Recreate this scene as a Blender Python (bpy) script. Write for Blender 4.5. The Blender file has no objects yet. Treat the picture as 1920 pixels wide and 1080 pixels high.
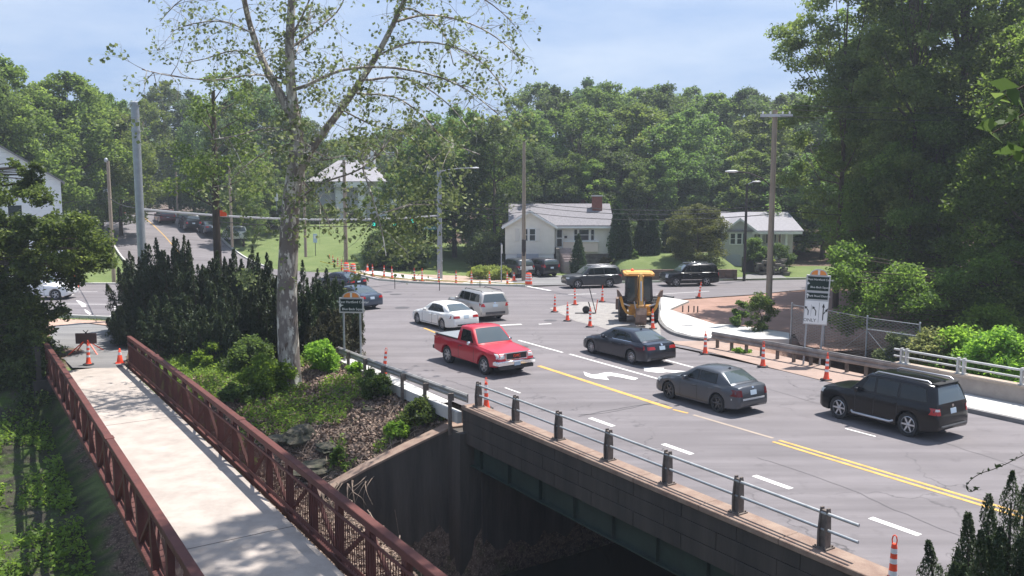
import bpy, bmesh, math, random
import numpy as np
from mathutils import Vector, Matrix
from mathutils.bvhtree import BVHTree
R = math.radians
SC = bpy.context.scene
COL = SC.collection
# ---------------------------------------------------------------- camera
CAM_H, F, PH = 7.7, 1600.0, math.atan(180/1600)
cd = bpy.data.cameras.new("camera"); cam = bpy.data.objects.new("camera", cd); COL.objects.link(cam)
cam.location = (0, 0, CAM_H); cam.rotation_euler = (R(90)-PH, 0, 0)
cd.sensor_width = 36; cd.lens = 36*F/1920; cd.clip_end = 3000; cd.clip_start = .1
SC.camera = cam
# ---------------------------------------------------------------- sky, sun, exposure
SUN_EL = R(68); SUN_AZ = math.atan2(.80, .60)      # azimuth measured from +Y towards +X
sv = Vector((math.cos(SUN_EL)*math.sin(SUN_AZ), math.cos(SUN_EL)*math.cos(SUN_AZ), math.sin(SUN_EL)))
w = bpy.data.worlds.new("World"); SC.world = w; w.use_nodes = True
nt = w.node_tree; bg = nt.nodes['Background']
sky = nt.nodes.new('ShaderNodeTexSky'); sky.sky_type = 'NISHITA'; sky.sun_disc = False
sky.sun_elevation = SUN_EL; sky.sun_rotation = SUN_AZ; sky.altitude = 50
sky.air_density = 1.25; sky.dust_density = 1.6; sky.ozone_density = 1.6
tc = nt.nodes.new('ShaderNodeTexCoord'); mp = nt.nodes.new('ShaderNodeMapping'); mp.inputs['Scale'].default_value = (1.2, 1.2, 5)
ns = nt.nodes.new('ShaderNodeTexNoise'); ns.inputs['Scale'].default_value = 2.2; ns.inputs['Detail'].default_value = 6; ns.inputs['Roughness'].default_value = .6
rp = nt.nodes.new('ShaderNodeMapRange'); rp.inputs[1].default_value = .36; rp.inputs[2].default_value = .66; rp.inputs[3].default_value = 0; rp.inputs[4].default_value = 1.0
rc = nt.nodes.new('ShaderNodeMix'); rc.data_type = 'RGBA'; rc.inputs[6].default_value = (1.9, 2.75, 4.5, 1); rc.inputs[7].default_value = (3.5, 4.1, 5.2, 1)
nt.links.new(rp.outputs[0], rc.inputs[0])
mx = nt.nodes.new('ShaderNodeMix'); mx.data_type = 'RGBA'
mx.inputs[0].default_value = .85; nt.links.new(rc.outputs[2], mx.inputs[7])
nt.links.new(tc.outputs['Generated'], mp.inputs[0]); nt.links.new(mp.outputs[0], ns.inputs['Vector']); nt.links.new(ns.outputs[0], rp.inputs[0])
nt.links.new(sky.outputs[0], mx.inputs[6]); nt.links.new(mx.outputs[2], bg.inputs[0])
bg.inputs[1].default_value = .108
sl = bpy.data.lights.new("sun", 'SUN'); sl.energy = 5.0; sl.angle = R(.55); sl.color = (1, .955, .90)
so = bpy.data.objects.new("sun", sl); COL.objects.link(so); so.rotation_euler = sv.to_track_quat('Z', 'Y').to_euler(); so.location = (0, 0, 60)
SC.view_settings.view_transform = 'Standard'; SC.view_settings.look = 'None'
SC.view_settings.exposure = .80; SC.view_settings.gamma = 1
SC.cycles.max_bounces = 6; SC.cycles.diffuse_bounces = 3; SC.cycles.glossy_bounces = 3; SC.cycles.transmission_bounces = 4; SC.cycles.transparent_max_bounces = 6
SC.cycles.use_denoising = True
SC.cycles.sample_clamp_indirect = 4
# ---------------------------------------------------------------- measuring: a pixel of the 1920x1080 photo -> a place
def ray(u, v):
    a = (u-960)/F; b = (540-v)/F
    return Vector((a, math.cos(PH)+b*math.sin(PH), -math.sin(PH)+b*math.cos(PH)))
def P(u, v, z=0.0):
    d = ray(u, v); t = (CAM_H-z)/-d.z; return Vector((d.x*t, d.y*t, z))
def PY(u, v, y):
    d = ray(u, v); t = y/d.y; return Vector((d.x*t, y, CAM_H+d.z*t))
ET = Vector((-.545, .8385, 0)); ES = Vector((.8385, .545, 0))      # along the road / across it
def ST(s, t, z=0.0): return Vector((ES.x*s+ET.x*t, ES.y*s+ET.y*t, z))
ROADA = math.atan2(ET.y, ET.x)
def sstep(x, a, b):
    q = np.clip((x-a)/(b-a), 0, 1); return q*q*(3-2*q)
# ---------------------------------------------------------------- object helpers
def tag(o, label=None, cat=None, group=None, kind=None):
    if label: o['label'] = label
    if cat: o['category'] = cat
    if group: o['group'] = group
    if kind: o['kind'] = kind
    return o
def empty(name, loc, rz=0.0, label=None, cat=None, group=None):
    o = bpy.data.objects.new(name, None); COL.objects.link(o); o.empty_display_size = .3
    o.location = loc; o.rotation_euler = (0, 0, rz); return tag(o, label, cat, group)
def kids(o): return [c for c in bpy.data.objects if c.parent is o]
def copy_tree(o, loc=None, rz=None, label=None, group=None, scale=None, parent=None):
    c = o.copy(); COL.objects.link(c)
    if parent is not None: c.parent = parent
    for ch in list(o.children): copy_tree(ch, parent=c)
    if loc is not None: c.location = loc
    if rz is not None: c.rotation_euler = (0, 0, rz)
    if scale is not None: c.scale = scale if hasattr(scale, '__len__') else (scale,)*3
    if label: c['label'] = label
    if group: c['group'] = group
    return c
class MB:
    def __init__(s): s.v = []; s.f = []; s.uv = None
    def add(s, vs, fs):
        n = len(s.v); s.v.extend([tuple(p) for p in vs]); s.f.extend([tuple(i+n for i in f) for f in fs]); return s
    def box(s, c, d, rz=0.0, M=None):
        cx, cy, cz = c; hx, hy, hz = d[0]/2, d[1]/2, d[2]/2
        vs = [Vector((x, y, z)) for z in (-hz, hz) for y in (-hy, hy) for x in (-hx, hx)]
        m = M if M is not None else Matrix.Rotation(rz, 3, 'Z')
        vs = [m @ q + Vector(c) for q in vs]
        return s.add(vs, [(0, 2, 3, 1), (4, 5, 7, 6), (0, 1, 5, 4), (2, 6, 7, 3), (0, 4, 6, 2), (1, 3, 7, 5)])
    def beam(s, a, b, w, h=None, up=(0, 0, 1)):
        a = Vector(a); b = Vector(b); h = h or w; d = (b-a); L = d.length; d.normalize(); u = Vector(up)
        if abs(d.dot(u)) > .98: u = Vector((0, 1, 0)) if abs(d.y) < .9 else Vector((1, 0, 0))
        x = d.cross(u).normalized(); y = x.cross(d).normalized()
        m = Matrix((x, d, y)).transposed()
        return s.box((a+b)/2, (w, L, h), M=m)
    def tube(s, pts, rs, n=8, cap=True):
        pts = [Vector(p) for p in pts]
        if not hasattr(rs, '__len__'): rs = [rs]*len(pts)
        rings = []; prev = None
        for i, p in enumerate(pts):
            d = (pts[min(i+1, len(pts)-1)]-pts[max(i-1, 0)])
            if d.length < 1e-6: d = Vector((0, 0, 1))
            d.normalize()
            if prev is None:
                x = d.orthogonal().normalized()
            else:
                x = (prev-d*prev.dot(d)); x = x.normalized() if x.length > 1e-5 else d.orthogonal().normalized()
            prev = x; y = d.cross(x)
            rings.append([p+(x*math.cos(k*2*math.pi/n)+y*math.sin(k*2*math.pi/n))*rs[i] for k in range(n)])
        vs = [q for r_ in rings for q in r_]; fs = []
        for i in range(len(rings)-1):
            for k in range(n):
                k2 = (k+1) % n; fs.append((i*n+k, i*n+k2, (i+1)*n+k2, (i+1)*n+k))
        if cap: fs.append(tuple(range(n-1, -1, -1))); fs.append(tuple((len(rings)-1)*n+k for k in range(n)))
        return s.add(vs, fs)
    def lathe(s, prof, n=16, o=(0, 0, 0), axis='Z', cap=True):
        vs = []; fs = []
        for (r_, h) in prof:
            for k in range(n):
                c, q = math.cos(k*2*math.pi/n)*r_, math.sin(k*2*math.pi/n)*r_
                p = (c, q, h) if axis == 'Z' else ((c, h, q) if axis == 'Y' else (h, c, q))
                vs.append((p[0]+o[0], p[1]+o[1], p[2]+o[2]))
        for i in range(len(prof)-1):
            for k in range(n):
                k2 = (k+1) % n; fs.append((i*n+k, i*n+k2, (i+1)*n+k2, (i+1)*n+k))
        if cap: fs.append(tuple(range(n-1, -1, -1))); fs.append(tuple((len(prof)-1)*n+k for k in range(n)))
        return s.add(vs, fs)
    def prism(s, poly, h0, h1, plane='XY', off=(0, 0, 0)):
        n = len(poly)
        def pt(a, b, h):
            p = (a, b, h) if plane == 'XY' else ((a, h, b) if plane == 'XZ' else (h, a, b))
            return (p[0]+off[0], p[1]+off[1], p[2]+off[2])
        vs = [pt(a, b, h0) for a, b in poly]+[pt(a, b, h1) for a, b in poly]
        fs = [tuple(range(n-1, -1, -1)), tuple(range(n, 2*n))]+[(i, (i+1) % n, n+(i+1) % n, n+i) for i in range(n)]
        return s.add(vs, fs)
    def build(s, name, mat, parent=None, smooth=None, bevel=None, loc=None, rz=None):
        me = bpy.data.meshes.new(name); me.from_pydata(s.v, [], s.f); me.validate(clean_customdata=False)
        bm = bmesh.new(); bm.from_mesh(me)
        bmesh.ops.recalc_face_normals(bm, faces=bm.faces)
        if bevel:
            es = [e for e in bm.edges if len(e.link_faces) == 2 and e.calc_face_angle(0) > .6]
            bmesh.ops.bevel(bm, geom=es, offset=bevel, segments=1, affect='EDGES', clamp_overlap=True)
        bm.to_mesh(me); bm.free()
        if mat: me.materials.append(mat)
        if smooth is not None:
            me.polygons.foreach_set('use_smooth', [True]*len(me.polygons)); me.set_sharp_from_angle(angle=R(smooth))
        o = bpy.data.objects.new(name, me); COL.objects.link(o)
        if parent: o.parent = parent
        if loc is not None: o.location = loc
        if rz is not None: o.rotation_euler = (0, 0, rz)
        return o
def mesh_np(name, V, Fq, mat, parent=None, smooth=False):
    """fast mesh from numpy quads (or tris)"""
    me = bpy.data.meshes.new(name); V = np.asarray(V, np.float32); Fq = np.asarray(Fq, np.int32); k = Fq.shape[1]; n = len(Fq)
    me.vertices.add(len(V)); me.vertices.foreach_set('co', V.ravel())
    me.loops.add(n*k); me.loops.foreach_set('vertex_index', Fq.ravel())
    me.polygons.add(n); me.polygons.foreach_set('loop_start', np.arange(n, dtype=np.int32)*k)
    me.update(calc_edges=True)
    if smooth: me.polygons.foreach_set('use_smooth', [True]*n)
    if mat: me.materials.append(mat)
    o = bpy.data.objects.new(name, me); COL.objects.link(o)
    if parent: o.parent = parent
    return o
# ---------------------------------------------------------------- materials
def newmat(name):
    m = bpy.data.materials.new(name); m.use_nodes = True; return m, m.node_tree, m.node_tree.nodes['Principled BSDF']
def pbr(name, col, rough=.6, metal=0.0, var=0.0, vscale=3.0, col2=None, bump=0.0, bscale=20.0, coat=0.0, spec=.5, detail=6, obj=True, streak=False):
    m, t, b = newmat(name); b.inputs['Base Color'].default_value = (*col, 1)
    b.inputs['Roughness'].default_value = rough; b.inputs['Metallic'].default_value = metal
    b.inputs['Specular IOR Level'].default_value = spec
    if coat: b.inputs['Coat Weight'].default_value = coat; b.inputs['Coat Roughness'].default_value = .04
    if var or col2 or bump:
        g = t.nodes.new('ShaderNodeTexCoord'); co = g.outputs['Object']
        if streak:
            mp = t.nodes.new('ShaderNodeMapping'); mp.inputs['Scale'].default_value = (1, 1, .12); t.links.new(co, mp.inputs[0]); co = mp.outputs[0]
    if var or col2:
        n = t.nodes.new('ShaderNodeTexNoise'); n.inputs['Scale'].default_value = vscale; n.inputs['Detail'].default_value = detail; n.inputs['Roughness'].default_value = .65
        t.links.new(co, n.inputs['Vector'])
        mr = t.nodes.new('ShaderNodeMapRange'); mr.inputs[1].default_value = .33; mr.inputs[2].default_value = .67
        t.links.new(n.outputs[0], mr.inputs[0])
        x = t.nodes.new('ShaderNodeMix'); x.data_type = 'RGBA'
        c2 = col2 if col2 else tuple(c*(1-var) for c in col); c1 = col if col2 else tuple(min(1, c*(1+var*.7)) for c in col)
        x.inputs[6].default_value = (*c1, 1); x.inputs[7].default_value = (*c2, 1)
        t.links.new(mr.outputs[0], x.inputs[0]); t.links.new(x.outputs[2], b.inputs['Base Color'])
    if bump:
        n2 = t.nodes.new('ShaderNodeTexNoise'); n2.inputs['Scale'].default_value = bscale; n2.inputs['Detail'].default_value = 5
        t.links.new(co, n2.inputs['Vector']); bp = t.nodes.new('ShaderNodeBump'); bp.inputs['Strength'].default_value = bump; bp.inputs['Distance'].default_value = .05
        t.links.new(n2.outputs[0], bp.inputs['Height']); t.links.new(bp.outputs[0], b.inputs['Normal'])
    return m
def leafmat(name, c1, c2, c3=None, trans=.35, nscale=1.2, rough=.55):
    """foliage: colour varies leaf by leaf (attribute 'rnd') and slowly through the crown"""
    m, t, b = newmat(name); out = t.nodes['Material Output']
    at = t.nodes.new('ShaderNodeAttribute'); at.attribute_name = 'rnd'
    g = t.nodes.new('ShaderNodeTexCoord'); n = t.nodes.new('ShaderNodeTexNoise'); n.inputs['Scale'].default_value = nscale; n.inputs['Detail'].default_value = 3
    t.links.new(g.outputs['Object'], n.inputs['Vector'])
    oi = t.nodes.new('ShaderNodeObjectInfo')
    mr = t.nodes.new('ShaderNodeMapRange'); mr.inputs[1].default_value = .3; mr.inputs[2].default_value = .7
    t.links.new(n.outputs[0], mr.inputs[0])
    a1 = t.nodes.new('ShaderNodeMath'); a1.operation = 'MULTIPLY_ADD'; a1.inputs[1].default_value = .45; a1.inputs[2].default_value = 0
    t.links.new(mr.outputs[0], a1.inputs[0])
    a2 = t.nodes.new('ShaderNodeMath'); a2.operation = 'MULTIPLY_ADD'; a2.inputs[1].default_value = .55
    t.links.new(at.outputs['Fac'], a2.inputs[0]); t.links.new(a1.outputs[0], a2.inputs[2])
    rp = t.nodes.new('ShaderNodeValToRGB'); e = rp.color_ramp.elements
    e[0].color = (*c1, 1); e[0].position = .1; e[1].color = (*c2, 1); e[1].position = .75
    if c3: q = e.new(.97); q.color = (*c3, 1)
    t.links.new(a2.outputs[0], rp.inputs[0])
    hs = t.nodes.new('ShaderNodeHueSaturation')
    h1 = t.nodes.new('ShaderNodeMapRange'); h1.inputs[3].default_value = .485; h1.inputs[4].default_value = .512; t.links.new(oi.outputs['Random'], h1.inputs[0]); t.links.new(h1.outputs[0], hs.inputs['Hue'])
    h2 = t.nodes.new('ShaderNodeMapRange'); h2.inputs[3].default_value = .78; h2.inputs[4].default_value = 1.22; t.links.new(oi.outputs['Random'], h2.inputs[0]); t.links.new(h2.outputs[0], hs.inputs['Value'])
    t.links.new(rp.outputs[0], hs.inputs['Color'])
    b.inputs['Roughness'].default_value = rough; b.inputs['Specular IOR Level'].default_value = .35
    t.links.new(hs.outputs[0], b.inputs['Base Color'])
    tr = t.nodes.new('ShaderNodeBsdfTranslucent'); h3 = t.nodes.new('ShaderNodeHueSaturation'); h3.inputs['Hue'].default_value = .485; h3.inputs['Value'].default_value = 2.1
    t.links.new(hs.outputs[0], h3.inputs['Color']); t.links.new(h3.outputs[0], tr.inputs[0])
    ms = t.nodes.new('ShaderNodeMixShader'); ms.inputs[0].default_value = trans
    t.links.new(b.outputs[0], ms.inputs[1]); t.links.new(tr.outputs[0], ms.inputs[2]); t.links.new(ms.outputs[0], out.inputs[0])
    return m
def asphalt(name, c1, c2, cracks=True):
    m, t, b = newmat(name); g = t.nodes.new('ShaderNodeTexCoord'); L = t.links.new
    def noise(sc, det=6, vec=None, ro=.6):
        n = t.nodes.new('ShaderNodeTexNoise'); n.inputs['Scale'].default_value = sc; n.inputs['Detail'].default_value = det; n.inputs['Roughness'].default_value = ro
        L(vec or g.outputs['Object'], n.inputs['Vector']); return n.outputs[0]
    def rng(x, a, b_, c, d):
        r_ = t.nodes.new('ShaderNodeMapRange'); r_.inputs[1].default_value = a; r_.inputs[2].default_value = b_; r_.inputs[3].default_value = c; r_.inputs[4].default_value = d; L(x, r_.inputs[0]); return r_.outputs[0]
    def mix(f, a, c):
        x = t.nodes.new('ShaderNodeMix'); x.data_type = 'RGBA'; L(f, x.inputs[0])
        for i, q in ((6, a), (7, c)):
            if isinstance(q, tuple): x.inputs[i].default_value = (*q, 1)
            else: L(q, x.inputs[i])
        return x.outputs[2]
    mp = t.nodes.new('ShaderNodeMapping'); mp.inputs['Rotation'].default_value = (0, 0, -ROADA); mp.inputs['Scale'].default_value = (.06, .9, 1); L(g.outputs['Object'], mp.inputs[0])
    base = mix(rng(noise(.35, 5), .35, .65, 0, 1), c1, c2)
    base = mix(rng(noise(1.3, 4, mp.outputs[0]), .40, .66, 0, .85), base, tuple(c*.74 for c in c1))        # wheel tracks along the road
    base = mix(rng(noise(60, 2), .3, .7, 0, .35), base, tuple(c*.6 for c in c1))       # stone in the surface
    base = mix(rng(noise(1.6, 5), .58, .72, 0, .6), base, tuple(c*.66 for c in c1))   # oil and patches
    if cracks:
        vo = t.nodes.new('ShaderNodeTexVoronoi'); vo.feature = 'DISTANCE_TO_EDGE'; vo.inputs['Scale'].default_value = .16
        ad = t.nodes.new('ShaderNodeMix'); ad.data_type = 'VECTOR'; ad.inputs[0].default_value = .08
        nn = t.nodes.new('ShaderNodeTexNoise'); nn.inputs['Scale'].default_value = 1.1; nn.inputs['Detail'].default_value = 6; L(g.outputs['Object'], nn.inputs['Vector'])
        sc = t.nodes.new('ShaderNodeVectorMath'); sc.operation = 'MULTIPLY_ADD'; sc.inputs[1].default_value = (2.2, 2.2, 0); L(nn.outputs['Color'], sc.inputs[0]); L(g.outputs['Object'], sc.inputs[2])
        L(sc.outputs[0], vo.inputs['Vector'])
        ck = rng(vo.outputs[0], 0.0, .006, 1, 0)
        mu = t.nodes.new('ShaderNodeMath'); mu.operation = 'MULTIPLY'; L(ck, mu.inputs[0]); L(rng(noise(.22, 3), .45, .6, 0, .75), mu.inputs[1])
        base = mix(mu.outputs[0], base, (.04, .038, .04))
    L(base, b.inputs['Base Color']); b.inputs['Roughness'].default_value = .85; b.inputs['Specular IOR Level'].default_value = .3
    bp = t.nodes.new('ShaderNodeBump'); bp.inputs['Strength'].default_value = .25; bp.inputs['Distance'].default_value = .02
    L(noise(45, 3), bp.inputs['Height']); L(bp.outputs[0], b.inputs['Normal'])
    return m
M = {}
M['asphalt'] = asphalt('asphalt', (.178, .162, .168), (.212, .194, .200))
M['asphalt2'] = asphalt('old asphalt', (.20, .195, .195), (.24, .235, .23), False)
M['concrete'] = pbr('pale concrete', (.38, .33, .29), .85, var=.2, vscale=1.2, bump=.15, bscale=60)
M['walk'] = pbr('new sidewalk concrete', (.50, .485, .46), .85, var=.08, vscale=2, bump=.1, bscale=60)
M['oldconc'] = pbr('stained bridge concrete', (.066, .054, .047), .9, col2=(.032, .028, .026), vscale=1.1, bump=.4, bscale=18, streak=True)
M['cap'] = pbr('rust stained concrete cap', (.30, .22, .17), .9, col2=(.20, .13, .10), vscale=2.5, bump=.3, bscale=30)
M['white'] = pbr('white paint', (.78, .78, .76), .5, var=.05)
M['siding'] = pbr('cream siding', (.80, .74, .66), .6, var=.03)
M['siding2'] = pbr('grey white siding', (.66, .66, .69), .6, var=.04)
M['roof'] = pbr('asphalt shingles', (.20, .19, .20), .9, var=.25, vscale=6, bump=.3, bscale=12)
M['brick'] = pbr('red brick', (.26, .09, .06), .85, col2=(.17, .06, .045), vscale=5, bump=.3)
M['boulder'] = pbr('dark mossy boulder', (.10, .085, .065), .95, col2=(.045, .05, .03), vscale=4, bump=.9, bscale=9)
M['stone'] = pbr('rubble stone', (.22, .20, .17), .9, col2=(.10, .09, .08), vscale=3, bump=.8, bscale=5)
M['winglass'] = pbr('window glass', (.03, .04, .045), .08, spec=.8)
M['wood'] = pbr('weathered pole wood', (.30, .24, .18), .9, var=.25, vscale=5, bump=.4, bscale=14, streak=True)
M['darkwood'] = pbr('tarred pole wood', (.05, .04, .035), .9, var=.3, vscale=5, bump=.3, streak=True)
M['steel'] = pbr('galvanised steel', (.34, .36, .38), .5, metal=.55, var=.12, vscale=4)
M['steel2'] = pbr('dull galvanised rail', (.45, .46, .46), .5, metal=.5, var=.25, vscale=4)
M['rustpost'] = pbr('rusty painted steel', (.16, .13, .11), .8, col2=(.09, .07, .06), vscale=6, bump=.3)
M['redsteel'] = pbr('red brown painted steel', (.125, .042, .034), .7, col2=(.08, .029, .024), vscale=2.2, bump=.12, bscale=30, spec=.3)
M['green'] = pbr('green bridge girder', (.016, .036, .028), .75, col2=(.010, .022, .018), vscale=2)
M['orange'] = pbr('fluorescent orange plastic', (.90, .085, .03), .5, var=.08)
M['reflwhite'] = pbr('white reflective band', (.75, .74, .74), .4)
M['blackrub'] = pbr('black rubber', (.022, .022, .023), .8, var=.2)
M['wirem'] = pbr('black cable', (.03, .03, .03), .7)
M['bark'] = pbr('brown bark', (.10, .075, .055), .95, col2=(.055, .04, .03), vscale=6, bump=.8, bscale=10, streak=True)
M['yellowm'] = pbr('yellow machine paint', (.62, .30, .035), .45, col2=(.42, .20, .04), vscale=2.5)
M['blackm'] = pbr('black steel', (.025, .025, .027), .5)
M['signgreen'] = pbr('dark green sign', (.006, .022, .018), .6, spec=.3)
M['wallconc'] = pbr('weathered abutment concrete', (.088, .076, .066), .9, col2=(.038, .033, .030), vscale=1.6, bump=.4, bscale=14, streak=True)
M['signsilver'] = pbr('sign frame aluminium', (.5, .5, .5), .4, metal=.3)
M['signorange'] = pbr('orange sign', (.75, .26, .05), .5)
M['red'] = pbr('red lamp housing', (.7, .05, .02), .4)
M['tape'] = pbr('yellow caution tape', (.75, .60, .08), .5)
M['lawn'] = None
# ================================================================ the land
ROWS = [(-60, [(-60, -1), (0, -4), (26, -4), (40, -2), (60, 0)]),
        (-20, [(-40, -1), (-5, -5), (24, -5.5), (31, -3.6), (44, -2.6), (56, 0)]),
        (0,   [(-25, -1), (0, -6), (24, -6), (28, -3.6), (37, -3.0), (41, -1.9), (47, 0)]),
        (2.8, [(-25, -1), (0, -6), (24, -6), (28, -3.6), (38, -2.9), (41.4, -2.4), (42.5, -.42), (46, -.05), (47, 0)]),
        (6.6,   [(-20, -1), (3, -4.6), (12, -3.7), (20, -3.1), (26, -3.0), (30, -2.6), (35, -1.5), (40, -.55), (42.5, -.42), (46, -.05), (47, 0)]),
        (8.4,   [(-10, -1), (4, -4.8), (14, -3.4), (20, -2.7), (26.5, -2.5), (29, -2.1), (32, -1.2), (36, -.4), (40, -.1)]),
        (10.0,  [(-10, -1), (7, -6), (14, -4.4), (19, -2.9), (26.3, -2.35), (27, -2.2), (29, -1.7), (32, -1.0), (36, -.3), (39, 0)]),
        (10.9,  [(-10, -1), (8, -6), (18, -6), (26.15, -6), (26.6, -1.9), (29, -1.5), (32, -.8), (36, -.25)]),
        (12.7, [(-10, -1), (9, -6), (25.95, -6), (26.4, -1.2), (28, -.9), (32, -.35), (35, -.05)]),
        (14.2, [(9.5, -.3), (9.9, -6), (25.7, -6), (26.2, -.65), (28, -.4), (32, -.15), (34, 0)]),
        (15.0, [(9.5, -.3), (9.9, -6), (24.8, -6), (25.4, -.12), (30, -.12)]),
        (32.5, [(9.5, -.3), (9.9, -6), (24.8, -6), (25.4, -.1), (30, -.1)]),
        (36, [(4, -.3), (9, -6), (24, -6), (29, -.1), (31, 0)]),
        (80, [(-20, -.3), (0, -6), (20, -6), (34, -.1), (36, 0)])]
def tnoise(x, y, k=1.0, seed=0):
    r = np.random.RandomState(seed); o = 0
    for i in range(5):
        a = r.rand()*6.28; f = k*1.9**i*.35; o = o+np.sin(x*f*math.cos(a)+y*f*math.sin(a)+r.rand()*6)*np.cos(-x*f*math.sin(a)*1.1+y*f*math.cos(a)+r.rand()*6)/(1.55**i)
    return o
def hgt(x, y):
    x = np.asarray(x, float); y = np.asarray(y, float)
    s = x*ES.x+y*ES.y; t = x*ET.x+y*ET.y
    prof = [np.interp(t, [q[0] for q in r], [q[1] for q in r]) for _, r in ROWS]
    ss = [r[0] for r in ROWS]; z = prof[0]*1.0
    for i in range(len(ROWS)-1):
        f = np.clip((s-ss[i])/(ss[i+1]-ss[i]), 0, 1)
        z = np.where(s >= ss[i], prof[i]*(1-f)+prof[i+1]*f, z)
    z = z+tnoise(x, y, 2.4, 3)*.16*sstep(-z, .35, 1.4)
    # hill behind the crossing
    hl = 3.6*sstep(y, 76, 122)*sstep(-x, -22, 12)
    hr = (1.35*sstep(y, 74.8, 79.5)*sstep(x, 8.6, 10.4)*(1-sstep(x, 19.5, 22.0))*(1-sstep(y, 84, 92)) + .5*sstep(y, 76, 84)+1.6*sstep(y, 88, 112))*sstep(x, -8, 2)
    z = z+np.maximum(hl, hr)
    z = z+1.3*sstep(y, 82, 100)*sstep(-x, 28, 50)*(1-sstep(y, 130, 160))
    return z-.06
def H1(x, y): return float(hgt(x, y))
xs = np.concatenate([np.linspace(-900, -130, 14), np.linspace(-120, -46, 38), np.arange(-45, 34, .42), np.linspace(35, 120, 44), np.linspace(135, 900, 14)])
ys = np.concatenate([np.linspace(-300, -20, 10), np.linspace(-15, 9, 14), np.arange(10, 56, .42), np.arange(56.5, 130, 1.0), np.linspace(133, 220, 24), np.linspace(250, 2200, 12)])
GX, GY = np.meshgrid(xs, ys); GZ = hgt(GX, GY)
V = np.stack([GX.ravel(), GY.ravel(), GZ.ravel()], 1); nx = len(xs); ny = len(ys)
ii, jj = np.meshgrid(np.arange(nx-1), np.arange(ny-1)); a = (jj*nx+ii).ravel()
Fq = np.stack([a, a+1, a+nx+1, a+nx], 1)
def pip(x, y, poly):
    n = len(poly); c = np.zeros(x.shape, bool); j = n-1
    for i in range(n):
        xi, yi = poly[i][0], poly[i][1]; xj, yj = poly[j][0], poly[j][1]
        c ^= ((yi > y) != (yj > y)) & (x < (xj-xi)*(y-yi)/((yj-yi) if abs(yj-yi) > 1e-9 else 1e-9)+xi); j = i
    return c
ground = mesh_np('ground', V, Fq, None, smooth=True); tag(ground, kind='structure')
# what covers the soil: 0 grass, 1 dirt, 2 leaf litter, 3 gravel  (a map of materials, not of light)
X, Y = GX.ravel(), GY.ravel(); Sx = X*ES.x+Y*ES.y; Tx = X*ET.x+Y*ET.y; nzx = tnoise(X, Y, 1.5, 8)
col = np.zeros((len(X), 4)); col[:, 3] = 1
litter = (Sx > 5) & (Sx < 15.5) & (Tx > 22) & (Tx < 36+nzx*1.5)
litter |= (Sx > -30) & (Sx < 15.5) & (Tx < 48) & (nzx > -.2) & (Sx > 3.4)
darkveg = (Sx <= 3.4) & (Tx < 50)
litter |= (Sx > 14.5) & (Sx < 50) & (Tx < 27)
dirtR = (Sx > 29) & (Sx < 75) & (Tx > 20) & (Tx < 50) & (Y < 69)
dirtR |= (Sx > 34) & (X > 14) & (Y < 60)
forest = (Y > 100) & (X > -8) | (Y > 84) & (X > 9) | (Y > 150) | (X > 36)
dirtL = pip(X, Y, [tuple(P(u, v)[:2]) for u, v in ((85, 596), (235, 602), (235, 612), (150, 606), (120, 640), (60, 650), (60, 600))])
drivew = (X > 0) & (X < 8.4) & (Y > 72) & (Y < 82)
col[:, 0] = np.where(dirtR | dirtL | drivew & False, 1, 0); col[:, 1] = np.where(litter | forest, 1, 0); col[:, 2] = np.where(darkveg, 1, 0)
ca = ground.data.color_attributes.new('cover', 'FLOAT_COLOR', 'POINT'); ca.data.foreach_set('color', col.astype(np.float32).ravel())
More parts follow.
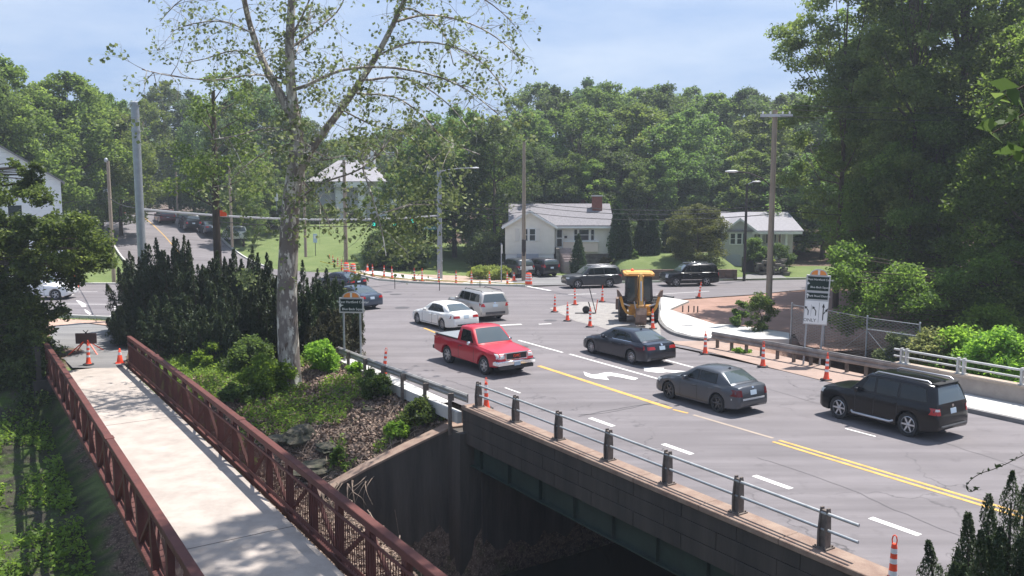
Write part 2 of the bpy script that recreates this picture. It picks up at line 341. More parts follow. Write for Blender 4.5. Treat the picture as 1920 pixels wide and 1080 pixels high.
def ground_mat():
    m, t, b = newmat('soil and grass'); L = t.links.new; g = t.nodes.new('ShaderNodeTexCoord')
    at = t.nodes.new('ShaderNodeAttribute'); at.attribute_name = 'cover'; sp = t.nodes.new('ShaderNodeSeparateColor'); L(at.outputs['Color'], sp.inputs[0])
    def noise(sc, det=6, out=0):
        n = t.nodes.new('ShaderNodeTexNoise'); n.inputs['Scale'].default_value = sc; n.inputs['Detail'].default_value = det; n.inputs['Roughness'].default_value = .65; L(g.outputs['Object'], n.inputs['Vector']); return n.outputs[out]
    def mix(f, a, c):
        x = t.nodes.new('ShaderNodeMix'); x.data_type = 'RGBA'
        L(f, x.inputs[0])
        for i, q in ((6, a), (7, c)):
            if isinstance(q, tuple): x.inputs[i].default_value = (*q, 1)
            else: L(q, x.inputs[i])
        return x.outputs[2]
    def rng(x, a, b_, c=0, d=1):
        r_ = t.nodes.new('ShaderNodeMapRange'); r_.inputs[1].default_value = a; r_.inputs[2].default_value = b_; r_.inputs[3].default_value = c; r_.inputs[4].default_value = d; L(x, r_.inputs[0]); return r_.outputs[0]
    grass = mix(rng(noise(.5), .35, .65), (.125, .165, .06), (.175, .21, .085)); grass = mix(rng(noise(14, 3), .4, .7, 0, .6), grass, (.085, .13, .045))
    dirt = mix(rng(noise(1.2), .35, .65), (.36, .23, .18), (.27, .17, .13)); dirt = mix(rng(noise(9, 4), .55, .7, 0, .7), dirt, (.42, .33, .28))
    lit = mix(rng(noise(5, 6), .4, .6), (.17, .12, .095), (.07, .05, .04)); lit = mix(rng(noise(16, 3), .55, .62, 0, .8), lit, (.30, .23, .18)); lit = mix(rng(noise(.8, 4), .55, .68, 0, .6), lit, (.05, .08, .02))
    veg = mix(rng(noise(1.1, 6), .42, .60), (.055, .05, .04), (.05, .085, .018)); veg = mix(rng(noise(12, 3), .6, .68, 0, .8), veg, (.12, .19, .04))
    c = mix(sp.outputs[1], grass, lit); c = mix(sp.outputs[2], c, veg); c = mix(sp.outputs[0], c, dirt)
    L(c, b.inputs['Base Color']); b.inputs['Roughness'].default_value = .95; b.inputs['Specular IOR Level'].default_value = .1
    bp = t.nodes.new('ShaderNodeBump'); bp.inputs['Strength'].default_value = .9; bp.inputs['Distance'].default_value = .08; L(noise(7, 7), bp.inputs['Height']); L(bp.outputs[0], b.inputs['Normal'])
    return m
ground.data.materials.append(ground_mat())
# water in the brook bed
wat = MB(); wp = [ST(-60, 6, -5.55), ST(90, 6, -5.55), ST(90, 24, -5.55), ST(-60, 24, -5.55)]; wat.add(wp, [(0, 1, 2, 3)])
tag(wat.build('water', pbr('dark brook water', (.02, .024, .018), .12, spec=.6)), kind='structure')

def sheet(name, poly, mat, z=0.0, drape=False, thick=.0, kind='structure', parent=None):
    """a flat area cut to an outline; tops at z"""
    bm = bmesh.new(); vs = [bm.verts.new((p[0], p[1], z)) for p in poly]; f = bm.faces.new(vs)
    if f.normal.z < 0: bmesh.ops.reverse_faces(bm, faces=[f])
    bmesh.ops.triangulate(bm, faces=bm.faces[:])
    if thick:
        r_ = bmesh.ops.extrude_face_region(bm, geom=bm.faces[:]); vv = [e for e in r_['geom'] if isinstance(e, bmesh.types.BMVert)]
        bmesh.ops.translate(bm, verts=vv, vec=(0, 0, -thick)); bmesh.ops.recalc_face_normals(bm, faces=bm.faces[:])
    me = bpy.data.meshes.new(name); bm.to_mesh(me); bm.free(); me.materials.append(mat)
    o = bpy.data.objects.new(name, me); COL.objects.link(o)
    if parent: o.parent = parent
    if kind: tag(o, kind=kind)
    return o
def arc(cx, cy, r_, a0, a1, n=8): return [Vector((cx+r_*math.cos(R(a0+(a1-a0)*i/n)), cy+r_*math.sin(R(a0+(a1-a0)*i/n)), 0)) for i in range(n+1)]
def bez(a, b, c, n=8): return [a*(1-q)**2+b*2*q*(1-q)+c*q*q for q in [i/n for i in range(n+1)]]
# carriageway: near road, the crossing and the cross street, one asphalt sheet
nearL = [ST(15.0, -30), ST(15.0, 30), ST(14.6, 40)]
cornerL = bez(ST(14.4, 44), ST(13.2, 53.5), P(232, 598), 8)
leftE = [P(85, 592), P(-900, 575), P(-900, 505)]
farE = [P(0, 531), P(150, 533), P(228, 533)]+bez(P(228, 533), P(330, 520, .0), P(400, 492, 0), 4)[1:]
farR = [P(605, 486, 0), P(640, 503), P(672, 517), P(710, 526), P(770, 531), P(860, 535), P(1000, 538), P(1140, 532), P(1340, 527), P(1530, 524), P(2500, 522)]
rightE = [P(2500, 532), P(1530, 541), P(1400, 553), P(1290, 560)]+bez(P(1262, 562), P(1228, 572), P(1236, 600), 6)+bez(P(1240, 612), P(1262, 634), P(1310, 637), 4)+[P(1330, 645), P(1420, 680)]
edgeR = [ST(29.6, 36.5), ST(29.6, -30)]
road_poly = nearL+cornerL+leftE+farE+farR+rightE+edgeR
sheet('road', road_poly, M['asphalt'], 0.0)
# uphill street, a lofted strip following the hill
def strip(name, path, width, mat, lift=.03, kind='structure', parent=None, n=1):
    mb = MB(); vs = []; fs = []
    for i, p in enumerate(path):
        d = Vector(path[min(i+1, len(path)-1)])-Vector(path[max(i-1, 0)]); d.z = 0; d.normalize(); q = Vector((d.y, -d.x, 0))
        w_ = width[i] if hasattr(width, '__len__') else width
        for k in (-1, -.5, 0, .5, 1):
            r_ = Vector(p)+q*w_/2*k; vs.append((r_.x, r_.y, p[2]+lift))
    m_ = 5
    for i in range(len(path)-1):
        for k in range(m_-1): fs.append((i*m_+k, i*m_+k+1, (i+1)*m_+k+1, (i+1)*m_+k))
    mb.add(vs, fs); o = mb.build(name, mat, parent, smooth=60)
    if kind: tag(o, kind=kind)
    return o
def resample(ctrl, n):
    pts = []; m_ = len(ctrl)-1
    for i in range(n+1):
        q = i/n*m_; k = min(int(q), m_-1); f = q-k
        p0, p1, p2, p3 = [Vector(ctrl[min(max(k+j, 0), m_)]) for j in (-1, 0, 1, 2)]
        pts.append(.5*((2*p1)+(-p0+p2)*f+(2*p0-5*p1+4*p2-p3)*f*f+(-p0+3*p1-3*p2+p3)*f**3))
    return pts
upc = [(-20, 70), (-27.0, 79), (-34, 89), (-42, 102), (-51.5, 117), (-64, 134), (-84, 158), (-120, 200)]
up = resample([(x, y, 0) for x, y in upc], 48)
up = [Vector((p.x, p.y, H1(p.x, p.y)+.10 if p.y > 76 else .004)) for p in up]
# shift the soil below the street so it never pokes through
def under_strip(path, hw, drop=.12):
    me = ground.data; co = np.empty(len(me.vertices)*3, np.float32); me.vertices.foreach_get('co', co); co = co.reshape(-1, 3)
    pp = np.array([(p.x, p.y, p.z) for p in path]); sel = (co[:, 1] > 60) & (np.abs(co[:, 0]) < 130)
    idx = np.where(sel)[0]; c = co[idx]
    best = np.full(len(c), 1e9); bz = np.zeros(len(c))
    for a_, b_ in zip(pp[:-1], pp[1:]):
        d = b_[:2]-a_[:2]; L2 = (d**2).sum(); tt = np.clip(((c[:, :2]-a_[:2])@d)/L2, 0, 1); q = a_[:2]+tt[:, None]*d; ds = np.hypot(*(c[:, :2]-q).T); zz = a_[2]+(b_[2]-a_[2])*tt
        m_ = ds < best; best[m_] = ds[m_]; bz[m_] = zz[m_]
    f = 1-np.clip((best-hw-.3)/2.5, 0, 1); tgt = bz-drop
    c[:, 2] = c[:, 2]*(1-f)+tgt*f; co[idx] = c; me.vertices.foreach_set('co', co.ravel()); me.update()
upw = [11.5 if p.y < 110 else 10.5 for p in up]
under_strip(up, 5.6)
strip('uphill_road', up, upw, M['asphalt'], .0)
def side(path, off, z=.0):
    o = []
    for i, p in enumerate(path):
        d = Vector(path[min(i+1, len(path)-1)])-Vector(path[max(i-1, 0)]); d.z = 0; d.normalize(); q = Vector((d.y, -d.x, 0)); r_ = Vector(p)+q*off; r_.z = p[2]+z; o.append(r_)
    return o
M['yellowpaint'] = pbr('worn yellow paint', (.56, .33, .08), .7, var=.25, vscale=4)
M['whitepaint'] = pbr('worn white road paint', (.66, .64, .62), .7, var=.22, vscale=5)
# kerbs
def kerb(name, path, w_=.16, h=.13, mat=None, lift=0.0):
    mb = MB(); vs = []; fs = []
    for i, p in enumerate(path):
        d = Vector(path[min(i+1, len(path)-1)])-Vector(path[max(i-1, 0)]); d.z = 0; d.normalize(); q = Vector((d.y, -d.x, 0))*w_/2; z0 = p[2]-.12+lift; z1 = p[2]+h+lift
        vs += [(p.x-q.x, p.y-q.y, z0), (p.x-q.x, p.y-q.y, z1), (p.x+q.x, p.y+q.y, z1), (p.x+q.x, p.y+q.y, z0)]
    for i in range(len(path)-1):
        for k in range(3): fs.append((i*4+k, i*4+k+1, (i+1)*4+k+1, (i+1)*4+k))
    n = len(path); fs += [(0, 1, 2, 3), ((n-1)*4+3, (n-1)*4+2, (n-1)*4+1, (n-1)*4)]
    mb.add(vs, fs); return tag(mb.build(name, mat or M['walk']), kind='structure')
kerb('kerb', [p for p in up[12:44]] and side(up, 5.9)[9:44]); kerb('kerb', side(up, -5.9)[9:44])
kerb('kerb', [P(-400, 529), P(0, 531), P(150, 533), P(228, 533)], w_=.3)
kerb('kerb', [P(-300, 580), P(85, 592), P(232, 598)]+cornerL[-2:2:-1], w_=.16)
kerb('kerb', [P(640, 502), P(672, 516), P(710, 525), P(770, 530), P(860, 534), P(985, 537)], w_=.16)
kerb('kerb', [P(1160, 530), P(1340, 525.5), P(1530, 522.5), P(1900, 521)], w_=.16)
# far sidewalk being built along the kerb
sheet('sidewalk', [P(652, 500), P(690, 515), P(760, 524), P(820, 529), P(830, 525), P(770, 518.5), P(700, 509), P(668, 499)], M['walk'], .10, thick=.2)
sheet('sidewalk', [P(866, 533), P(950, 535.5), P(965, 531), P(880, 528.5)], M['walk'], .10, thick=.2)
sheet('dirt_strip', [P(640, 499), P(675, 516), P(760, 529), P(865, 533), P(1000, 536.5), P(1020, 522), P(880, 518), P(760, 514), P(690, 503)], pbr('tan dirt', (.36, .27, .21), .95, var=.3, vscale=1.5, bump=.5, bscale=4), .03)
sheet('driveway', [P(965, 537), P(1075, 535), P(1066, 512), P(1045, 504), P(948, 504), P(958, 518)], M['asphalt2'], .05)
sheet('driveway', [P(1352, 526), P(1476, 523.5), P(1455, 514), P(1425, 510), P(1375, 508), P(1372, 514), P(1400, 519)], M['asphalt2'], .12)
# left sidewalk / bridge approach
pth_ = sheet('path', [P(136, 690, -.3), P(232, 690, -.3), P(240, 660, -.1), P(240, 617), P(150, 606), P(105, 612), P(86, 640, 0)], M['asphalt2'], .03)
for v_ in pth_.data.vertices:
    t_ = v_.co.x*ET.x+v_.co.y*ET.y; v_.co.z = .03-.33*float(1-sstep(t_, 42.6, 46.5))
sheet('verge_sand', [P(85, 597), P(235, 604), P(235, 614), P(160, 606), P(110, 611), P(90, 612)], pbr('sandy verge', (.40, .27, .21), .95, var=.25, vscale=1.5), .025)
# concrete island and curved kerb being built (right of the machine)
isl = [P(u, v) for u, v in ((1240, 559), (1262, 562), (1292, 567), (1275, 574), (1255, 583), (1275, 589), (1300, 598), (1340, 611), (1372, 612), (1420, 618), (1480, 628), (1480, 640), (1330, 637), (1300, 634), (1266, 625), (1248, 614), (1239, 602), (1237, 590), (1240, 580), (1238, 569))]
sheet('new_sidewalk', isl, M['walk'], .11, thick=.25)
kerb('kerb', resample([P(1262, 559.5), P(1240, 557), P(1235.5, 569), P(1237, 580), P(1234, 590), P(1236.5, 603), P(1246, 616), P(1264, 627.5), P(1300, 636.5), P(1330, 640)], 30), w_=.22, h=.145, mat=M['asphalt2'])
sheet('dirt_ground', [P(1258, 583.5), P(1275, 588.5), P(1300, 597), P(1340, 610), P(1372, 611), P(1420, 617), P(1490, 628), P(1500, 648), P(1560, 660), P(1800, 650), P(1750, 570), P(1530, 544), P(1400, 556), P(1330, 562), P(1296, 567), P(1278, 574)], pbr('red brown dirt', (.33, .20, .155), .95, col2=(.24, .145, .11), vscale=.6, bump=.8, bscale=3), .04)
# gravel patch by the machine
sheet('gravel_patch', [P(1030, 578), P(1080, 603), P(1120, 612), P(1180, 632), P(1240, 640), P(1238, 615), P(1230, 590), P(1232, 572), P(1160, 570), P(1090, 566)], pbr('crushed grey gravel', (.34, .32, .30), .95, col2=(.22, .205, .195), vscale=2.5, bump=1.0, bscale=16), .012)
sheet('dirt_verge', [P(1236, 640), P(1300, 640), P(1345, 640), P(1560, 690), P(1700, 720), P(1640, 738), P(1420, 684), P(1290, 650)], pbr('light dirt', (.36, .26, .215), .95, col2=(.27, .20, .165), vscale=1.0, bump=.6, bscale=5), .02)
# sidewalk across the bridge, right
sheet('sidewalk', [ST(29.6, 18.6), ST(31.6, 18.6), ST(31.6, -25), ST(29.6, -25)], M['walk'], .14, thick=.3)
kerb('kerb', [ST(29.5, 19), ST(29.5, 10), ST(29.5, -25)], w_=.2, h=.148, mat=M['asphalt2'])
sheet('path', [ST(14.55, 27), ST(14.9, 27), ST(15.0, 40), ST(14.2, 40)], M['walk'], .03)
# ================================================================ road paint
def stripe(name, pts, w_, mat=None, z=.006, kind='structure'):
    return strip(name, [Vector((p.x, p.y, z)) for p in pts], w_, mat or M['whitepaint'], 0)
def seg(a, b, n=6): return [a.lerp(b, i/n) for i in range(n+1)]
stripe('yellow_line', seg(P(1010, 686), P(1258, 766)), .22, M['yellowpaint'])
stripe('yellow_line', seg(P(1262, 768), P(1290, 775)), .12, M['yellowpaint'])
a_, b_ = P(1455, 827), P(1990, 989); n_ = Vector((ES.x, ES.y, 0))*.14
stripe('yellow_line', seg(a_-n_, b_-n_), .13, M['yellowpaint']); stripe('yellow_line', seg(a_+n_, b_+n_), .13, M['yellowpaint'])
stripe('yellow_line', seg(P(795, 615), P(822, 626)), .14, M['yellowpaint'])
wp_ = pbr('ghost of a removed line', (.33, .27, .22), .85, var=.1)
stripe('old_line', seg(P(1300, 778), P(1450, 822)), .14, wp_)
for (u, v) in ((1128, 791.5), (1270, 842), (1448, 904), (1677, 987)):
    c_ = P(u, v); stripe('lane_dash', seg(c_-ET*.62, c_+ET*.62, 2), .2)
for (u, v) in ((961, 732), (1613, 811)):
    c_ = P(u, v); stripe('lane_dash', seg(c_-ET*.55, c_+ET*.55, 2), .09)
stripe('lane_line', seg(P(972, 638), P(1055, 661)), .14); stripe('lane_line', seg(P(1068, 664), P(1236, 711)), .14)
stripe('lane_line', seg(P(1140, 640), P(1180, 648)), .12); stripe('lane_line', seg(P(1248, 675), P(1300, 689)), .14)
stripe('stop_line', seg(P(905, 612), P(978, 608)), .3); stripe('stop_line', seg(P(1010, 608), P(1034, 607)), .2)
stripe('stop_line', seg(P(985, 536), P(1032, 545)), .3); stripe('lane_line', seg(P(1065, 552), P(1118, 551)), .2)
stripe('stop_line', seg(P(1056, 587), P(1078, 586)), .2)
stripe('turn_line', seg(P(1230, 552), P(1330, 546)), .12)
# turn arrow and straight arrow, laid on the lane as flat polygons
def decal_poly(name, pix, mat=None, z=.008):
    return sheet(name, [P(u, v) for u, v in pix], mat or M['whitepaint'], z)
decal_poly('turn_arrow', [(1094, 697), (1102, 700), (1110, 702.5), (1122, 701.5), (1132, 699), (1146, 699), (1165, 702), (1197, 709.5), (1189, 713), (1163, 707.5), (1146, 705), (1136, 706), (1142, 712.5), (1125, 711), (1108, 709), (1097, 704.5)])
decal_poly('straight_arrow', [(1207, 689), (1246, 690), (1242, 693), (1290, 696.5), (1284, 701), (1236, 696.5), (1250, 699), (1232, 699), (1208, 696)])
# left street
for (a, b, c) in (((96, 547), (183, 547), .12), ((120, 570), (232, 571), .12), ((-60, 555), (90, 556), .12)):
    stripe('lane_line', seg(P(*a), P(*b)), c)
stripe('lane_line', seg(P(113, 553), P(138, 553)), .35)
decal_poly('turn_arrow', [(142, 563), (150, 564.5), (160, 570), (162, 575), (154, 576), (149, 570), (146, 567)])
decal_poly('turn_arrow', [(158, 580), (163, 582), (171, 588), (168, 590.5), (161, 586)])
for k in range(6):
    v_ = 575+k*4.1; stripe('crosswalk_bar', seg(P(214-k*1.6, v_), P(262, v_+.3), 2), .42)
# uphill street centre line and tar strips
cl = [p+Vector((0, 0, .012)) for p in up]
o_ = strip('yellow_line', cl[14:30], .10, M['yellowpaint'], 0); 
# the worn patch and manholes on the crossing
man = pbr('iron cover', (.07, .065, .07), .7, var=.3)
for (u, v, r_) in ((1032, 601, .4), (754, 577, .5), (742, 552, .45), (905, 562, .35), (1120, 628, .35), (980, 650, .3)):
    mb = MB(); mb.lathe([(r_, 0), (r_, .007), (0.01, .009)], 18, cap=False); o_ = mb.build('manhole_cover', man, loc=P(u, v)); tag(o_, kind='structure')
tar = pbr('tar seam', (.075, .07, .075), .8, var=.2)
def seam(pix, w_=.05):
    pts = [P(u, v) for u, v in pix]; q = resample(pts, len(pts)*6); rr = random.Random(len(pts)+int(pix[0][0]))
    for i in range(1, len(q)-1): q[i] = q[i]+Vector((rr.uniform(-.05, .05), rr.uniform(-.05, .05), 0))
    strip('pavement_seam', [Vector((p.x, p.y, .005)) for p in q], w_, tar, 0)
seam([(835, 712), (866, 722), (890, 731), (915, 742)], .035)
seam([(1085, 781), (1160, 766), (1230, 757), (1255, 760)], .06)
seam([(1085, 778), (1150, 772), (1235, 752)], .04)
seam([(1340, 700), (1500, 747), (1640, 790), (1800, 840), (1990, 905)], .02)
seam([(1420, 858), (1560, 905), (1700, 965), (1860, 1030)], .02)
# ================================================================ road bridge over the brook
rb = empty('road_bridge', ST(14.5, 18, 0), 0, 'dark stained concrete road bridge with green steel girder over the brook', 'bridge')
def kid(mb, name, mat, par, **k):
    o = mb.build(name, mat, None, **k); o.parent = par; o.matrix_parent_inverse = Matrix.Translation(par.location).inverted() if par.rotation_euler.z == 0 else (Matrix.Translation(par.location) @ Matrix.Rotation(par.rotation_euler.z, 4, 'Z')).inverted()
    return o
def stbox(mb, s0, s1, t0, t1, z0, z1):
    vs = [ST(s, t, z) for z in (z0, z1) for (s, t) in ((s0, t0), (s1, t0), (s1, t1), (s0, t1))]
    mb.add(vs, [(0, 3, 2, 1), (4, 5, 6, 7), (0, 1, 5, 4), (1, 2, 6, 5), (2, 3, 7, 6), (3, 0, 4, 7)]); return mb
# facing blocks, three courses with joints
mb = MB(); rr = random.Random(2)
for c_, (z0, z1) in enumerate(((-.98, -.585), (-.57, -.165), (-.15, .20))):
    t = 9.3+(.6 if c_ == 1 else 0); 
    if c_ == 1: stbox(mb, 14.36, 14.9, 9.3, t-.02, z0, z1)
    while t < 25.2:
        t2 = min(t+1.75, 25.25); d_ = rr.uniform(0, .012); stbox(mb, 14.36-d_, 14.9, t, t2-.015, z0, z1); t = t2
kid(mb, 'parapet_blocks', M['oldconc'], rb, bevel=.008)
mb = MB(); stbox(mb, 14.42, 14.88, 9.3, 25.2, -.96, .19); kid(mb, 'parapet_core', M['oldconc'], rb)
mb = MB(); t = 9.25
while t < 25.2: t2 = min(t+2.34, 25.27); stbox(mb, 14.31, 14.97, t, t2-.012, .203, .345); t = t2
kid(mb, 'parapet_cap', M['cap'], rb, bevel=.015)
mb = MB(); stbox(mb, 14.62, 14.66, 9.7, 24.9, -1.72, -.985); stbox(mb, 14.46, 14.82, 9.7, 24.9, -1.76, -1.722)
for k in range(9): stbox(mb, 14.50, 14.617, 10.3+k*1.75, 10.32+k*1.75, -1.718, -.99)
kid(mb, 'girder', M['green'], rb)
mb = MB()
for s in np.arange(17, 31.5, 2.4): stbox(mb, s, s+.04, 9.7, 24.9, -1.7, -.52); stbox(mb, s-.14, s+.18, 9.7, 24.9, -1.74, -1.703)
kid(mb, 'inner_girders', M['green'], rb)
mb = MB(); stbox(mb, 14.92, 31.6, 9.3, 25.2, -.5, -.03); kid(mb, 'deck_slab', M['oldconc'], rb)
# railing posts: paired curved cast plates, then two pipes
def rail_post(par, s, t, z, k=1.0, h=.86):
    mb = MB()
    for sg in (-1, 1):
        prof = [(-.09, 0), (.08, 0), (.085, .3), (.07, h-.14), (.045, h), (-.035, h), (-.06, h-.14), (-.10, .35)]
        vs = []
        for dt in (sg*.085-.022, sg*.085+.022):
            for (a, b) in prof: vs.append(ST(s+a, t+dt*(1-.12*b), z+b))
        n = len(prof); mb.add(vs, [tuple(range(n-1, -1, -1)), tuple(range(n, 2*n))]+[(i, (i+1) % n, n+(i+1) % n, n+i) for i in range(n)])
    stbox(mb, s-.045, s+.045, t-.06, t+.06, z+.02, z+h-.05)
    stbox(mb, s-.16, s+.16, t-.16, t+.16, z, z+.025)
    for a in (-.12, .12):
        for b in (-.12, .12): q = ST(s+a, t+b, z+.02); mb.lathe([(.018, 0), (.018, .04)], 6, o=q)
    return kid(mb, 'rail_post', M['rustpost'], par)
PT = [24.78-2.337*k for k in range(7)]
for t in PT: rail_post(rb, 14.73, t, .347)
mb = MB(); mb.tube([ST(14.71, PT[0]+.1, .347+.75), ST(14.71, 9.95, .347+.75)], .036, 10); kid(mb, 'top_rail', M['steel2'], rb, smooth=50)
mb = MB(); mb.tube([ST(14.71, PT[0]+.1, .347+.40), ST(14.71, 9.95, .347+.40)], .034, 10); kid(mb, 'lower_rail', M['steel'], rb, smooth=50)
# abutments and wing wall
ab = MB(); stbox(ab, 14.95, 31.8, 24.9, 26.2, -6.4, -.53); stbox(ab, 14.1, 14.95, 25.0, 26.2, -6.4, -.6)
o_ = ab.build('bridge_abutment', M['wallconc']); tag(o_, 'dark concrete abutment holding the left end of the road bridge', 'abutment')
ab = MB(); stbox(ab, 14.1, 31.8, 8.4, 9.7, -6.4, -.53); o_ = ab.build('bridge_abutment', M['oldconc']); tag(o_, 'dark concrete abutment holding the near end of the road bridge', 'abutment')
ww = MB(); pr = [(14.75, -.60), (14.2, -.62), (12.7, -1.15), (11.2, -1.70), (9.7, -2.35), (8.6, -3.2)]
vs = []; 
for s, z in pr:
    t0 = 25.75+(14.7-s)*.16
    for (t, zz) in ((t0, -6.5), (t0, z), (t0+.42, z), (t0+.42, -6.5)): vs.append(ST(s, t, zz))
n = len(pr); fs = [(0, 1, 2, 3), tuple((n-1)*4+k for k in (3, 2, 1, 0))]
for i in range(n-1):
    for k in range(3): fs.append((i*4+k, i*4+k+1, (i+1)*4+k+1, (i+1)*4+k))
ww.add(vs, fs)
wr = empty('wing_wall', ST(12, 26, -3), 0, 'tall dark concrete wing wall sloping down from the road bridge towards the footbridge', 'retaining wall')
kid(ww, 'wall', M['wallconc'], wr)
cp = MB(); vs = []
for s, z in pr:
    t0 = 25.75+(14.7-s)*.16
    for (t, zz) in ((t0-.05, z+.004), (t0-.05, z+.09), (t0+.47, z+.09), (t0+.47, z+.004)): vs.append(ST(s, t, zz))
cp.add(vs, fs); kid(cp, 'coping', M['cap'], wr, bevel=.012)
# ---------------------------------------------------------------- guardrail beside the road, left of the bridge
def wbeam(mb, pts, side_=1, h=.31, flip=False):
    prof = [(0, -h/2), (.05*side_, -h/2+.05), (.05*side_, -.05), (0, 0), (.05*side_, .05), (.05*side_, h/2-.05), (0, h/2), (-.035*side_, h/2), (-.035*side_, -h/2)]
    vs = []; n = len(prof)
    for i, p in enumerate(pts):
        d = (pts[min(i+1, len(pts)-1)]-pts[max(i-1, 0)]).normalized(); q = Vector((d.y, -d.x, 0))
        for a, b in prof: r_ = p+q*a; vs.append((r_.x, r_.y, p.z+b))
    fs = [(i*n+k, i*n+(k+1) % n, (i+1)*n+(k+1) % n, (i+1)*n+k) for i in range(len(pts)-1) for k in range(n)]+[tuple(range(n-1, -1, -1)), tuple((len(pts)-1)*n+k for k in range(n))]
    mb.add(vs, fs)
M['guard'] = pbr('weathered guardrail steel', (.40, .39, .38), .55, metal=.35, col2=(.27, .25, .23), vscale=2.5)
g1 = empty('guardrail', ST(14.25, 30, 0), 0, 'grey steel guardrail beside the near lane', 'guardrail')
g1['label'] = 'grey steel guardrail beside the near lane between the bridge railing and the small wayfinding sign'
mb = MB(); wbeam(mb, [ST(14.42, 25.0, .62), ST(14.3, 28, .62), ST(14.2, 32, .60), ST(14.15, 36.2, .60)], -1); kid(mb, 'beam', M['guard'], g1)
for t in (25.6, 27.5, 29.4, 31.2, 33.0, 34.8, 36.1):
    mb = MB(); stbox(mb, 14.0, 14.11, t-.045, t+.045, max(-.75, H1(*ST(14.1, t)[:2])-.25), .73); stbox(mb, 14.115, 14.2, t-.04, t+.04, .46, .72); kid(mb, 'post', M['rustpost'], g1)
mb = MB(); stbox(mb, 14.18, 14.36, 25.3, 38.2, -.3, .11); tag(mb.build('kerb', M['walk']), kind='structure')
g2 = empty('guardrail', P(1500, 660), 0, 'old rust streaked guardrail across the road in front of the red dirt ground', 'guardrail')
ga, gb = P(1335, 629, .62), P(1760, 703, .62); gp = [ga.lerp(gb, i/6) for i in range(7)]
mb = MB(); wbeam(mb, gp, 1, h=.36); kid(mb, 'beam', pbr('brown weathered guardrail', (.13, .11, .10), .7, col2=(.30, .27, .25), vscale=1.4), g2)
mb = MB(); vs = [p+Vector((0, 0, .185)) for p in gp]; mb.tube(vs, .022, 6); kid(mb, 'top_edge', M['guard'], g2)
for i in range(13):
    p = ga.lerp(gb, (i+.3)/12.8); mb = MB(); mb.box((p.x+.1, p.y+.12, .27), (.12, .12, .95), rz=ROADA); kid(mb, 'post', M['rustpost'], g2)
# ---------------------------------------------------------------- far parapet and its white railing
fp = empty('bridge_parapet', ST(31.9, 5, 0), 0, 'pale concrete parapet wall with white pipe railing along the far sidewalk', 'parapet')
mb = MB(); stbox(mb, 31.62, 32.05, -25, 20.2, -1.2, .72); kid(mb, 'wall', pbr('weathered concrete', (.36, .32, .29), .9, col2=(.24, .21, .19), vscale=1, bump=.3), fp)
mb = MB(); stbox(mb, 31.56, 32.10, -25, 20.25, .723, .80); kid(mb, 'coping', pbr('tan concrete coping', (.38, .31, .25), .9, var=.2, vscale=3), fp)
M['whiterail'] = pbr('dull white railing', (.50, .50, .49), .5, var=.15, vscale=3, metal=.2)
for k in range(20):
    t = 19.85-2.34*k
    if t > -25:
        mb = MB()
        for dt in (-.11, .11): stbox(mb, 31.74, 31.92, t+dt-.04, t+dt+.04, .80, 1.42)
        stbox(mb, 31.70, 31.98, t-.2, t+.2, .802, .83); kid(mb, 'rail_post', M['whiterail'], fp)
for z, r_ in ((1.33, .045), (1.06, .04)):
    mb = MB(); mb.tube([ST(31.83, 20.3, z), ST(31.83, -25, z)], r_, 8); kid(mb, 'rail', M['whiterail'], fp, smooth=50)
# ================================================================ footbridge
fb = empty('footbridge', ST(4.7, 25, 0), 0, 'red brown steel truss footbridge with pale concrete deck across the brook', 'footbridge')
def zd(t): return -.30*max(0, (t-14)/28.5)**2
TF, TN = 42.6, 2.0
mb = MB(); N = 24; vs = []; fs = []
for i in range(N+1):
    t = TN+(TF-TN)*i/N
    for (s, dz) in ((3.28, 0), (6.15, 0), (6.15, -.16), (3.28, -.16)): vs.append(ST(s, t, zd(t)+dz))
for i in range(N):
    for k in range(4): fs.append((i*4+k, i*4+(k+1) % 4, (i+1)*4+(k+1) % 4, (i+1)*4+k))
fs += [(0, 1, 2, 3), (N*4+3, N*4+2, N*4+1, N*4)]
mb.add(vs, fs); kid(mb, 'deck', M['deck'] if 'deck' in M else M['concrete'], fb)
mb = MB()
for t in (18.75, 30.9): stbox(mb, 3.28, 6.15, t-.009, t+.009, zd(t)-.01, zd(t)+.004)
kid(mb, 'deck_joint', M['oldconc'], fb)
def chord(s, z0, w_, h_, name, mat=M['redsteel'], step=20):
    mb = MB(); vs = []; fs = []
    for i in range(step+1):
        t = TN+(TF-TN)*i/step; z = zd(t)+z0
        for a, b in ((-w_/2, -h_/2), (w_/2, -h_/2), (w_/2, h_/2), (-w_/2, h_/2)): vs.append(ST(s+a, t, z+b))
    for i in range(step):
        for k in range(4): fs.append((i*4+k, i*4+(k+1) % 4, (i+1)*4+(k+1) % 4, (i+1)*4+k))
    fs += [(0, 1, 2, 3), (step*4+3, step*4+2, step*4+1, step*4)]
    mb.add(vs, fs); return kid(mb, name, mat, fb, bevel=.012)
sp = 1.62
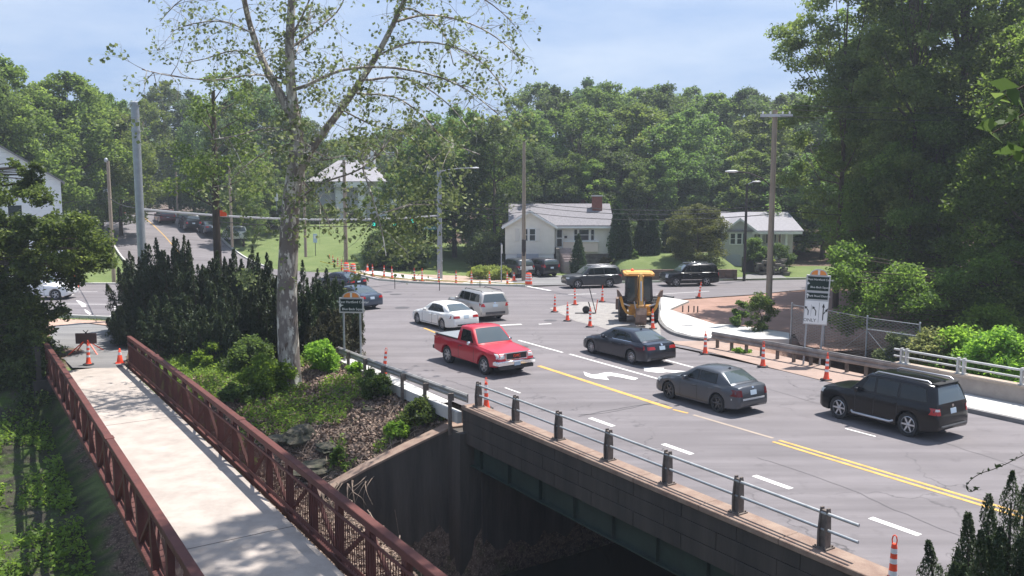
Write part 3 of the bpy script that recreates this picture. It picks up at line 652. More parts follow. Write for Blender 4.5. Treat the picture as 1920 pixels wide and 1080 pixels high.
for s, sg in ((3.02, -1), (6.42, 1)):
    chord(s, 1.27, .19, .16, 'top_chord'); chord(s, -.12, .17, .17, 'bottom_chord'); chord(s-sg*.085, 1.0, .045, .07, 'inner_rail')
    chord(s-sg*.10, .14, .02, .12, 'toe_plate')
    t = TF-.1; k = 0
    while t > TN:
        z = zd(t); mb = MB(); stbox(mb, s-.065, s+.065, t-.105, t+.105, z-.034, z+1.188); kid(mb, 'post', M['redsteel'], fb)
        t2 = max(t-sp, TN); z2 = zd(t2); a_ = ST(s, t-.07, z+1.1) if k % 2 else ST(s, t-.07, z+.0); b_ = ST(s, t2+.07, z2+.0) if k % 2 else ST(s, t2+.07, z2+1.1)
        mb = MB(); mb.beam(a_, b_, .075, .075); kid(mb, 'diagonal_brace', M['redsteel'], fb)
        t -= sp; k += 1
    mb = MB(); t = TF-.2
    while t > TN:
        z = zd(t); stbox(mb, s-sg*.075-.008, s-sg*.075+.008, t-.008, t+.008, z+.02, z+.97); t -= .115
    kid(mb, 'pickets', M['redsteel'], fb)
mb = MB(); t = TF-.1
while t > TN: stbox(mb, 3.0, 6.4, t-.05, t+.05, zd(t)-.36, zd(t)-.21); t -= sp*2
kid(mb, 'floor_beams', M['redsteel'], fb)
for s, t in ((3.02, 36.2), (6.42, 36.2), (3.02, 24.0), (6.42, 24.0)):
    mb = MB(); stbox(mb, s-.11, s+.11, t-.16, t+.16, zd(t)+1.352, zd(t)+1.362); kid(mb, 'splice_plate', M['redsteel'], fb)
ab = MB(); stbox(ab, 2.4, 7.0, 42.0, 43.0, -4.2, -.52); o_ = ab.build('footbridge_abutment', M['oldconc']); tag(o_, 'grey concrete abutment under the far end of the footbridge', 'abutment')
stl = MB(); stbox(stl, 2.55, 2.75, 42.2, 44.5, -3.2, .95); tag(stl.build('wing_wall', M['oldconc']), 'narrow grey concrete wall beside the far left end of the footbridge', 'retaining wall')
# ---------------------------------------------------------------- chain link fence right
def fencemesh():
    m, t, b = newmat('chain link'); L = t.links.new; g = t.nodes.new('ShaderNodeTexCoord'); b.inputs['Base Color'].default_value = (.22, .23, .23, 1); b.inputs['Metallic'].default_value = .5
    mp = t.nodes.new('ShaderNodeMapping'); mp.inputs['Rotation'].default_value = (0, R(45), 0); L(g.outputs['Object'], mp.inputs[0])
    w1 = t.nodes.new('ShaderNodeTexWave'); w1.bands_direction = 'X'; w1.inputs['Scale'].default_value = 3.2; L(mp.outputs[0], w1.inputs[0])
    w2 = t.nodes.new('ShaderNodeTexWave'); w2.bands_direction = 'Z'; w2.inputs['Scale'].default_value = 3.2; L(mp.outputs[0], w2.inputs[0])
    mm = t.nodes.new('ShaderNodeMath'); mm.operation = 'MAXIMUM'; L(w1.outputs['Fac'], mm.inputs[0]); L(w2.outputs['Fac'], mm.inputs[1])
    gt = t.nodes.new('ShaderNodeMath'); gt.operation = 'GREATER_THAN'; gt.inputs[1].default_value = .955; L(mm.outputs[0], gt.inputs[0]); L(gt.outputs[0], b.inputs['Alpha']); return m
M['chain'] = fencemesh()
cf = empty('chain_link_fence', P(1650, 690), 0, 'chain link fence and gate with grey pipe posts behind the far guardrail', 'fence')
fpx = [(1460, 642), (1522, 655), (1602, 676), (1702, 694)]; fpp = [P(u, v+4, 0) for u, v in fpx]; fpp = [p+Vector((1.0, 1.2, 0)) for p in fpp]
for p in fpp:
    mb = MB(); mb.tube([p+Vector((0, 0, -.3)), p+Vector((0, 0, 1.95))], .045, 8); mb.lathe([(.055, 0), (.03, .05)], 8, o=p+Vector((0, 0, 1.95))); kid(mb, 'post', M['steel'], cf, smooth=50)
mb = MB()
for a_, b_ in zip(fpp[:-1], fpp[1:]): mb.tube([a_+Vector((0, 0, 1.88)), b_+Vector((0, 0, 1.88))], .02, 6)
a_, b_ = fpp[2], fpp[3]; mb.tube([a_+Vector((0, 0, 1.35)), b_+Vector((0, 0, 1.35))], .035, 6); mb.tube([a_+Vector((0, 0, 1.3)), a_.lerp(b_, .5)+Vector((0, 0, .1))], .015, 6); mb.tube([fpp[2]+Vector((0, 0, 1.3)), fpp[1].lerp(fpp[2], .45)+Vector((0, 0, .1))], .015, 6)
kid(mb, 'rail', M['steel'], cf)
mb = MB(); 
for a_, b_ in zip(fpp[:-1], fpp[1:]): mb.add([a_, b_, b_+Vector((0, 0, 1.87)), a_+Vector((0, 0, 1.87))], [(0, 1, 2, 3)])
kid(mb, 'wire_mesh', M['chain'], cf)
# ================================================================ vehicles
def paint(name, c, metal=.35, rough=.32, coat=.45): return pbr(name, c, rough, metal=metal, coat=coat, spec=.5)
CM = dict(glass=pbr('car glass', (.010, .014, .016), .04, spec=.5), glass_sky=pbr('glass with painted sky reflection', (.060, .078, .082), .04, spec=1.0, coat=.6), tyre=M['blackrub'], rim=pbr('alloy rim', (.52, .52, .54), .35, metal=.75), rimd=pbr('dark alloy rim', (.10, .10, .105), .4, metal=.6),  # windshields and rear glass carry a pale sky reflection in their base colour
          chrome=pbr('chrome', (.75, .75, .77), .12, metal=1.0), blk=pbr('black trim', (.02, .02, .021), .5), lens=pbr('clear lamp lens', (.62, .62, .60), .12, spec=.9), tail=pbr('red lamp lens', (.38, .012, .012), .18, spec=.8), amber=pbr('amber lens', (.7, .2, .03), .2),
          plate=pbr('pale blue number plate', (.42, .50, .58), .5), under=pbr('dark underbody', (.012, .012, .012), .9), seatm=pbr('seat fabric', (.05, .045, .04), .9))
def ipl(x, pts): return float(np.interp(x, [p[0] for p in pts], [p[1] for p in pts]))
_wheel = {}
def wheel_meshes(r_, wd, style):
    k = (round(r_, 3), round(wd, 3), style)
    if k in _wheel: return _wheel[k]
    t = MB(); rr = r_*.68 if style != 'steel' else r_*.62
    t.lathe([(rr, -wd/2+.02), (r_*.93, -wd/2), (r_, -wd/2+.03), (r_, wd/2-.03), (r_*.93, wd/2), (rr, wd/2-.02)], 28, axis='Y', cap=False); t.lathe([(rr, wd/2-.03), (rr, -wd/2+.03)], 28, axis='Y', cap=False)
    a = t.build('tyre', CM['tyre'], smooth=50)
    m = MB(); y0 = wd/2-.025
    m.lathe([(rr, -wd/2+.03), (rr, y0), (rr*.93, y0+.008), (rr*.90, y0-.03)], 28, axis='Y', cap=False)
    ns = {'five': 5, 'six': 6, 'ten': 10, 'steel': 8}[style]
    for i in range(ns):
        an = i*2*math.pi/ns; wv = (rr*.28 if ns <= 6 else rr*.13)
        ca, sa = math.cos(an), math.sin(an); px, pz = -sa, ca
        r0, r1 = rr*.12, rr*.93; vs = []
        for y in (y0-.05, y0-.004):
            for (rad, ww_) in ((r0, wv*.9), (r1, wv*.62)):
                for sg in (-1, 1): vs.append((ca*rad+px*sg*ww_/2, y+(0 if rad == r1 else -.012), sa*rad+pz*sg*ww_/2))
        m.add(vs, [(0, 1, 3, 2), (4, 6, 7, 5), (0, 4, 5, 1), (2, 3, 7, 6), (0, 2, 6, 4), (1, 5, 7, 3)])
    m.lathe([(rr*.22, y0-.05), (rr*.22, y0-.008), (rr*.1, y0+.004), (.002, y0+.004)], 14, axis='Y', cap=False)
    b = m.build('rim', CM['rim'], smooth=40)
    d = MB(); d.lathe([(rr*.97, y0-.075), (.002, y0-.075)], 20, axis='Y', cap=False); c = d.build('shade_disc', CM['blk'])  # black disc stands for the shade behind the spokes
    for o in (a, b, c): COL.objects.unlink(o)
    _wheel[k] = (a.data, b.data, c.data)
    for o in (a, b, c): bpy.data.objects.remove(o)
    return _wheel[k]
def make_car(name, S, loc, ang, label, cat, group=None):
    """x forward from the rear bumper (0) to the nose (L), then centred; y left"""
    root = empty(name, loc, ang, label, cat, group)
    L, W = S['L'], S['W']/2; cx = L/2
    rw = S['r']; ax = [S['ro'], S['ro']+S['wb']]; ar = rw+S.get('ag', .055)
    sill = S.get('sill', .20); top = S['top']; belt = S['belt']
    pm = S['paint']; low = S.get('lower')
    stn = set([0, .02, .07, .16, .30, L-.30, L-.16, L-.07, L-.02, L])
    for a in ax:
        for k in range(-6, 7): stn.add(a+ar*math.sin(k*math.pi/12))
        stn.add(a-ar-.02); stn.add(a+ar+.02)
    for p in top: stn.add(p[0])
    for k in range(1, 14): stn.add(L*k/14)
    stn = sorted(stn); st2 = [stn[0]]
    for x in stn[1:]:
        if x-st2[-1] > .012: st2.append(x)
    stn = st2
    plan = S.get('plan', [(0, .80), (.02, .86), (.07, .905), (.16, .94), (.35, .975), (.9, 1), (L-1.2, 1), (L-.6, .965), (L-.30, .92), (L-.16, .87), (L-.07, .80), (L-.02, .72), (L, .66)])
    zb_pts = S.get('zbp', [(0, .36), (.07, .28), (.3, .24), (.6, sill), (L-.6, sill), (L-.25, .21), (L-.07, .26), (L, .34)])
    vs = []; nr = None
    for x in stn:
        w_ = W*ipl(x, plan); zb = ipl(x, zb_pts); za = 0
        for a in ax:
            if abs(x-a) < ar: za = max(za, rw*.98+math.sqrt(max(0, ar*ar-(x-a)**2)))
        arch = za > zb
        zb2 = max(zb, za); zt = ipl(x, top); zs = ipl(x, belt)
        zs = min(zs, zt-.02); zm = zb2+(zs-zb2)*.52
        bul = S.get('bul', .0)
        fl = S.get('flare', 0)*max(0, max(1-abs(x-a)/(ar*1.25) for a in ax))
        ring = [(0, max(zb+.02, za)), (w_*.80, max(zb, za)), (w_-.035+fl, zb2+.0), (w_-.004+fl, zb2+.035), (w_+fl*.6, zm), (w_-.012, zs-(zs-zm)*.28), (w_-.04, zs-.01), (w_-.10, zt-.012+(0 if zt-zs < .06 else 0)), (w_*.6, zt+.014), (0, zt+.022)]
        full = ring+[(-y, z) for (y, z) in ring[-2:0:-1]]
        nr = len(full); vs += [(x-cx, y, z) for (y, z) in full]
    fs = []
    for i in range(len(stn)-1):
        for k in range(nr): fs.append((i*nr+k, i*nr+(k+1) % nr, (i+1)*nr+(k+1) % nr, (i+1)*nr+k))
    fs += [tuple(range(nr-1, -1, -1)), tuple((len(stn)-1)*nr+k for k in range(nr))]
    b = MB().add(vs, fs); lowb = b.build('body', pm, root, smooth=38)
    bvs = [BVHTree.FromPolygons([Vector(v) for v in b.v], b.f)]
    # greenhouse
    gh = S['gh']; xb, xr, xf, xc = gh['x']; zr0, zr1 = gh['z']; wl, wt = gh['w']; wl *= W; wt *= W
    zbr, zbf = ipl(xb, belt)-.0, ipl(xc, belt)-.0
    zbr, zbf = gh.get('base', (ipl(xb, top), ipl(xc, top)))
    st = [(xb, zbr, zbr+.005, 0)]
    nb = 5
    for i in range(1, nb): q = i/nb; st.append((xb+(xr-xb)*q, 0, zbr+(zr0-zbr)*(1-(1-q)**gh.get('cr', 1.18)), 1))
    zmid = max(zr0, zr1)+gh.get('arch', .02)
    for q, z in ((0, zr0), (.25, zr0*.45+zmid*.55), (.5, zmid), (.75, zr1*.45+zmid*.55), (1, zr1)): st.append((xr+(xf-xr)*q, 0, z, 1))
    for i in range(1, nb): q = i/nb; st.append((xf+(xc-xf)*q, 0, zr1+(zbf-zr1)*(q**gh.get('cf', 1.15)), 1))
    st.append((xc, zbf, zbf+.005, 0))
    H_ = zmid; vs = []
    for x, _, zt, fl in st:
        zl = zbr+(zbf-zbr)*(x-xb)/(xc-xb)-.06
        def wy(z): q = min(max((z-zl)/(H_-zl), 0), 1); return wl+(wt-wl)*(q**1.25)
        e = .055 if zt-zl > .18 else .012
        tp = gh.get('taper', .0); pf = 1-tp*(abs((x-(xb+xc)/2)/((xc-xb)/2))**3)
        ring = [(wl*pf, zl), (wy((zl+zt)/2)*pf, (zl+zt)/2), (wy(zt-e)*pf, zt-e), ((wy(zt)-e*.9)*pf, zt-e*.15), (wy(zt)*.55*pf, zt+.018), (0, zt+.026)]
        full = ring+[(-y, z) for (y, z) in ring[-2::-1]]; n2 = len(full); vs += [(x-cx, y, z) for (y, z) in full]
    fs = []
    for i in range(len(st)-1):
        for k in range(n2-1): fs.append((i*n2+k, i*n2+k+1, (i+1)*n2+k+1, (i+1)*n2+k))
    fs += [tuple(range(n2-1, -1, -1)), tuple((len(st)-1)*n2+k for k in range(n2))]
    g = MB().add(vs, fs); g.build('cabin', S.get('roofpaint', pm), root, smooth=40)
    bvs.append(BVHTree.FromPolygons([Vector(v) for v in g.v], g.f))
    def cast(o, d):
        best = None
        for t in bvs:
            h = t.ray_cast(Vector(o), Vector(d))
            if h[0] is not None and (best is None or h[3] < best[3]): best = h
        return best
    def panel(nm, quad, d, mat, nx=8, ny=4, off=.006, par=root):
        """quad: four corners (in the plane seen along d), projected onto the skin"""
        d = Vector(d).normalized(); A, B, C_, D = [Vector(p) for p in quad]; pv = []; ok = True
        for j in range(ny+1):
            for i in range(nx+1):
                u, v = i/nx, j/ny; p = (A*(1-u)+B*u)*(1-v)+(D*(1-u)+C_*u)*v
                h = cast(p-d*4, d)
                if h is None: h = (p, -d, 0, 0)
                n_ = h[1]; n_ = n_ if n_.dot(d) < 0 else -n_
                pv.append(h[0]+n_*off)
        ff = [(j*(nx+1)+i, j*(nx+1)+i+1, (j+1)*(nx+1)+i+1, (j+1)*(nx+1)+i) for j in range(ny) for i in range(nx)]
        # skirt so the panel is a solid pane
        bd = [i for i in range(nx+1)]+[(j)*(nx+1)+nx for j in range(1, ny+1)]+[ny*(nx+1)+i for i in range(nx-1, -1, -1)]+[j*(nx+1) for j in range(ny-1, 0, -1)]
        n0 = len(pv); pv += [Vector(pv[i])+d*.02 for i in bd]; nb_ = len(bd)
        ff += [(bd[i], bd[(i+1) % nb_], n0+(i+1) % nb_, n0+i) for i in range(nb_)]
        return MB().add(pv, ff).build(nm, mat, par, smooth=60)
    def side_panel(nm, pts, mat, sg, **k):      # pts (x,z) four corners
        return panel(nm, [(x-cx, 0, z) for x, z in pts], (0, -sg, 0), mat, **k)
    for sg in (1, -1):
        for wn in S['wins']:
            mx_, mz_ = sum(p[0] for p in wn)/4, sum(p[1] for p in wn)/4
            side_panel('window_gasket', [(x+(.03 if x > mx_ else -.03), z+(.022 if z > mz_ else -.022)) for x, z in wn], CM['blk'], sg, off=.004)
            side_panel('window', wn, CM['glass'], sg, off=.009)
        if S.get('trimline'):
            side_panel('window_trim', S['trimline'], CM['chrome'], sg, off=.010, nx=14, ny=1)
    m_ = gh.get('wsin', .09)
    zA, zB = zbf+.05, zr1-.05; wA, wB = wl-m_, wt-m_-.02
    fx = (lambda q: xc+(xf-xc)*q)
    panel('windshield', [(fx(.10)-cx, wA, zA), (fx(.10)-cx, -wA, zA), (fx(.90)-cx, -wB, zB), (fx(.90)-cx, wB, zB)], (-.55, 0, -.8), CM['glass_sky'], nx=10, ny=6, off=.008) if not gh.get('nows') else None
    # rear glass along its own direction
    q0, q1 = gh.get('rq', (.12, .88))
    xa, xd = xb+(xr-xb)*q0, xb+(xr-xb)*q1; za_, zd_ = zbr+(zr0-zbr)*q0, zbr+(zr0-zbr)*q1
    dd = Vector((zr0-zbr, 0, -(xr-xb))).normalized()
    rm = gh.get('rsin', .10)
    panel('rear_window', [(xa-cx, wl-rm, za_), (xa-cx, -wl+rm, za_), (xd-cx, -wt+rm+.02, zd_), (xd-cx, wt-rm-.02, zd_)], dd, S.get('rglass', CM['glass_sky']), nx=10, ny=5, off=.008)
    # wheels
    tm, rmh, dm = wheel_meshes(rw, S.get('tw', .225), S.get('rims', 'five'))
    for a in ax:
        for sg in (1, -1):
            we = empty('wheel', (a-cx, sg*(W-S.get('tw', .225)/2-.025), rw), 0 if sg > 0 else math.pi); we.parent = root
            for nm, d in (('tyre', tm), ('rim', rmh), ('shade_disc', dm)):
                o = bpy.data.objects.new(nm, d); COL.objects.link(o); o.parent = we
                if nm == 'rim' and S.get('rimmat'):
                    o.data = d.copy(); o.data.materials[0] = S['rimmat']
    # dark underbody so wheel wells read dark
    mb = MB(); mb.box((0, 0, (sill+.02+.55)/2+.0), (L*.86, W*1.34, .36)); mb.build('underbody', CM['under'], root)
    # lamps, grille, plates, seams: (kind, quad as (y,z)) on the ends, both sides where y>0
    for (nm, q, mat, mir) in S.get('front', []):
        for sg in ((1, -1) if mir else (1,)):
            panel(nm, [(cx, y*sg, z) for y, z in q], (-1, 0, 0), mat, nx=6, ny=3, off=.009)
    for (nm, q, mat, mir) in S.get('rear', []):
        for sg in ((1, -1) if mir else (1,)):
            panel(nm, [(-cx, y*sg, z) for y, z in q], (1, 0, 0), mat, nx=6, ny=3, off=.009)
    for (nm, q, mat) in S.get('side', []):
        for sg in (1, -1): side_panel(nm, q, mat, sg, nx=8, ny=2, off=.008)
    # dark sill strip and door seams
    for sg in (1, -1): side_panel('sill_trim', [(ax[0]+ar+.04, sill+.02), (ax[1]-ar-.04, sill+.02), (ax[1]-ar-.04, sill+.10), (ax[0]+ar+.04, sill+.10)], CM['blk'], sg, nx=6, ny=1, off=.004)
    for x in S.get('seams', []):
        for sg in (1, -1): side_panel('door_seam', [(x-.011, sill+.10), (x+.011, sill+.10), (x+.011, ipl(x, belt)-.02), (x-.011, ipl(x, belt)-.02)], CM['blk'], sg, nx=1, ny=6, off=.003)
    for x in S.get('handles', []):
        for sg in (1, -1):
            z = ipl(x, belt)-.13; h = cast((x-cx, sg*3, z), (0, -sg, 0)); y = h[0].y if h else sg*W
            mb = MB(); mb.box((x-cx, y+sg*.022, z), (.2, .035, .032)); mb.build('door_handle', S.get('handlemat', pm), root, bevel=.008)
    # mirrors
    mxx = S.get('mx', xc-.35)
    for sg in (1, -1):
        z = ipl(mxx, belt)+.09; mb = MB(); h = cast((mxx-cx, sg*3, z-.04), (0, -sg, 0)); y = h[0].y if h else sg*wl
        mb.box((mxx-cx, y+sg*.14, z), (.12, .20, .15)); mb.box((mxx-cx+.02, y+sg*.03, z-.05), (.07, .10, .04)); mb.build('mirror', S.get('mirmat', pm), root, bevel=.03, smooth=50)
    if S.get('rails'):
        rc, rm_ = S['rails']
        for sg in (1, -1):
            y = sg*(wt-.10); x0, x1 = xr-cx+.12, xf-cx-.15; zz = H_+.055
            mb = MB(); mb.tube([(x0, y, zz-.07), (x0+.12, y, zz), (x1-.12, y, zz), (x1, y, zz-.07)], .024, 8); mb.build('roof_rail', rm_, root, smooth=60)
    if S.get('antenna', 1):
        mb = MB(); mb.prism([(-.09, 0), (.07, 0), (-.06, .07)], -.015, .015, 'XZ', (xr-cx+.1, 0, zr0+.03)); mb.build('antenna_fin', pm, root)
    if S.get('extra'): S['extra'](root, cx, W, panel, cast)
    return root
def spec_sedan(L, W, Hh, wb, pm, **k):
    top = [(0, .62), (.03, .80), (.07, .93), (.13, 1.00), (.30, 1.02), (.62, 1.03), (1.2, 1.0), (L-1.55, .97), (L-1.25, .955), (L-.8, .88), (L-.35, .76), (L-.1, .66), (L, .55)]
    bl = [(0, .60), (.1, .90), (.6, .94), (1.4, .95), (L-1.5, .90), (L-.8, .80), (L-.3, .68), (L, .54)]
    ro = k.get('ro', L-wb-.86)
    s_ = Hh/1.46
    gh = dict(x=(.50, 1.42, L-2.18, L-1.28), z=(Hh-.05, Hh-.035), w=(.90, .68), arch=.02, taper=.10)
    xb, xr, xf, xc = gh['x']
    wins = [[(xc-.72, .985), (xf-.38, .995), (xf-.38, Hh-.115), (xf-.15, Hh-.13)],
            [(xf-.45, .995), (xr+.45-.20, 1.005), (xr+.42-.08, Hh-.125), (xf-.45, Hh-.112)],
            [(xr+.18, 1.01), (xr-.30, 1.04), (xr+.02, Hh-.18), (xr+.27, Hh-.13)]]
    d = dict(L=L, W=W, r=.325, wb=wb, ro=ro, top=top, belt=bl, paint=pm, gh=gh, wins=wins, rims='ten', tw=.215, seams=[xf-.42, xc-.25, xr+.15], handles=[xf-.28, xr+.42], mx=xc-.62)
    d.update(k); return d
def spec_suv(L, W, Hh, wb, pm, **k):
    hz = k.pop('hood', 1.10); bz = k.pop('beltz', 1.12)
    top = [(0, .70), (.03, .95), (.07, bz-.02), (.3, bz), (1.2, bz), (L-1.6, bz-.02), (L-1.3, hz+.01), (L-.7, hz-.03), (L-.25, hz-.08), (L-.07, hz-.15), (L, hz-.28)]
    bl = [(0, .68), (.1, bz-.08), (.5, bz-.03), (L-1.7, bz-.06), (L-1.2, hz-.07), (L-.6, hz-.11), (L-.2, hz-.19), (L, hz-.30)]
    ro = k.get('ro', L-wb-.90)
    gh = dict(x=(.08, .34, L-2.08, L-1.36), z=(Hh-.07, Hh-.05), w=(.93, .76), arch=.03, taper=.04, rq=(.10, .86), rsin=.13, cr=1.5)
    gh.update(k.pop('ghx', {}))
    xb, xr, xf, xc = gh['x']; zw0 = bz+.04; zw1 = Hh-.16
    sx = (xf-xr)
    wins = [[(xc-.48, zw0), (xf-.30, zw0), (xf-.30, zw1), (xf-.02, zw1-.02)],
            [(xf-.38, zw0), (xf-1.20, zw0), (xf-1.20, zw1), (xf-.38, zw1)],
            [(xf-1.30, zw0), (xr+.12, zw0+.03), (xr+.22, zw1-.03), (xf-1.30, zw1)]]
    d = dict(L=L, W=W, r=.375, wb=wb, ro=ro, top=top, belt=bl, paint=pm, gh=gh, wins=wins, rims='five', tw=.245, sill=.26, seams=[xf-.34, xc-.3, xf-1.25], handles=[xf-.20, xf-1.08], mx=xc-.42, flare=.02,
             plan=[(0, .86), (.02, .90), (.07, .93), (.16, .955), (.35, .98), (.9, 1), (L-1.0, 1), (L-.5, .975), (L-.25, .94), (L-.12, .90), (L-.05, .85), (L, .78)],
             zbp=[(0, .42), (.07, .34), (.3, .30), (.6, .26), (L-.6, .26), (L-.25, .27), (L-.07, .33), (L, .40)])
    d.update(k); return d
def text_mesh(nm, s, size, mat, par, mtx, ext=.002, align='CENTER'):
    cu = bpy.data.curves.new('t', 'FONT'); cu.body = s; cu.size = size; cu.extrude = ext; cu.align_x = align; cu.align_y = 'CENTER'; cu.resolution_u = 3
    o = bpy.data.objects.new('t', cu); COL.objects.link(o); dg = bpy.context.evaluated_depsgraph_get(); dg.update()
    me = bpy.data.meshes.new_from_object(o.evaluated_get(dg)); bpy.data.objects.remove(o); me.materials.clear(); me.materials.append(mat)
    q = bpy.data.objects.new(nm, me); COL.objects.link(q); q.parent = par; q.matrix_local = mtx; return q
def hit(u, v, y0=20, y1=400):
    d = ray(u, v); y = y0
    while y < y1:
        t = y/d.y; z = CAM_H+d.z*t
        if z <= H1(d.x*t, y): return Vector((d.x*t, y, H1(d.x*t, y)))
        y += .5
    return Vector((d.x*y1/d.y, y1, H1(d.x*y1/d.y, y1)))
def centre_from_wheels(S, pf, pr, ang, near=1):
    """near=1: the wheels seen are on the car's left side"""
    f = Vector((math.cos(ang), math.sin(ang), 0)); l = Vector((-f.y, f.x, 0))
    m = (P(*pf)+P(*pr))/2; m = m-l*near*(S['W']/2-.06); off = S['ro']+S['wb']/2-S['L']/2
    return m-f*off
A0 = ROADA
def C(r, g, b): return (r, g, b)
pr_ = [[(.52, .62), (.86, .62), (.84, .75), (.46, .75)]]
# ---- red pickup
def pickup_extra(root, cx, W, panel, cast):
    # open box walls already in the body; a grey cover sits inside the rails
    mb = MB(); mb.box((-cx+1.03, 0, 1.225), (1.86, W*2-.30, .03)); mb.build('bed_cover', pbr('grey bed cover', (.20, .22, .24), .7, var=.1), root, bevel=.01)
    mb = MB()
    for sg in (1, -1): mb.box((-cx+1.03, sg*(W-.10), 1.225), (1.95, .07, .045))
    mb.box((-cx+.06, 0, 1.22), (.06, W*2-.2, .05)); mb.build('bed_rail', root.get('pm') and CM['blk'] or CM['blk'], root)
    mb = MB(); mb.box((cx-.02, 0, .60), (.20, W*1.93, .20)); mb.box((cx-.16, W*.93, .60), (.34, .12, .20)); mb.box((cx-.16, -W*.93, .60), (.34, .12, .20)); mb.build('front_bumper', CM['chrome'], root, bevel=.035, smooth=40)
    mb = MB(); mb.box((cx+.02, 0, .42), (.12, W*1.7, .14)); mb.build('air_dam', CM['blk'], root, bevel=.02)
    mb = MB(); mb.box((-cx-.06, 0, .58), (.20, W*1.9, .18)); mb.build('rear_bumper', CM['blk'], root, bevel=.03)
    mb = MB(); mb.box((cx+.09, 0, .57), (.012, .31, .16)); mb.build('license_plate', CM['plate'], root)
    M_ = Matrix.Translation((cx+.045, 0, .885)) @ Matrix(((0, 0, 1), (1, 0, 0), (0, 1, 0))).to_4x4()
    text_mesh('badge', 'GMC', .17, M['red'], root, M_, .008)
    mb = MB(); mb.box((cx-.0, 0, .885), (.03, 1.02, .235)); mb.build('grille', CM['blk'], root, bevel=.01)
    mb = MB(); mb.box((cx-.0, 0, 1.025), (.06, 1.25, .035)); mb.box((cx+.0, 0, .745), (.06, 1.1, .03))
    for sg in (1, -1): mb.box((cx-.0, sg*.54, .885), (.06, .035, .28))
    mb.build('grille_surround', CM['chrome'], root, bevel=.008)
red = paint('red truck paint', (.42, .005, .022), metal=0, rough=.4, coat=.5)
Lp = 5.25
SP = dict(L=Lp, W=2.0, r=.39, wb=3.02, ro=1.18, paint=red, sill=.36, ag=.075, tw=.25, rims='six', antenna=0, flare=.02,
    top=[(0, 1.17), (.03, 1.21), (1.95, 1.21), (1.97, 1.19), (3.3, 1.19), (3.62, 1.17), (4.2, 1.12), (4.9, 1.06), (5.14, 1.02), (5.22, .98), (Lp, .93)],
    belt=[(0, 1.10), (1.9, 1.13), (3.4, 1.12), (3.9, 1.08), (4.9, .98), (Lp, .90)],
    zbp=[(0, .52), (.07, .48), (.6, .40), (4.5, .38), (5.1, .45), (Lp, .50)],
    plan=[(0, .94), (.03, .965), (.3, .98), (1, 1), (4, 1), (4.7, .98), (5.0, .96), (5.15, .93), (5.22, .90), (Lp, .86)],
    gh=dict(x=(1.99, 2.12, 2.98, 3.68), z=(1.83, 1.83), w=(.93, .75), arch=.03, taper=.02, cr=1.6, rq=(.15, .8), rsin=.14, base=(1.19, 1.165)),
    wins=[[(3.30, 1.24), (2.30, 1.24), (2.34, 1.70), (2.93, 1.68)]], seams=[2.22, 3.46], handles=[2.42], handlemat=CM['blk'], mx=3.22, mirmat=CM['chrome'],
    front=[('headlight', [(.60, .80), (.93, .80), (.90, 1.00), (.60, 1.00)], CM['lens'], True)],
    rear=[('taillight', [(.80, .72), (.96, .72), (.96, 1.12), (.80, 1.12)], CM['tail'], True)],
    side=[('side_marker', [(5.10, .82), (5.19, .82), (5.19, .96), (5.10, .96)], CM['lens'])], extra=pickup_extra)
ang = A0+math.pi+R(2)
make_car('pickup_truck', SP, centre_from_wheels(SP, (915, 703), (832, 680), ang, -1), ang, 'red pickup truck with grey bed cover and chrome front bumper', 'pickup truck')
PL = [(.26, .0), (-.26, .0), (-.26, .14), (.26, .14)]
def plate(z, w_=.16): return ('license_plate', [(w_, z), (-w_, z), (-w_, z+.16), (w_, z+.16)], CM['plate'], False)
def badge(z): return ('badge', [(.05, z), (-.05, z), (-.05, z+.08), (.05, z+.08)], CM['chrome'], False)
# ---- white sedan
Sw = spec_sedan(4.85, 1.86, 1.47, 2.78, paint('white car paint', (.80, .79, .76), metal=0, rough=.3), rear=[('taillight', [(.42, .76), (.90, .74), (.86, .90), (.44, .88)], CM['tail'], True), plate(.74), ('bumper_trim', [(.6, .34), (-.6, .34), (-.6, .42), (.6, .42)], CM['blk'], False)], front=[('headlight', [(.5, .58), (.84, .60), (.82, .72), (.5, .68)], CM['lens'], True)])
make_car('sedan', Sw, centre_from_wheels(Sw, (779, 606), (833, 620), A0+R(3), 1), A0+R(3), 'white four door sedan behind the red pickup truck', 'car')
# ---- charcoal blue sedan, mid lane
Sb = spec_sedan(4.94, 1.87, 1.47, 2.97, paint('charcoal blue paint', (.030, .033, .045), metal=.6, rough=.28), ro=1.10,
    rear=[('taillight', [(.40, .78), (.89, .77), (.86, .92), (.44, .90)], CM['tail'], True), plate(.74), badge(.93), ('bumper_trim', [(.7, .34), (-.7, .34), (-.7, .40), (.7, .40)], CM['blk'], False)], front=[('headlight', [(.5, .58), (.84, .60), (.82, .72), (.5, .68)], CM['lens'], True)])
Sb['trimline'] = [(3.56, .965), (1.15, .985), (1.15, 1.012), (3.56, .985)]
make_car('sedan', Sb, centre_from_wheels(Sb, (1109, 662), (1183, 684), A0-R(1), 1), A0-R(1), 'charcoal blue sedan with bright window trim and red tail lamps beside the white lane arrow', 'car')
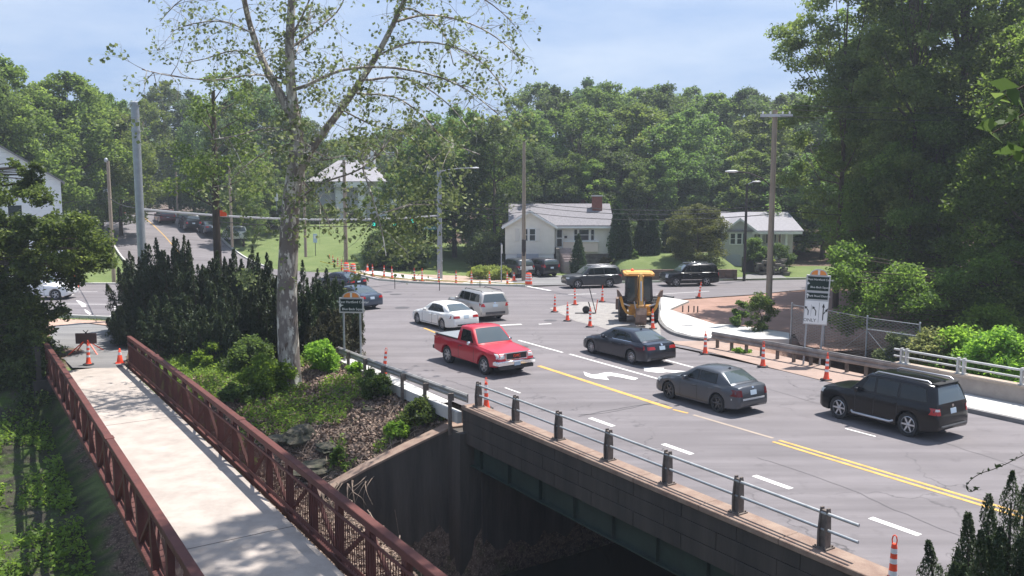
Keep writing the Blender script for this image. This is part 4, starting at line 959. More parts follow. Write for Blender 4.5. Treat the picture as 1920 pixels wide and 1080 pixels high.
# ---- grey older sedan
Sj = spec_sedan(4.40, 1.74, 1.45, 2.51, paint('slate grey paint', (.070, .076, .088), metal=.5, rough=.4), ro=.98, rims='six', rimmat=CM['rimd'],
    rear=[('taillight', [(.58, .70), (.84, .70), (.80, .92), (.60, .92)], pbr('dark red lens', (.12, .01, .012), .25), True), plate(.72), badge(.92), ('bumper_strip', [(.84, .56), (-.84, .56), (-.84, .62), (.84, .62)], pbr('bright bumper strip', (.5, .5, .5), .3), False)], front=[('headlight', [(.5, .58), (.80, .60), (.78, .72), (.5, .70)], CM['lens'], True)])
Sj['top'] = [(0, .60), (.03, .80), (.07, .96), (.13, 1.01), (.30, 1.03), (.55, 1.03), (1.2, 1.0), (2.9, .97), (3.15, .955), (3.6, .89), (4.05, .78), (4.3, .68), (4.4, .55)]
Sj['gh'] = dict(x=(.42, 1.10, 2.25, 3.02), z=(1.41, 1.42), w=(.91, .70), arch=.025, taper=.08)
Sj['wins'] = [[(2.62, 1.0), (2.02, 1.01), (2.02, 1.33), (2.22, 1.32)], [(1.93, 1.01), (1.12, 1.02), (1.14, 1.31), (1.93, 1.33)]]
Sj['seams'] = [1.98, 2.85]; Sj['handles'] = [2.12, 1.30]; Sj['mx'] = 2.55
cj_ = make_car('sedan', Sj, centre_from_wheels(Sj, (1252.7, 749), (1344, 772), A0+R(1), 1), A0+R(1), 'slate grey compact sedan with a bright rear bumper strip, middle of the near cars', 'car')
cj_.scale = (.955, .97, 1)
# ---- black SUV
def step_extra(root, cx, W, panel, cast):
    for sg in (1, -1):
        mb = MB(); mb.tube([(-cx+1.62, sg*(W-.02), .42), (-cx+1.7, sg*(W+.05), .38), (-cx+3.2, sg*(W+.05), .38), (-cx+3.3, sg*(W-.02), .42)], .04, 8); mb.build('side_step', CM['rim'], root, smooth=60)
    mb = MB(); mb.box((-cx-.02, 0, .50), (.10, W*1.5, .05)); mb.build('bumper_step', CM['rimd'], root, bevel=.02)
    mb = MB(); mb.box((-cx+.36, 0, 1.765), (.26, W*1.25, .03)); mb.build('spoiler', CM['blk'], root, bevel=.012)
blk = pbr('black car paint', (.003, .003, .005), .22, spec=.35, coat=.12)
S4 = spec_suv(4.83, 1.92, 1.80, 2.79, blk, ro=1.08, r=.39, sill=.34, rims='six', rails=(0, CM['rim']), extra=step_extra, beltz=1.15, hood=1.12,
    rear=[('taillight', [(.72, .86), (.93, .86), (.90, 1.07), (.74, 1.07)], CM['tail'], True), ('reversing_lamp', [(.74, .98), (.88, .98), (.86, 1.05), (.76, 1.05)], CM['lens'], True), plate(.86), badge(1.06)],
    front=[('headlight', [(.55, .80), (.88, .82), (.86, .96), (.55, .96)], CM['lens'], True), ('grille', [(.45, .62), (-.45, .62), (-.45, .9), (.45, .9)], CM['blk'], False)])
c4_ = make_car('suv', S4, centre_from_wheels(S4, (1567, 786), (1702, 818), A0-R(.5), 1), A0-R(.5), 'shiny black sport utility vehicle with silver roof rails and side steps', 'suv')
c4_.scale = (.91, .95, 1)
# ---- silver SUV at the crossing
sil = paint('silver beige paint', (.47, .45, .43), metal=.45, rough=.35)
Ss = spec_suv(5.0, 2.0, 1.77, 2.86, sil, rails=(0, CM['rimd']), lower=1, r=.375,
    rear=[('taillight', [(.66, .90), (.95, .92), (.93, 1.10), (.74, 1.10)], CM['tail'], True), plate(.88), badge(1.08), ('bumper_cover', [(.90, .40), (-.90, .40), (-.92, .60), (.92, .60)], CM['rimd'], False)],
    front=[('headlight', [(.5, .78), (.86, .80), (.84, .92), (.5, .92)], CM['lens'], True)])
ang = R(119); f_ = Vector((math.cos(ang), math.sin(ang), 0))
make_car('suv', Ss, P(930, 603)+f_*2.55, ang, ang and 'silver sport utility vehicle seen from behind, right of the white sedan', 'suv')
# ---- grey SUV far lane
gry = paint('grey suv paint', (.060, .063, .068), metal=.5, rough=.35)
Sg = spec_suv(5.0, 2.0, 1.78, 2.86, gry, rails=(0, CM['rim']), ro=1.18,
    front=[('headlight', [(.55, .80), (.90, .80), (.88, .92), (.55, .92)], CM['lens'], True), ('grille', [(.48, .66), (-.48, .66), (-.48, .92), (.48, .92)], CM['chrome'], False), ('bumper_cover', [(.8, .42), (-.8, .42), (-.8, .54), (.8, .54)], CM['blk'], False)],
    rear=[('taillight', [(.66, .90), (.95, .92), (.93, 1.10), (.74, 1.10)], CM['tail'], True)])
ang = R(194); cg_ = make_car('suv', Sg, centre_from_wheels(Sg, (1084, 541), (1143, 540), ang, 1), ang, 'dark grey sport utility vehicle turning in front of the cream house', 'suv')
Se = spec_suv(5.18, 2.04, 1.89, 2.95, blk, rails=(0, CM['chrome']), ro=1.25, r=.40, beltz=1.22, hood=1.20,
    front=[('headlight', [(.70, .78), (.92, .78), (.90, 1.04), (.72, 1.04)], CM['lens'], True), ('grille', [(.58, .68), (-.58, .68), (-.58, 1.0), (.58, 1.0)], CM['rimd'], False)],
    side=[('side_moulding', [(1.75, .56), (3.75, .56), (3.75, .60), (1.75, .60)], CM['chrome'])], rear=[('taillight', [(.8, .9), (.95, .9), (.93, 1.15), (.8, 1.15)], CM['tail'], True)], handlemat=CM['chrome'])
cg_.scale = (.94, .96, .98)
ang = R(190); ce_ = make_car('suv', Se, centre_from_wheels(Se, (1270.5, 537.9), (1323, 536.4), ang, 1), ang, 'large black sport utility vehicle with chrome trim to the right of the backhoe', 'suv')
ce_.scale = (.89, .95, .96)
# ---- parked in the driveway
Sp1 = spec_suv(4.6, 1.86, 1.66, 2.66, paint('dark green grey paint', (.05, .055, .06), metal=.5, rough=.3), rear=[('tailgate_glare', [(.80, .72), (-.80, .72), (-.82, 1.04), (.82, 1.04)], paint('white painted reflection', (.7, .7, .7)), False), ('taillight', [(.66, .92), (.88, .92), (.86, 1.08), (.70, 1.08)], CM['tail'], True), plate(.60)])  # white rear panel stands for a bright reflection on the dark tailgate
ang = R(117); f_ = Vector((math.cos(ang), math.sin(ang), 0))
make_car('suv', Sp1, P(988, 521, .05)+f_*2.35, ang, 'parked sport utility vehicle with reflection-painted tailgate in the driveway, partly behind the wooden pole', 'suv')
Sp2 = spec_suv(4.6, 1.86, 1.66, 2.66, paint('dark plum grey paint', (.035, .033, .040), metal=.5, rough=.3), rear=[('taillight', [(.62, .90), (.9, .92), (.86, 1.16), (.74, 1.16)], CM['tail'], True), plate(.78)])
make_car('suv', Sp2, P(1036, 520, .05)+f_*2.35, ang, 'parked dark sport utility vehicle with high red tail lamps below the cream house steps', 'suv')
# ---- two dark cars half hidden by the junipers
Sa = spec_sedan(4.7, 1.82, 1.44, 2.7, paint('midnight paint', (.020, .024, .036), metal=.5, rough=.25), rear=[('taillight', [(.42, .76), (.88, .74), (.84, .90), (.44, .88)], CM['tail'], True), plate(.74)])
ang = R(141); f_ = Vector((math.cos(ang), math.sin(ang), 0)); make_car('sedan', Sa, P(674, 547)+f_*2.35, ang, 'midnight blue sedan farther back than the blue grey car, seen between juniper tips', 'car')
Sc = spec_sedan(4.7, 1.82, 1.46, 2.7, paint('blue grey paint', (.085, .11, .15), metal=.5, rough=.3), rear=[('taillight', [(.50, .76), (.88, .76), (.84, .94), (.52, .90)], CM['tail'], True), plate(.70)])
Sc['rims'] = 'five'; ang = R(131); f_ = Vector((math.cos(ang), math.sin(ang), 0)); make_car('sedan', Sc, P(700, 581)+f_*2.4, ang, 'blue grey sedan right behind the small wayfinding sign', 'car')
# ---- the queue on the hill
def roaddir(p):
    k = min(range(len(up)-1), key=lambda i: (up[i]-p).length); d = up[k+1]-up[k]; return math.atan2(d.y, d.x)
def onroad(u, v):
    best = None
    for y in np.arange(74, 170, .5):
        d = ray(u, v); t = y/d.y; q = Vector((d.x*t, y, CAM_H+d.z*t)); k = min(range(len(up)), key=lambda i: (up[i].xy-q.xy).length)
        e = abs(up[k].z-q.z)
        if best is None or e < best[0]: best = (e, q, up[k].z)
    q = best[1]; q.z = best[2]; return q
hill = [((440, 452), paint('bright white paint', (.75, .75, .73), metal=0), 'suv', 'white pickup or wagon climbing the hill, last in the queue on the uphill street', 'suv', 'suv'),
        ((392, 440), paint('slate paint', (.06, .07, .09)), 'sedan', 'slate sedan on the uphill street partly hidden behind the dark trunk', 'sedan', 'car'),
        ((356, 430), paint('soft black paint', (.015, .016, .018)), 'suv', 'black sport utility vehicle on the uphill street, between the maroon one and the dark trunk', 'suv', 'suv'),
        ((309, 417), paint('maroon paint', (.10, .02, .025)), 'suv', 'maroon and black sport utility vehicle higher up the uphill street', 'suv', 'suv'),
        ((217, 412), paint('steel blue paint', (.07, .09, .14)), 'sedan', 'steel blue sedan on the upper left of the uphill street beside the thin wooden pole', 'sedan', 'car')]
for (px, pm, kd, lab, nm, cat) in hill:
    S = (spec_suv(4.9, 1.95, 1.80, 2.8, pm) if kd == 'suv' else spec_sedan(4.7, 1.82, 1.46, 2.7, pm)); S['rear'] = [('taillight', [(.62, .8), (.88, .8), (.86, 1.0), (.70, 1.0)] if kd == 'suv' else [(.5, .76), (.85, .76), (.82, .9), (.52, .9)], CM['tail'], True), plate(.74)]
    q = onroad(*px); a_ = roaddir(q)
    if nm == 'suv' and 'white' in lab: lab = 'white sport utility vehicle, lowest in the queue on the uphill street'
    make_car(nm, S, q, a_, lab, cat)
Sv = spec_suv(4.8, 1.9, 1.75, 2.75, paint('clean white paint', (.78, .78, .78), metal=0), front=[('headlight', [(.55, .80), (.88, .82), (.86, .96), (.55, .96)], CM['lens'], True)])
make_car('suv', Sv, P(62, 563)+Vector((0, 1, 0)), R(2), 'white sport utility vehicle on the left street mostly hidden by overhanging leaves', 'suv')
# ================================================================ traffic furniture
def mk_delineator():
    r_ = empty('traffic_delineator', (0, 0, -50)); 
    mb = MB(); mb.lathe([(.25, 0), (.25, .045), (.20, .065)], 8); mb.build('base', M['blackrub'], r_)
    mb = MB(); mb.lathe([(.135, .066), (.11, .12), (.082, .34), (.068, .62), (.058, .90), (.052, .96), (.042, .985)], 14); mb.build('tube', M['orange'], r_, smooth=50)
    for z, a, b in ((.36, .0815, .0765), (.60, .069, .0655), (.80, .063, .060)):
        mb = MB(); mb.lathe([(a+.003, z), (b+.003, z+.10)], 14, cap=False); mb.build('reflective_band', M['reflwhite'], r_, smooth=50)
    mb = MB(); mb.tube([(-.035, 0, .98), (-.045, 0, 1.06), (-.03, 0, 1.13), (0, 0, 1.155), (.03, 0, 1.13), (.045, 0, 1.06), (.035, 0, .98)], .013, 6); mb.build('handle', M['orange'], r_)
    return r_
def mk_cone():
    r_ = empty('traffic_cone', (0, 0, -50)); mb = MB(); mb.box((0, 0, .02), (.38, .38, .04)); mb.build('base', M['orange'], r_, bevel=.01)
    mb = MB(); mb.lathe([(.145, .041), (.035, .70), (.02, .71)], 16); mb.build('cone_body', M['orange'], r_, smooth=50)
    mb = MB(); mb.lathe([(.089, .40), (.068, .53)], 16, cap=False); mb.build('reflective_band', M['reflwhite'], r_, smooth=50); return r_
def mk_drum():
    r_ = empty('traffic_drum', (0, 0, -50)); mb = MB(); mb.lathe([(.34, 0), (.34, .06), (.31, .07)], 18); mb.build('base', M['blackrub'], r_)
    mb = MB(); mb.lathe([(.30, .07), (.295, .30), (.28, .305), (.275, .53), (.262, .535), (.255, .76), (.243, .765), (.235, .95), (.20, 1.0), (.06, 1.01)], 20); mb.build('drum_body', M['orange'], r_, smooth=40)
    for z0, z1, ra, rb_ in ((.33, .47, .281, .278), (.57, .71, .263, .259), (.80, .90, .244, .239)):
        mb = MB(); mb.lathe([(ra+.003, z0), (rb_+.003, z1)], 20, cap=False); mb.build('reflective_band', M['reflwhite'], r_, smooth=50)
    mb = MB(); mb.tube([(-.06, 0, 1.0), (-.06, 0, 1.08), (.06, 0, 1.08), (.06, 0, 1.0)], .015, 6); mb.build('handle', M['orange'], r_); return r_
proto = {'d': mk_delineator(), 'c': mk_cone(), 'b': mk_drum()}
CN = {'d': 'delineator', 'c': 'cone', 'b': 'barrel'}
first = {'d': 1, 'c': 1, 'b': 1}
FURN = [
 ('d', 720, 702, 'orange delineator tube behind the guardrail, near the small wayfinding sign', None),
 ('d', 912, 767, 'orange delineator tube behind the first post of the near bridge railing', None),
 ('d', 1672, 1112, 'orange delineator tube in the near lane, closest to the camera', None),
 ('d', 1549, 713, 'orange delineator tube at the road edge in front of the black sport utility vehicle', None),
 ('d', 1430, 688, 'orange delineator tube at the road edge, middle one of the three before the guardrail', None),
 ('d', 1322, 664, 'orange delineator tube at the start of the far guardrail beside a white kerb end', None),
 ('d', 1040, 585, 'orange delineator tube on the gravel edge, leftmost of the group around the backhoe', 'g'),
 ('d', 1064, 602, 'orange delineator tube on a white line, second from the left near the backhoe', 'g'),
 ('d', 1078, 572, 'orange delineator tube on the gravel just below the turning grey sport utility vehicle', 'g'),
 ('d', 1106, 613, 'orange delineator tube nearest the charcoal blue sedan, left of the backhoe', 'g'),
 ('d', 1129, 566, 'orange delineator tube with a ragged orange top, farthest back left of the backhoe', 'g'),
 ('d', 1224, 617, 'orange delineator tube right behind the backhoe bucket', 'g'),
 ('d', 1310, 558, 'leaning orange delineator tube in front of the large black sport utility vehicle', 'g'),
 ('c', 688.7, 508.7, 'small orange cone on the new far sidewalk, nearest the left barrel', 'f'),
 ('d', 699, 519, 'orange delineator tube, first one to the right of the left far barrel', 'f'),
 ('d', 720, 521, 'orange delineator tube, second to the right of the left far barrel', 'f'),
 ('d', 735.4, 523.6, 'orange delineator tube, third to the right of the left far barrel', 'f'),
 ('d', 777.4, 527, 'orange delineator tube, left one of the pair left of the steel mast', 'f'),
 ('d', 791.4, 528, 'orange delineator tube, right one of the pair left of the steel mast', 'f'),
 ('d', 822.7, 531.7, 'orange delineator tube standing right in front of the steel mast with the street name sign', 'f'),
 ('d', 854.8, 532.8, 'orange delineator tube, first to the right of the steel mast', 'f'),
 ('d', 884, 533.5, 'orange delineator tube, second to the right of the steel mast', 'f'),
 ('d', 918.3, 534.4, 'orange delineator tube in front of the yellow green hedge', 'f'),
 ('d', 951.5, 535, 'orange delineator tube just left of the tall wooden pole by the driveway', 'f'),
 ('c', 963.7, 526, 'small orange cone beside the foot of the tall wooden pole by the driveway', 'f'),
 ('b', 991, 534.4, 'orange and white barrel at the driveway mouth beside the tall wooden pole', 'b'),
 ('b', 661.7, 514.5, 'orange and white barrel on the far kerb behind the dark cars', 'b'),
 ('b', 650, 512.5, 'orange and white barrel half behind another one at the left end of the far kerb', 'b'),
 ('b', 141, 540, 'orange and white barrel on the far side of the left street', 'b'),
 ('d', 108, 541, 'orange delineator tube on the left street beside the barrel, partly behind leaves', None),
 ('d', 618, 497, 'orange delineator tube, leftmost of the far kerb row at the foot of the hill', 'f'),
 ('d', 625, 500, 'orange delineator tube, second from the left in the far kerb row', 'f'),
 ('d', 633, 504, 'orange delineator tube, third from the left in the far kerb row', 'f'),
 ('d', 641, 508, 'orange delineator tube, fourth from the left, just before the left far barrels', 'f'),
 ('c', 225, 681, 'orange traffic cone with white collar at the right of the footbridge end', None),
 ('d', 166, 684, 'orange delineator tube at the far end of the footbridge in front of the barricade sign', None)]
GR = {'g': 'orange delineators around the backhoe', 'f': 'orange markers along the far kerb', 'b': 'orange and white barrels'}
rr = random.Random(5)
for (k, u, v, lab, g) in FURN:
    o = proto[k] if first[k] else copy_tree(proto[k]); first[k] = 0
    z = 0.0
    if k == 'c' and v < 540: z = .1
    if v == 684 or v == 681: z = -.26
    o.location = P(u, v, z); o.rotation_euler = (rr.uniform(-.03, .03), rr.uniform(-.03, .03), rr.uniform(0, 6)); tag(o, lab, CN[k], GR.get(g))
    if 'leaning' in lab: o.rotation_euler = (0, .14, 0)
    if u == 720 and v == 702: o.rotation_euler = (0, .10, 0)
# barricade sign seen from behind at the footbridge end
bs = empty('barricade_sign', P(163, 664, -.2), R(4), 'brown backed sign board on a folding orange stand at the footbridge end', 'road sign')
mb = MB(); mb.box((0, 0, .78), (1.0, .03, .52)); mb.build('board', pbr('brown board back', (.10, .055, .045), .8, var=.2), bs)
mb = MB(); mb.box((0, .02, .78), (.08, .04, .6)); mb.tube([(-.12, 0, 1.18), (0, 0, 1.06), (.12, 0, 1.18)], .02, 6); mb.tube([(0, 0, 1.0), (0, 0, 1.1)], .03, 6); mb.build('bracket', M['blackm'], bs)
for sx, sy in ((-1, -1), (1, -1), (-1, 1), (1, 1)):
    mb = MB(); mb.beam((sx*.12, sy*.03, .62), (sx*.72, sy*.5, .02), .045); mb.build('leg', M['orange'], bs)
# ---------------------------------------------------------------- backhoe loader
bh = empty('backhoe_loader', P(1198, 606), R(-4), 'yellow backhoe loader seen from behind with folded boom and raised side stabilisers', 'backhoe')
Ym, Bm = M['yellowm'], M['blackm']
worn = pbr('worn brown bucket steel', (.12, .075, .06), .75, col2=(.20, .14, .11), vscale=5, bump=.3)
def bwheel(x, y, r_, w_):
    e = empty('wheel', (x, y, r_)); e.parent = bh
    mb = MB(); mb.lathe([(r_*.55, -w_/2+.04), (r_*.9, -w_/2), (r_, -w_/2+.06), (r_, w_/2-.06), (r_*.9, w_/2), (r_*.55, w_/2-.04)], 26, axis='X', cap=False)
    for k in range(18):
        a = k*2*math.pi/18
        for sg in (-1, 1): mb.box((sg*w_*.24, math.cos(a)*(r_+.012), math.sin(a)*(r_+.012)), (w_*.46, .07, .05), M=Matrix.Rotation(a-math.pi/2, 3, 'X') @ Matrix.Rotation(sg*.5, 3, 'Z'))
    mb.build('tyre', M['blackrub'], e, smooth=40)
    mb = MB(); mb.lathe([(r_*.55, -w_/2+.05), (r_*.50, -w_/2+.12), (.1, -w_/2+.12)], 20, axis='X', cap=False); mb.lathe([(r_*.55, w_/2-.05), (r_*.50, w_/2-.12), (.1, w_/2-.12)], 20, axis='X', cap=False); mb.build('rim', Ym, e, smooth=40)
for sx in (-1, 1): bwheel(sx*.93, .75, .74, .46); bwheel(sx*.85, 2.85, .50, .34)
mb = MB(); mb.box((0, 1.6, .78), (.8, 3.2, .42)); mb.box((0, 2.75, 1.25), (.85, 1.3, .55)); mb.build('chassis', Ym, bh, bevel=.04)
mb = MB(); mb.box((0, -.05, .80), (1.25, .22, .62)); mb.box((0, .10, 1.06), (1.5, .3, .10)); mb.box((-.42, -.2, 1.02), (.28, .16, .12)); mb.box((.42, -.2, 1.02), (.28, .16, .12)); mb.build('rear_frame', Ym, bh, bevel=.02)
mb = MB()
for sx in (-1, 1):
    mb.box((sx*.72, 1.05, 1.28), (.55, 1.3, .09)); mb.beam((sx*.80, .35, 1.1), (sx*.70, .42, 2.74), .09); mb.beam((sx*.72, 1.75, 1.1), (sx*.68, 1.7, 2.74), .09); mb.beam((sx*.76, 1.1, 1.2), (sx*.69, 1.1, 2.74), .06)
mb.beam((-.74, .38, 1.95), (-.5, .36, 1.95), .05); mb.box((0, .5, 1.1), (1.5, .4, .16)); mb.beam((-.7, .42, 2.70), (.7, .42, 2.70), .08); mb.beam((0.0, .38, 1.2), (0.0, .42, 2.7), .05); mb.build('cab_frame', Bm, bh)
mb = MB(); mb.box((0, .40, 1.95), (1.38, .02, 1.45)); mb.box((-.735, 1.05, 1.98), (.02, 1.2, 1.4)); mb.box((.735, 1.05, 1.98), (.02, 1.2, 1.4)); mb.box((0, 1.74, 1.98), (1.36, .02, 1.4))
gm = pbr('cab glass', (.10, .14, .14), .05, spec=1.0); gm.node_tree.nodes['Principled BSDF'].inputs['Transmission Weight'].default_value = .6; mb.build('window', gm, bh)
mb = MB(); mb.box((0, 1.05, 2.86), (1.78, 1.75, .17)); mb.box((0, 1.05, 2.965), (1.5, 1.4, .05)); mb.box((-.72, .12, 2.85), (.16, .1, .12)); mb.box((.72, .12, 2.85), (.16, .1, .12)); mb.build('roof', pbr('sun faded yellow roof', (.75, .36, .08), .5, var=.1), bh, bevel=.04)
mb = MB(); mb.box((0, 1.0, 1.45), (.5, .5, .14)); mb.box((0, 1.22, 1.8), (.48, .12, .6)); mb.build('seat', Bm, bh, bevel=.04)
mb = MB(); mb.lathe([(.09, 3.0), (.09, 3.08), (.03, 3.13)], 10, o=(-.35, 1.2, 0)); mb.build('beacon', M['orange'], bh)
# boom: swing tower, main boom up, dipper folded down, bucket
mb = MB(); mb.box((0, -.38, .85), (.46, .42, .6)); mb.box((0, -.35, .5), (.6, .3, .2)); mb.build('swing_tower', Ym, bh, bevel=.03)
mb = MB()
for sx in (-.13, .13):
    mb.prism([(-.48, .75), (-.30, .75), (-.36, 1.5), (-.50, 2.2), (-.74, 2.92), (-.96, 2.86), (-.80, 2.1), (-.62, 1.5)], sx-.035, sx+.035, 'YZ')
mb.box((0, -.56, 1.7), (.22, .06, 1.7), M=Matrix.Rotation(R(8), 3, 'X')); mb.build('boom', Ym, bh)
mb = MB()
mb.prism([(-.88, 3.02), (-.66, 2.94), (-.96, 2.0), (-1.28, 1.12), (-1.48, 1.15), (-1.2, 2.2)], -.10, .10, 'YZ'); mb.build('dipper_arm', pbr('light worn yellow', (.66, .38, .10), .5, col2=(.48, .26, .07), vscale=3), bh, bevel=.02)
mb = MB(); mb.tube([(0, -.75, 1.3), (0, -1.0, 2.3)], .055, 8); mb.tube([(0, -1.45, 1.5), (0, -1.12, 2.6)], .05, 8); mb.tube([(.22, -.3, .9), (.3, -.1, 1.3)], .04, 8); mb.tube([(-.22, -.3, .9), (-.3, -.1, 1.3)], .04, 8); mb.build('hydraulic_cylinder', CM['rim'], bh, smooth=60)
mb = MB(); mb.tube([(.06, -.7, 1.0), (.2, -.85, 1.8), (.10, -1.0, 2.9)], .018, 6); mb.tube([(-.06, -.7, 1.0), (-.2, -.85, 1.8), (-.10, -1.0, 2.9)], .018, 6); mb.build('hose', Bm, bh)
mb = MB()
for sx in (-.28, .28): mb.prism([(-1.30, 1.12), (-1.55, 1.12), (-1.72, .75), (-1.66, .32), (-1.30, .10), (-.98, .16), (-1.05, .40), (-1.22, .75)], sx-.02, sx+.02, 'YZ')
cv = [(-1.55, 1.10), (-1.72, .75), (-1.66, .32), (-1.30, .10), (-.98, .16)]
for (a, b), (c, d) in zip(cv[:-1], cv[1:]): mb.beam((0, a, b), (0, c, d), .56, .03)
for k in range(4): mb.box((-.22+k*.147, -.93, .19), (.06, .16, .04))
mb.build('bucket', worn, bh)
mb = MB(); mb.box((0, -1.36, 1.12), (.3, .22, .26)); mb.tube([(-.2, -1.3, 1.0), (.2, -1.3, 1.0)], .05, 8); mb.build('bucket_linkage', pbr('bright worn linkage', (.55, .28, .10), .5, var=.3, vscale=8), bh, bevel=.02)
for sx in (-1, 1):
    e = empty('stabiliser', (0, 0, 0)); e.parent = bh
    mb = MB(); pts = [(sx*.45, -.18, .62), (sx*.70, -.22, .62), (sx*.95, -.24, .98), (sx*1.16, -.24, 1.72)]
    for p, q in zip(pts[:-1], pts[1:]): mb.beam(p, q, .17, .15)
    mb.build('arm', Ym, e, bevel=.02)
    mb = MB(); mb.prism([(sx*1.02, 1.65), (sx*1.30, 1.60), (sx*1.34, 2.02), (sx*1.22, 1.98)], -.42, -.06, 'XZ'); mb.build('foot_pad', worn, e)
    mb = MB(); mb.tube([(sx*.4, -.2, 1.0), (sx*.98, -.22, 1.2)], .045, 8); mb.build('cylinder', CM['rim'], e)
mb = MB(); mb.prism([(4.0, .25), (4.6, .2), (4.75, .55), (4.3, 1.05), (3.95, .95)], -1.15, 1.15, 'YZ'); mb.build('front_bucket', worn, bh)
mb = MB()
for sx in (-.55, .55): mb.beam((sx, 2.0, 1.5), (sx, 3.2, 1.2), .12, .2); mb.beam((sx, 3.2, 1.2), (sx, 4.1, .5), .12, .2)
mb.build('loader_arm', Ym, bh)
# small survey stand / plate compactor handle left of the machine
st_ = empty('tool_stand', P(1112, 588), 0, 'dark leaning hand tool on a small wheel standing on the gravel left of the backhoe', 'tool')
mb = MB(); mb.beam((.18, 0, .0), (-.28, 0, 1.75), .07, .05); mb.beam((-.1, .1, .1), (-.3, 0, .75), .05, .05); mb.build('handle', Bm, st_)
mb = MB(); mb.lathe([(.2, -.05), (.24, 0), (.2, .05)], 14, axis='Y', o=(-.45, 0, .26)); mb.build('wheel', M['blackrub'], st_)
mb = MB(); mb.beam((.16, 0, .02), (.27, -.05, .9), .05); mb.build('orange_stake', M['orange'], st_)
mb = MB(); mb.box((-.5, .0, .03), (1.3, .25, .05)); mb.build('base', Bm, st_)
for i, u in enumerate((1280, 1291, 1301, 1308)):
    mb = MB(); mb.tube([(0, 0, 0), (0, 0, .42)], .04, 6); o = mb.build('anchor_rod', Bm, None); o.location = P(u-.0, 585+i*.4, .04); tag(o, 'short dark vertical rod standing in the dirt of the new sidewalk corner', 'rod', 'four dark rods in the dirt')
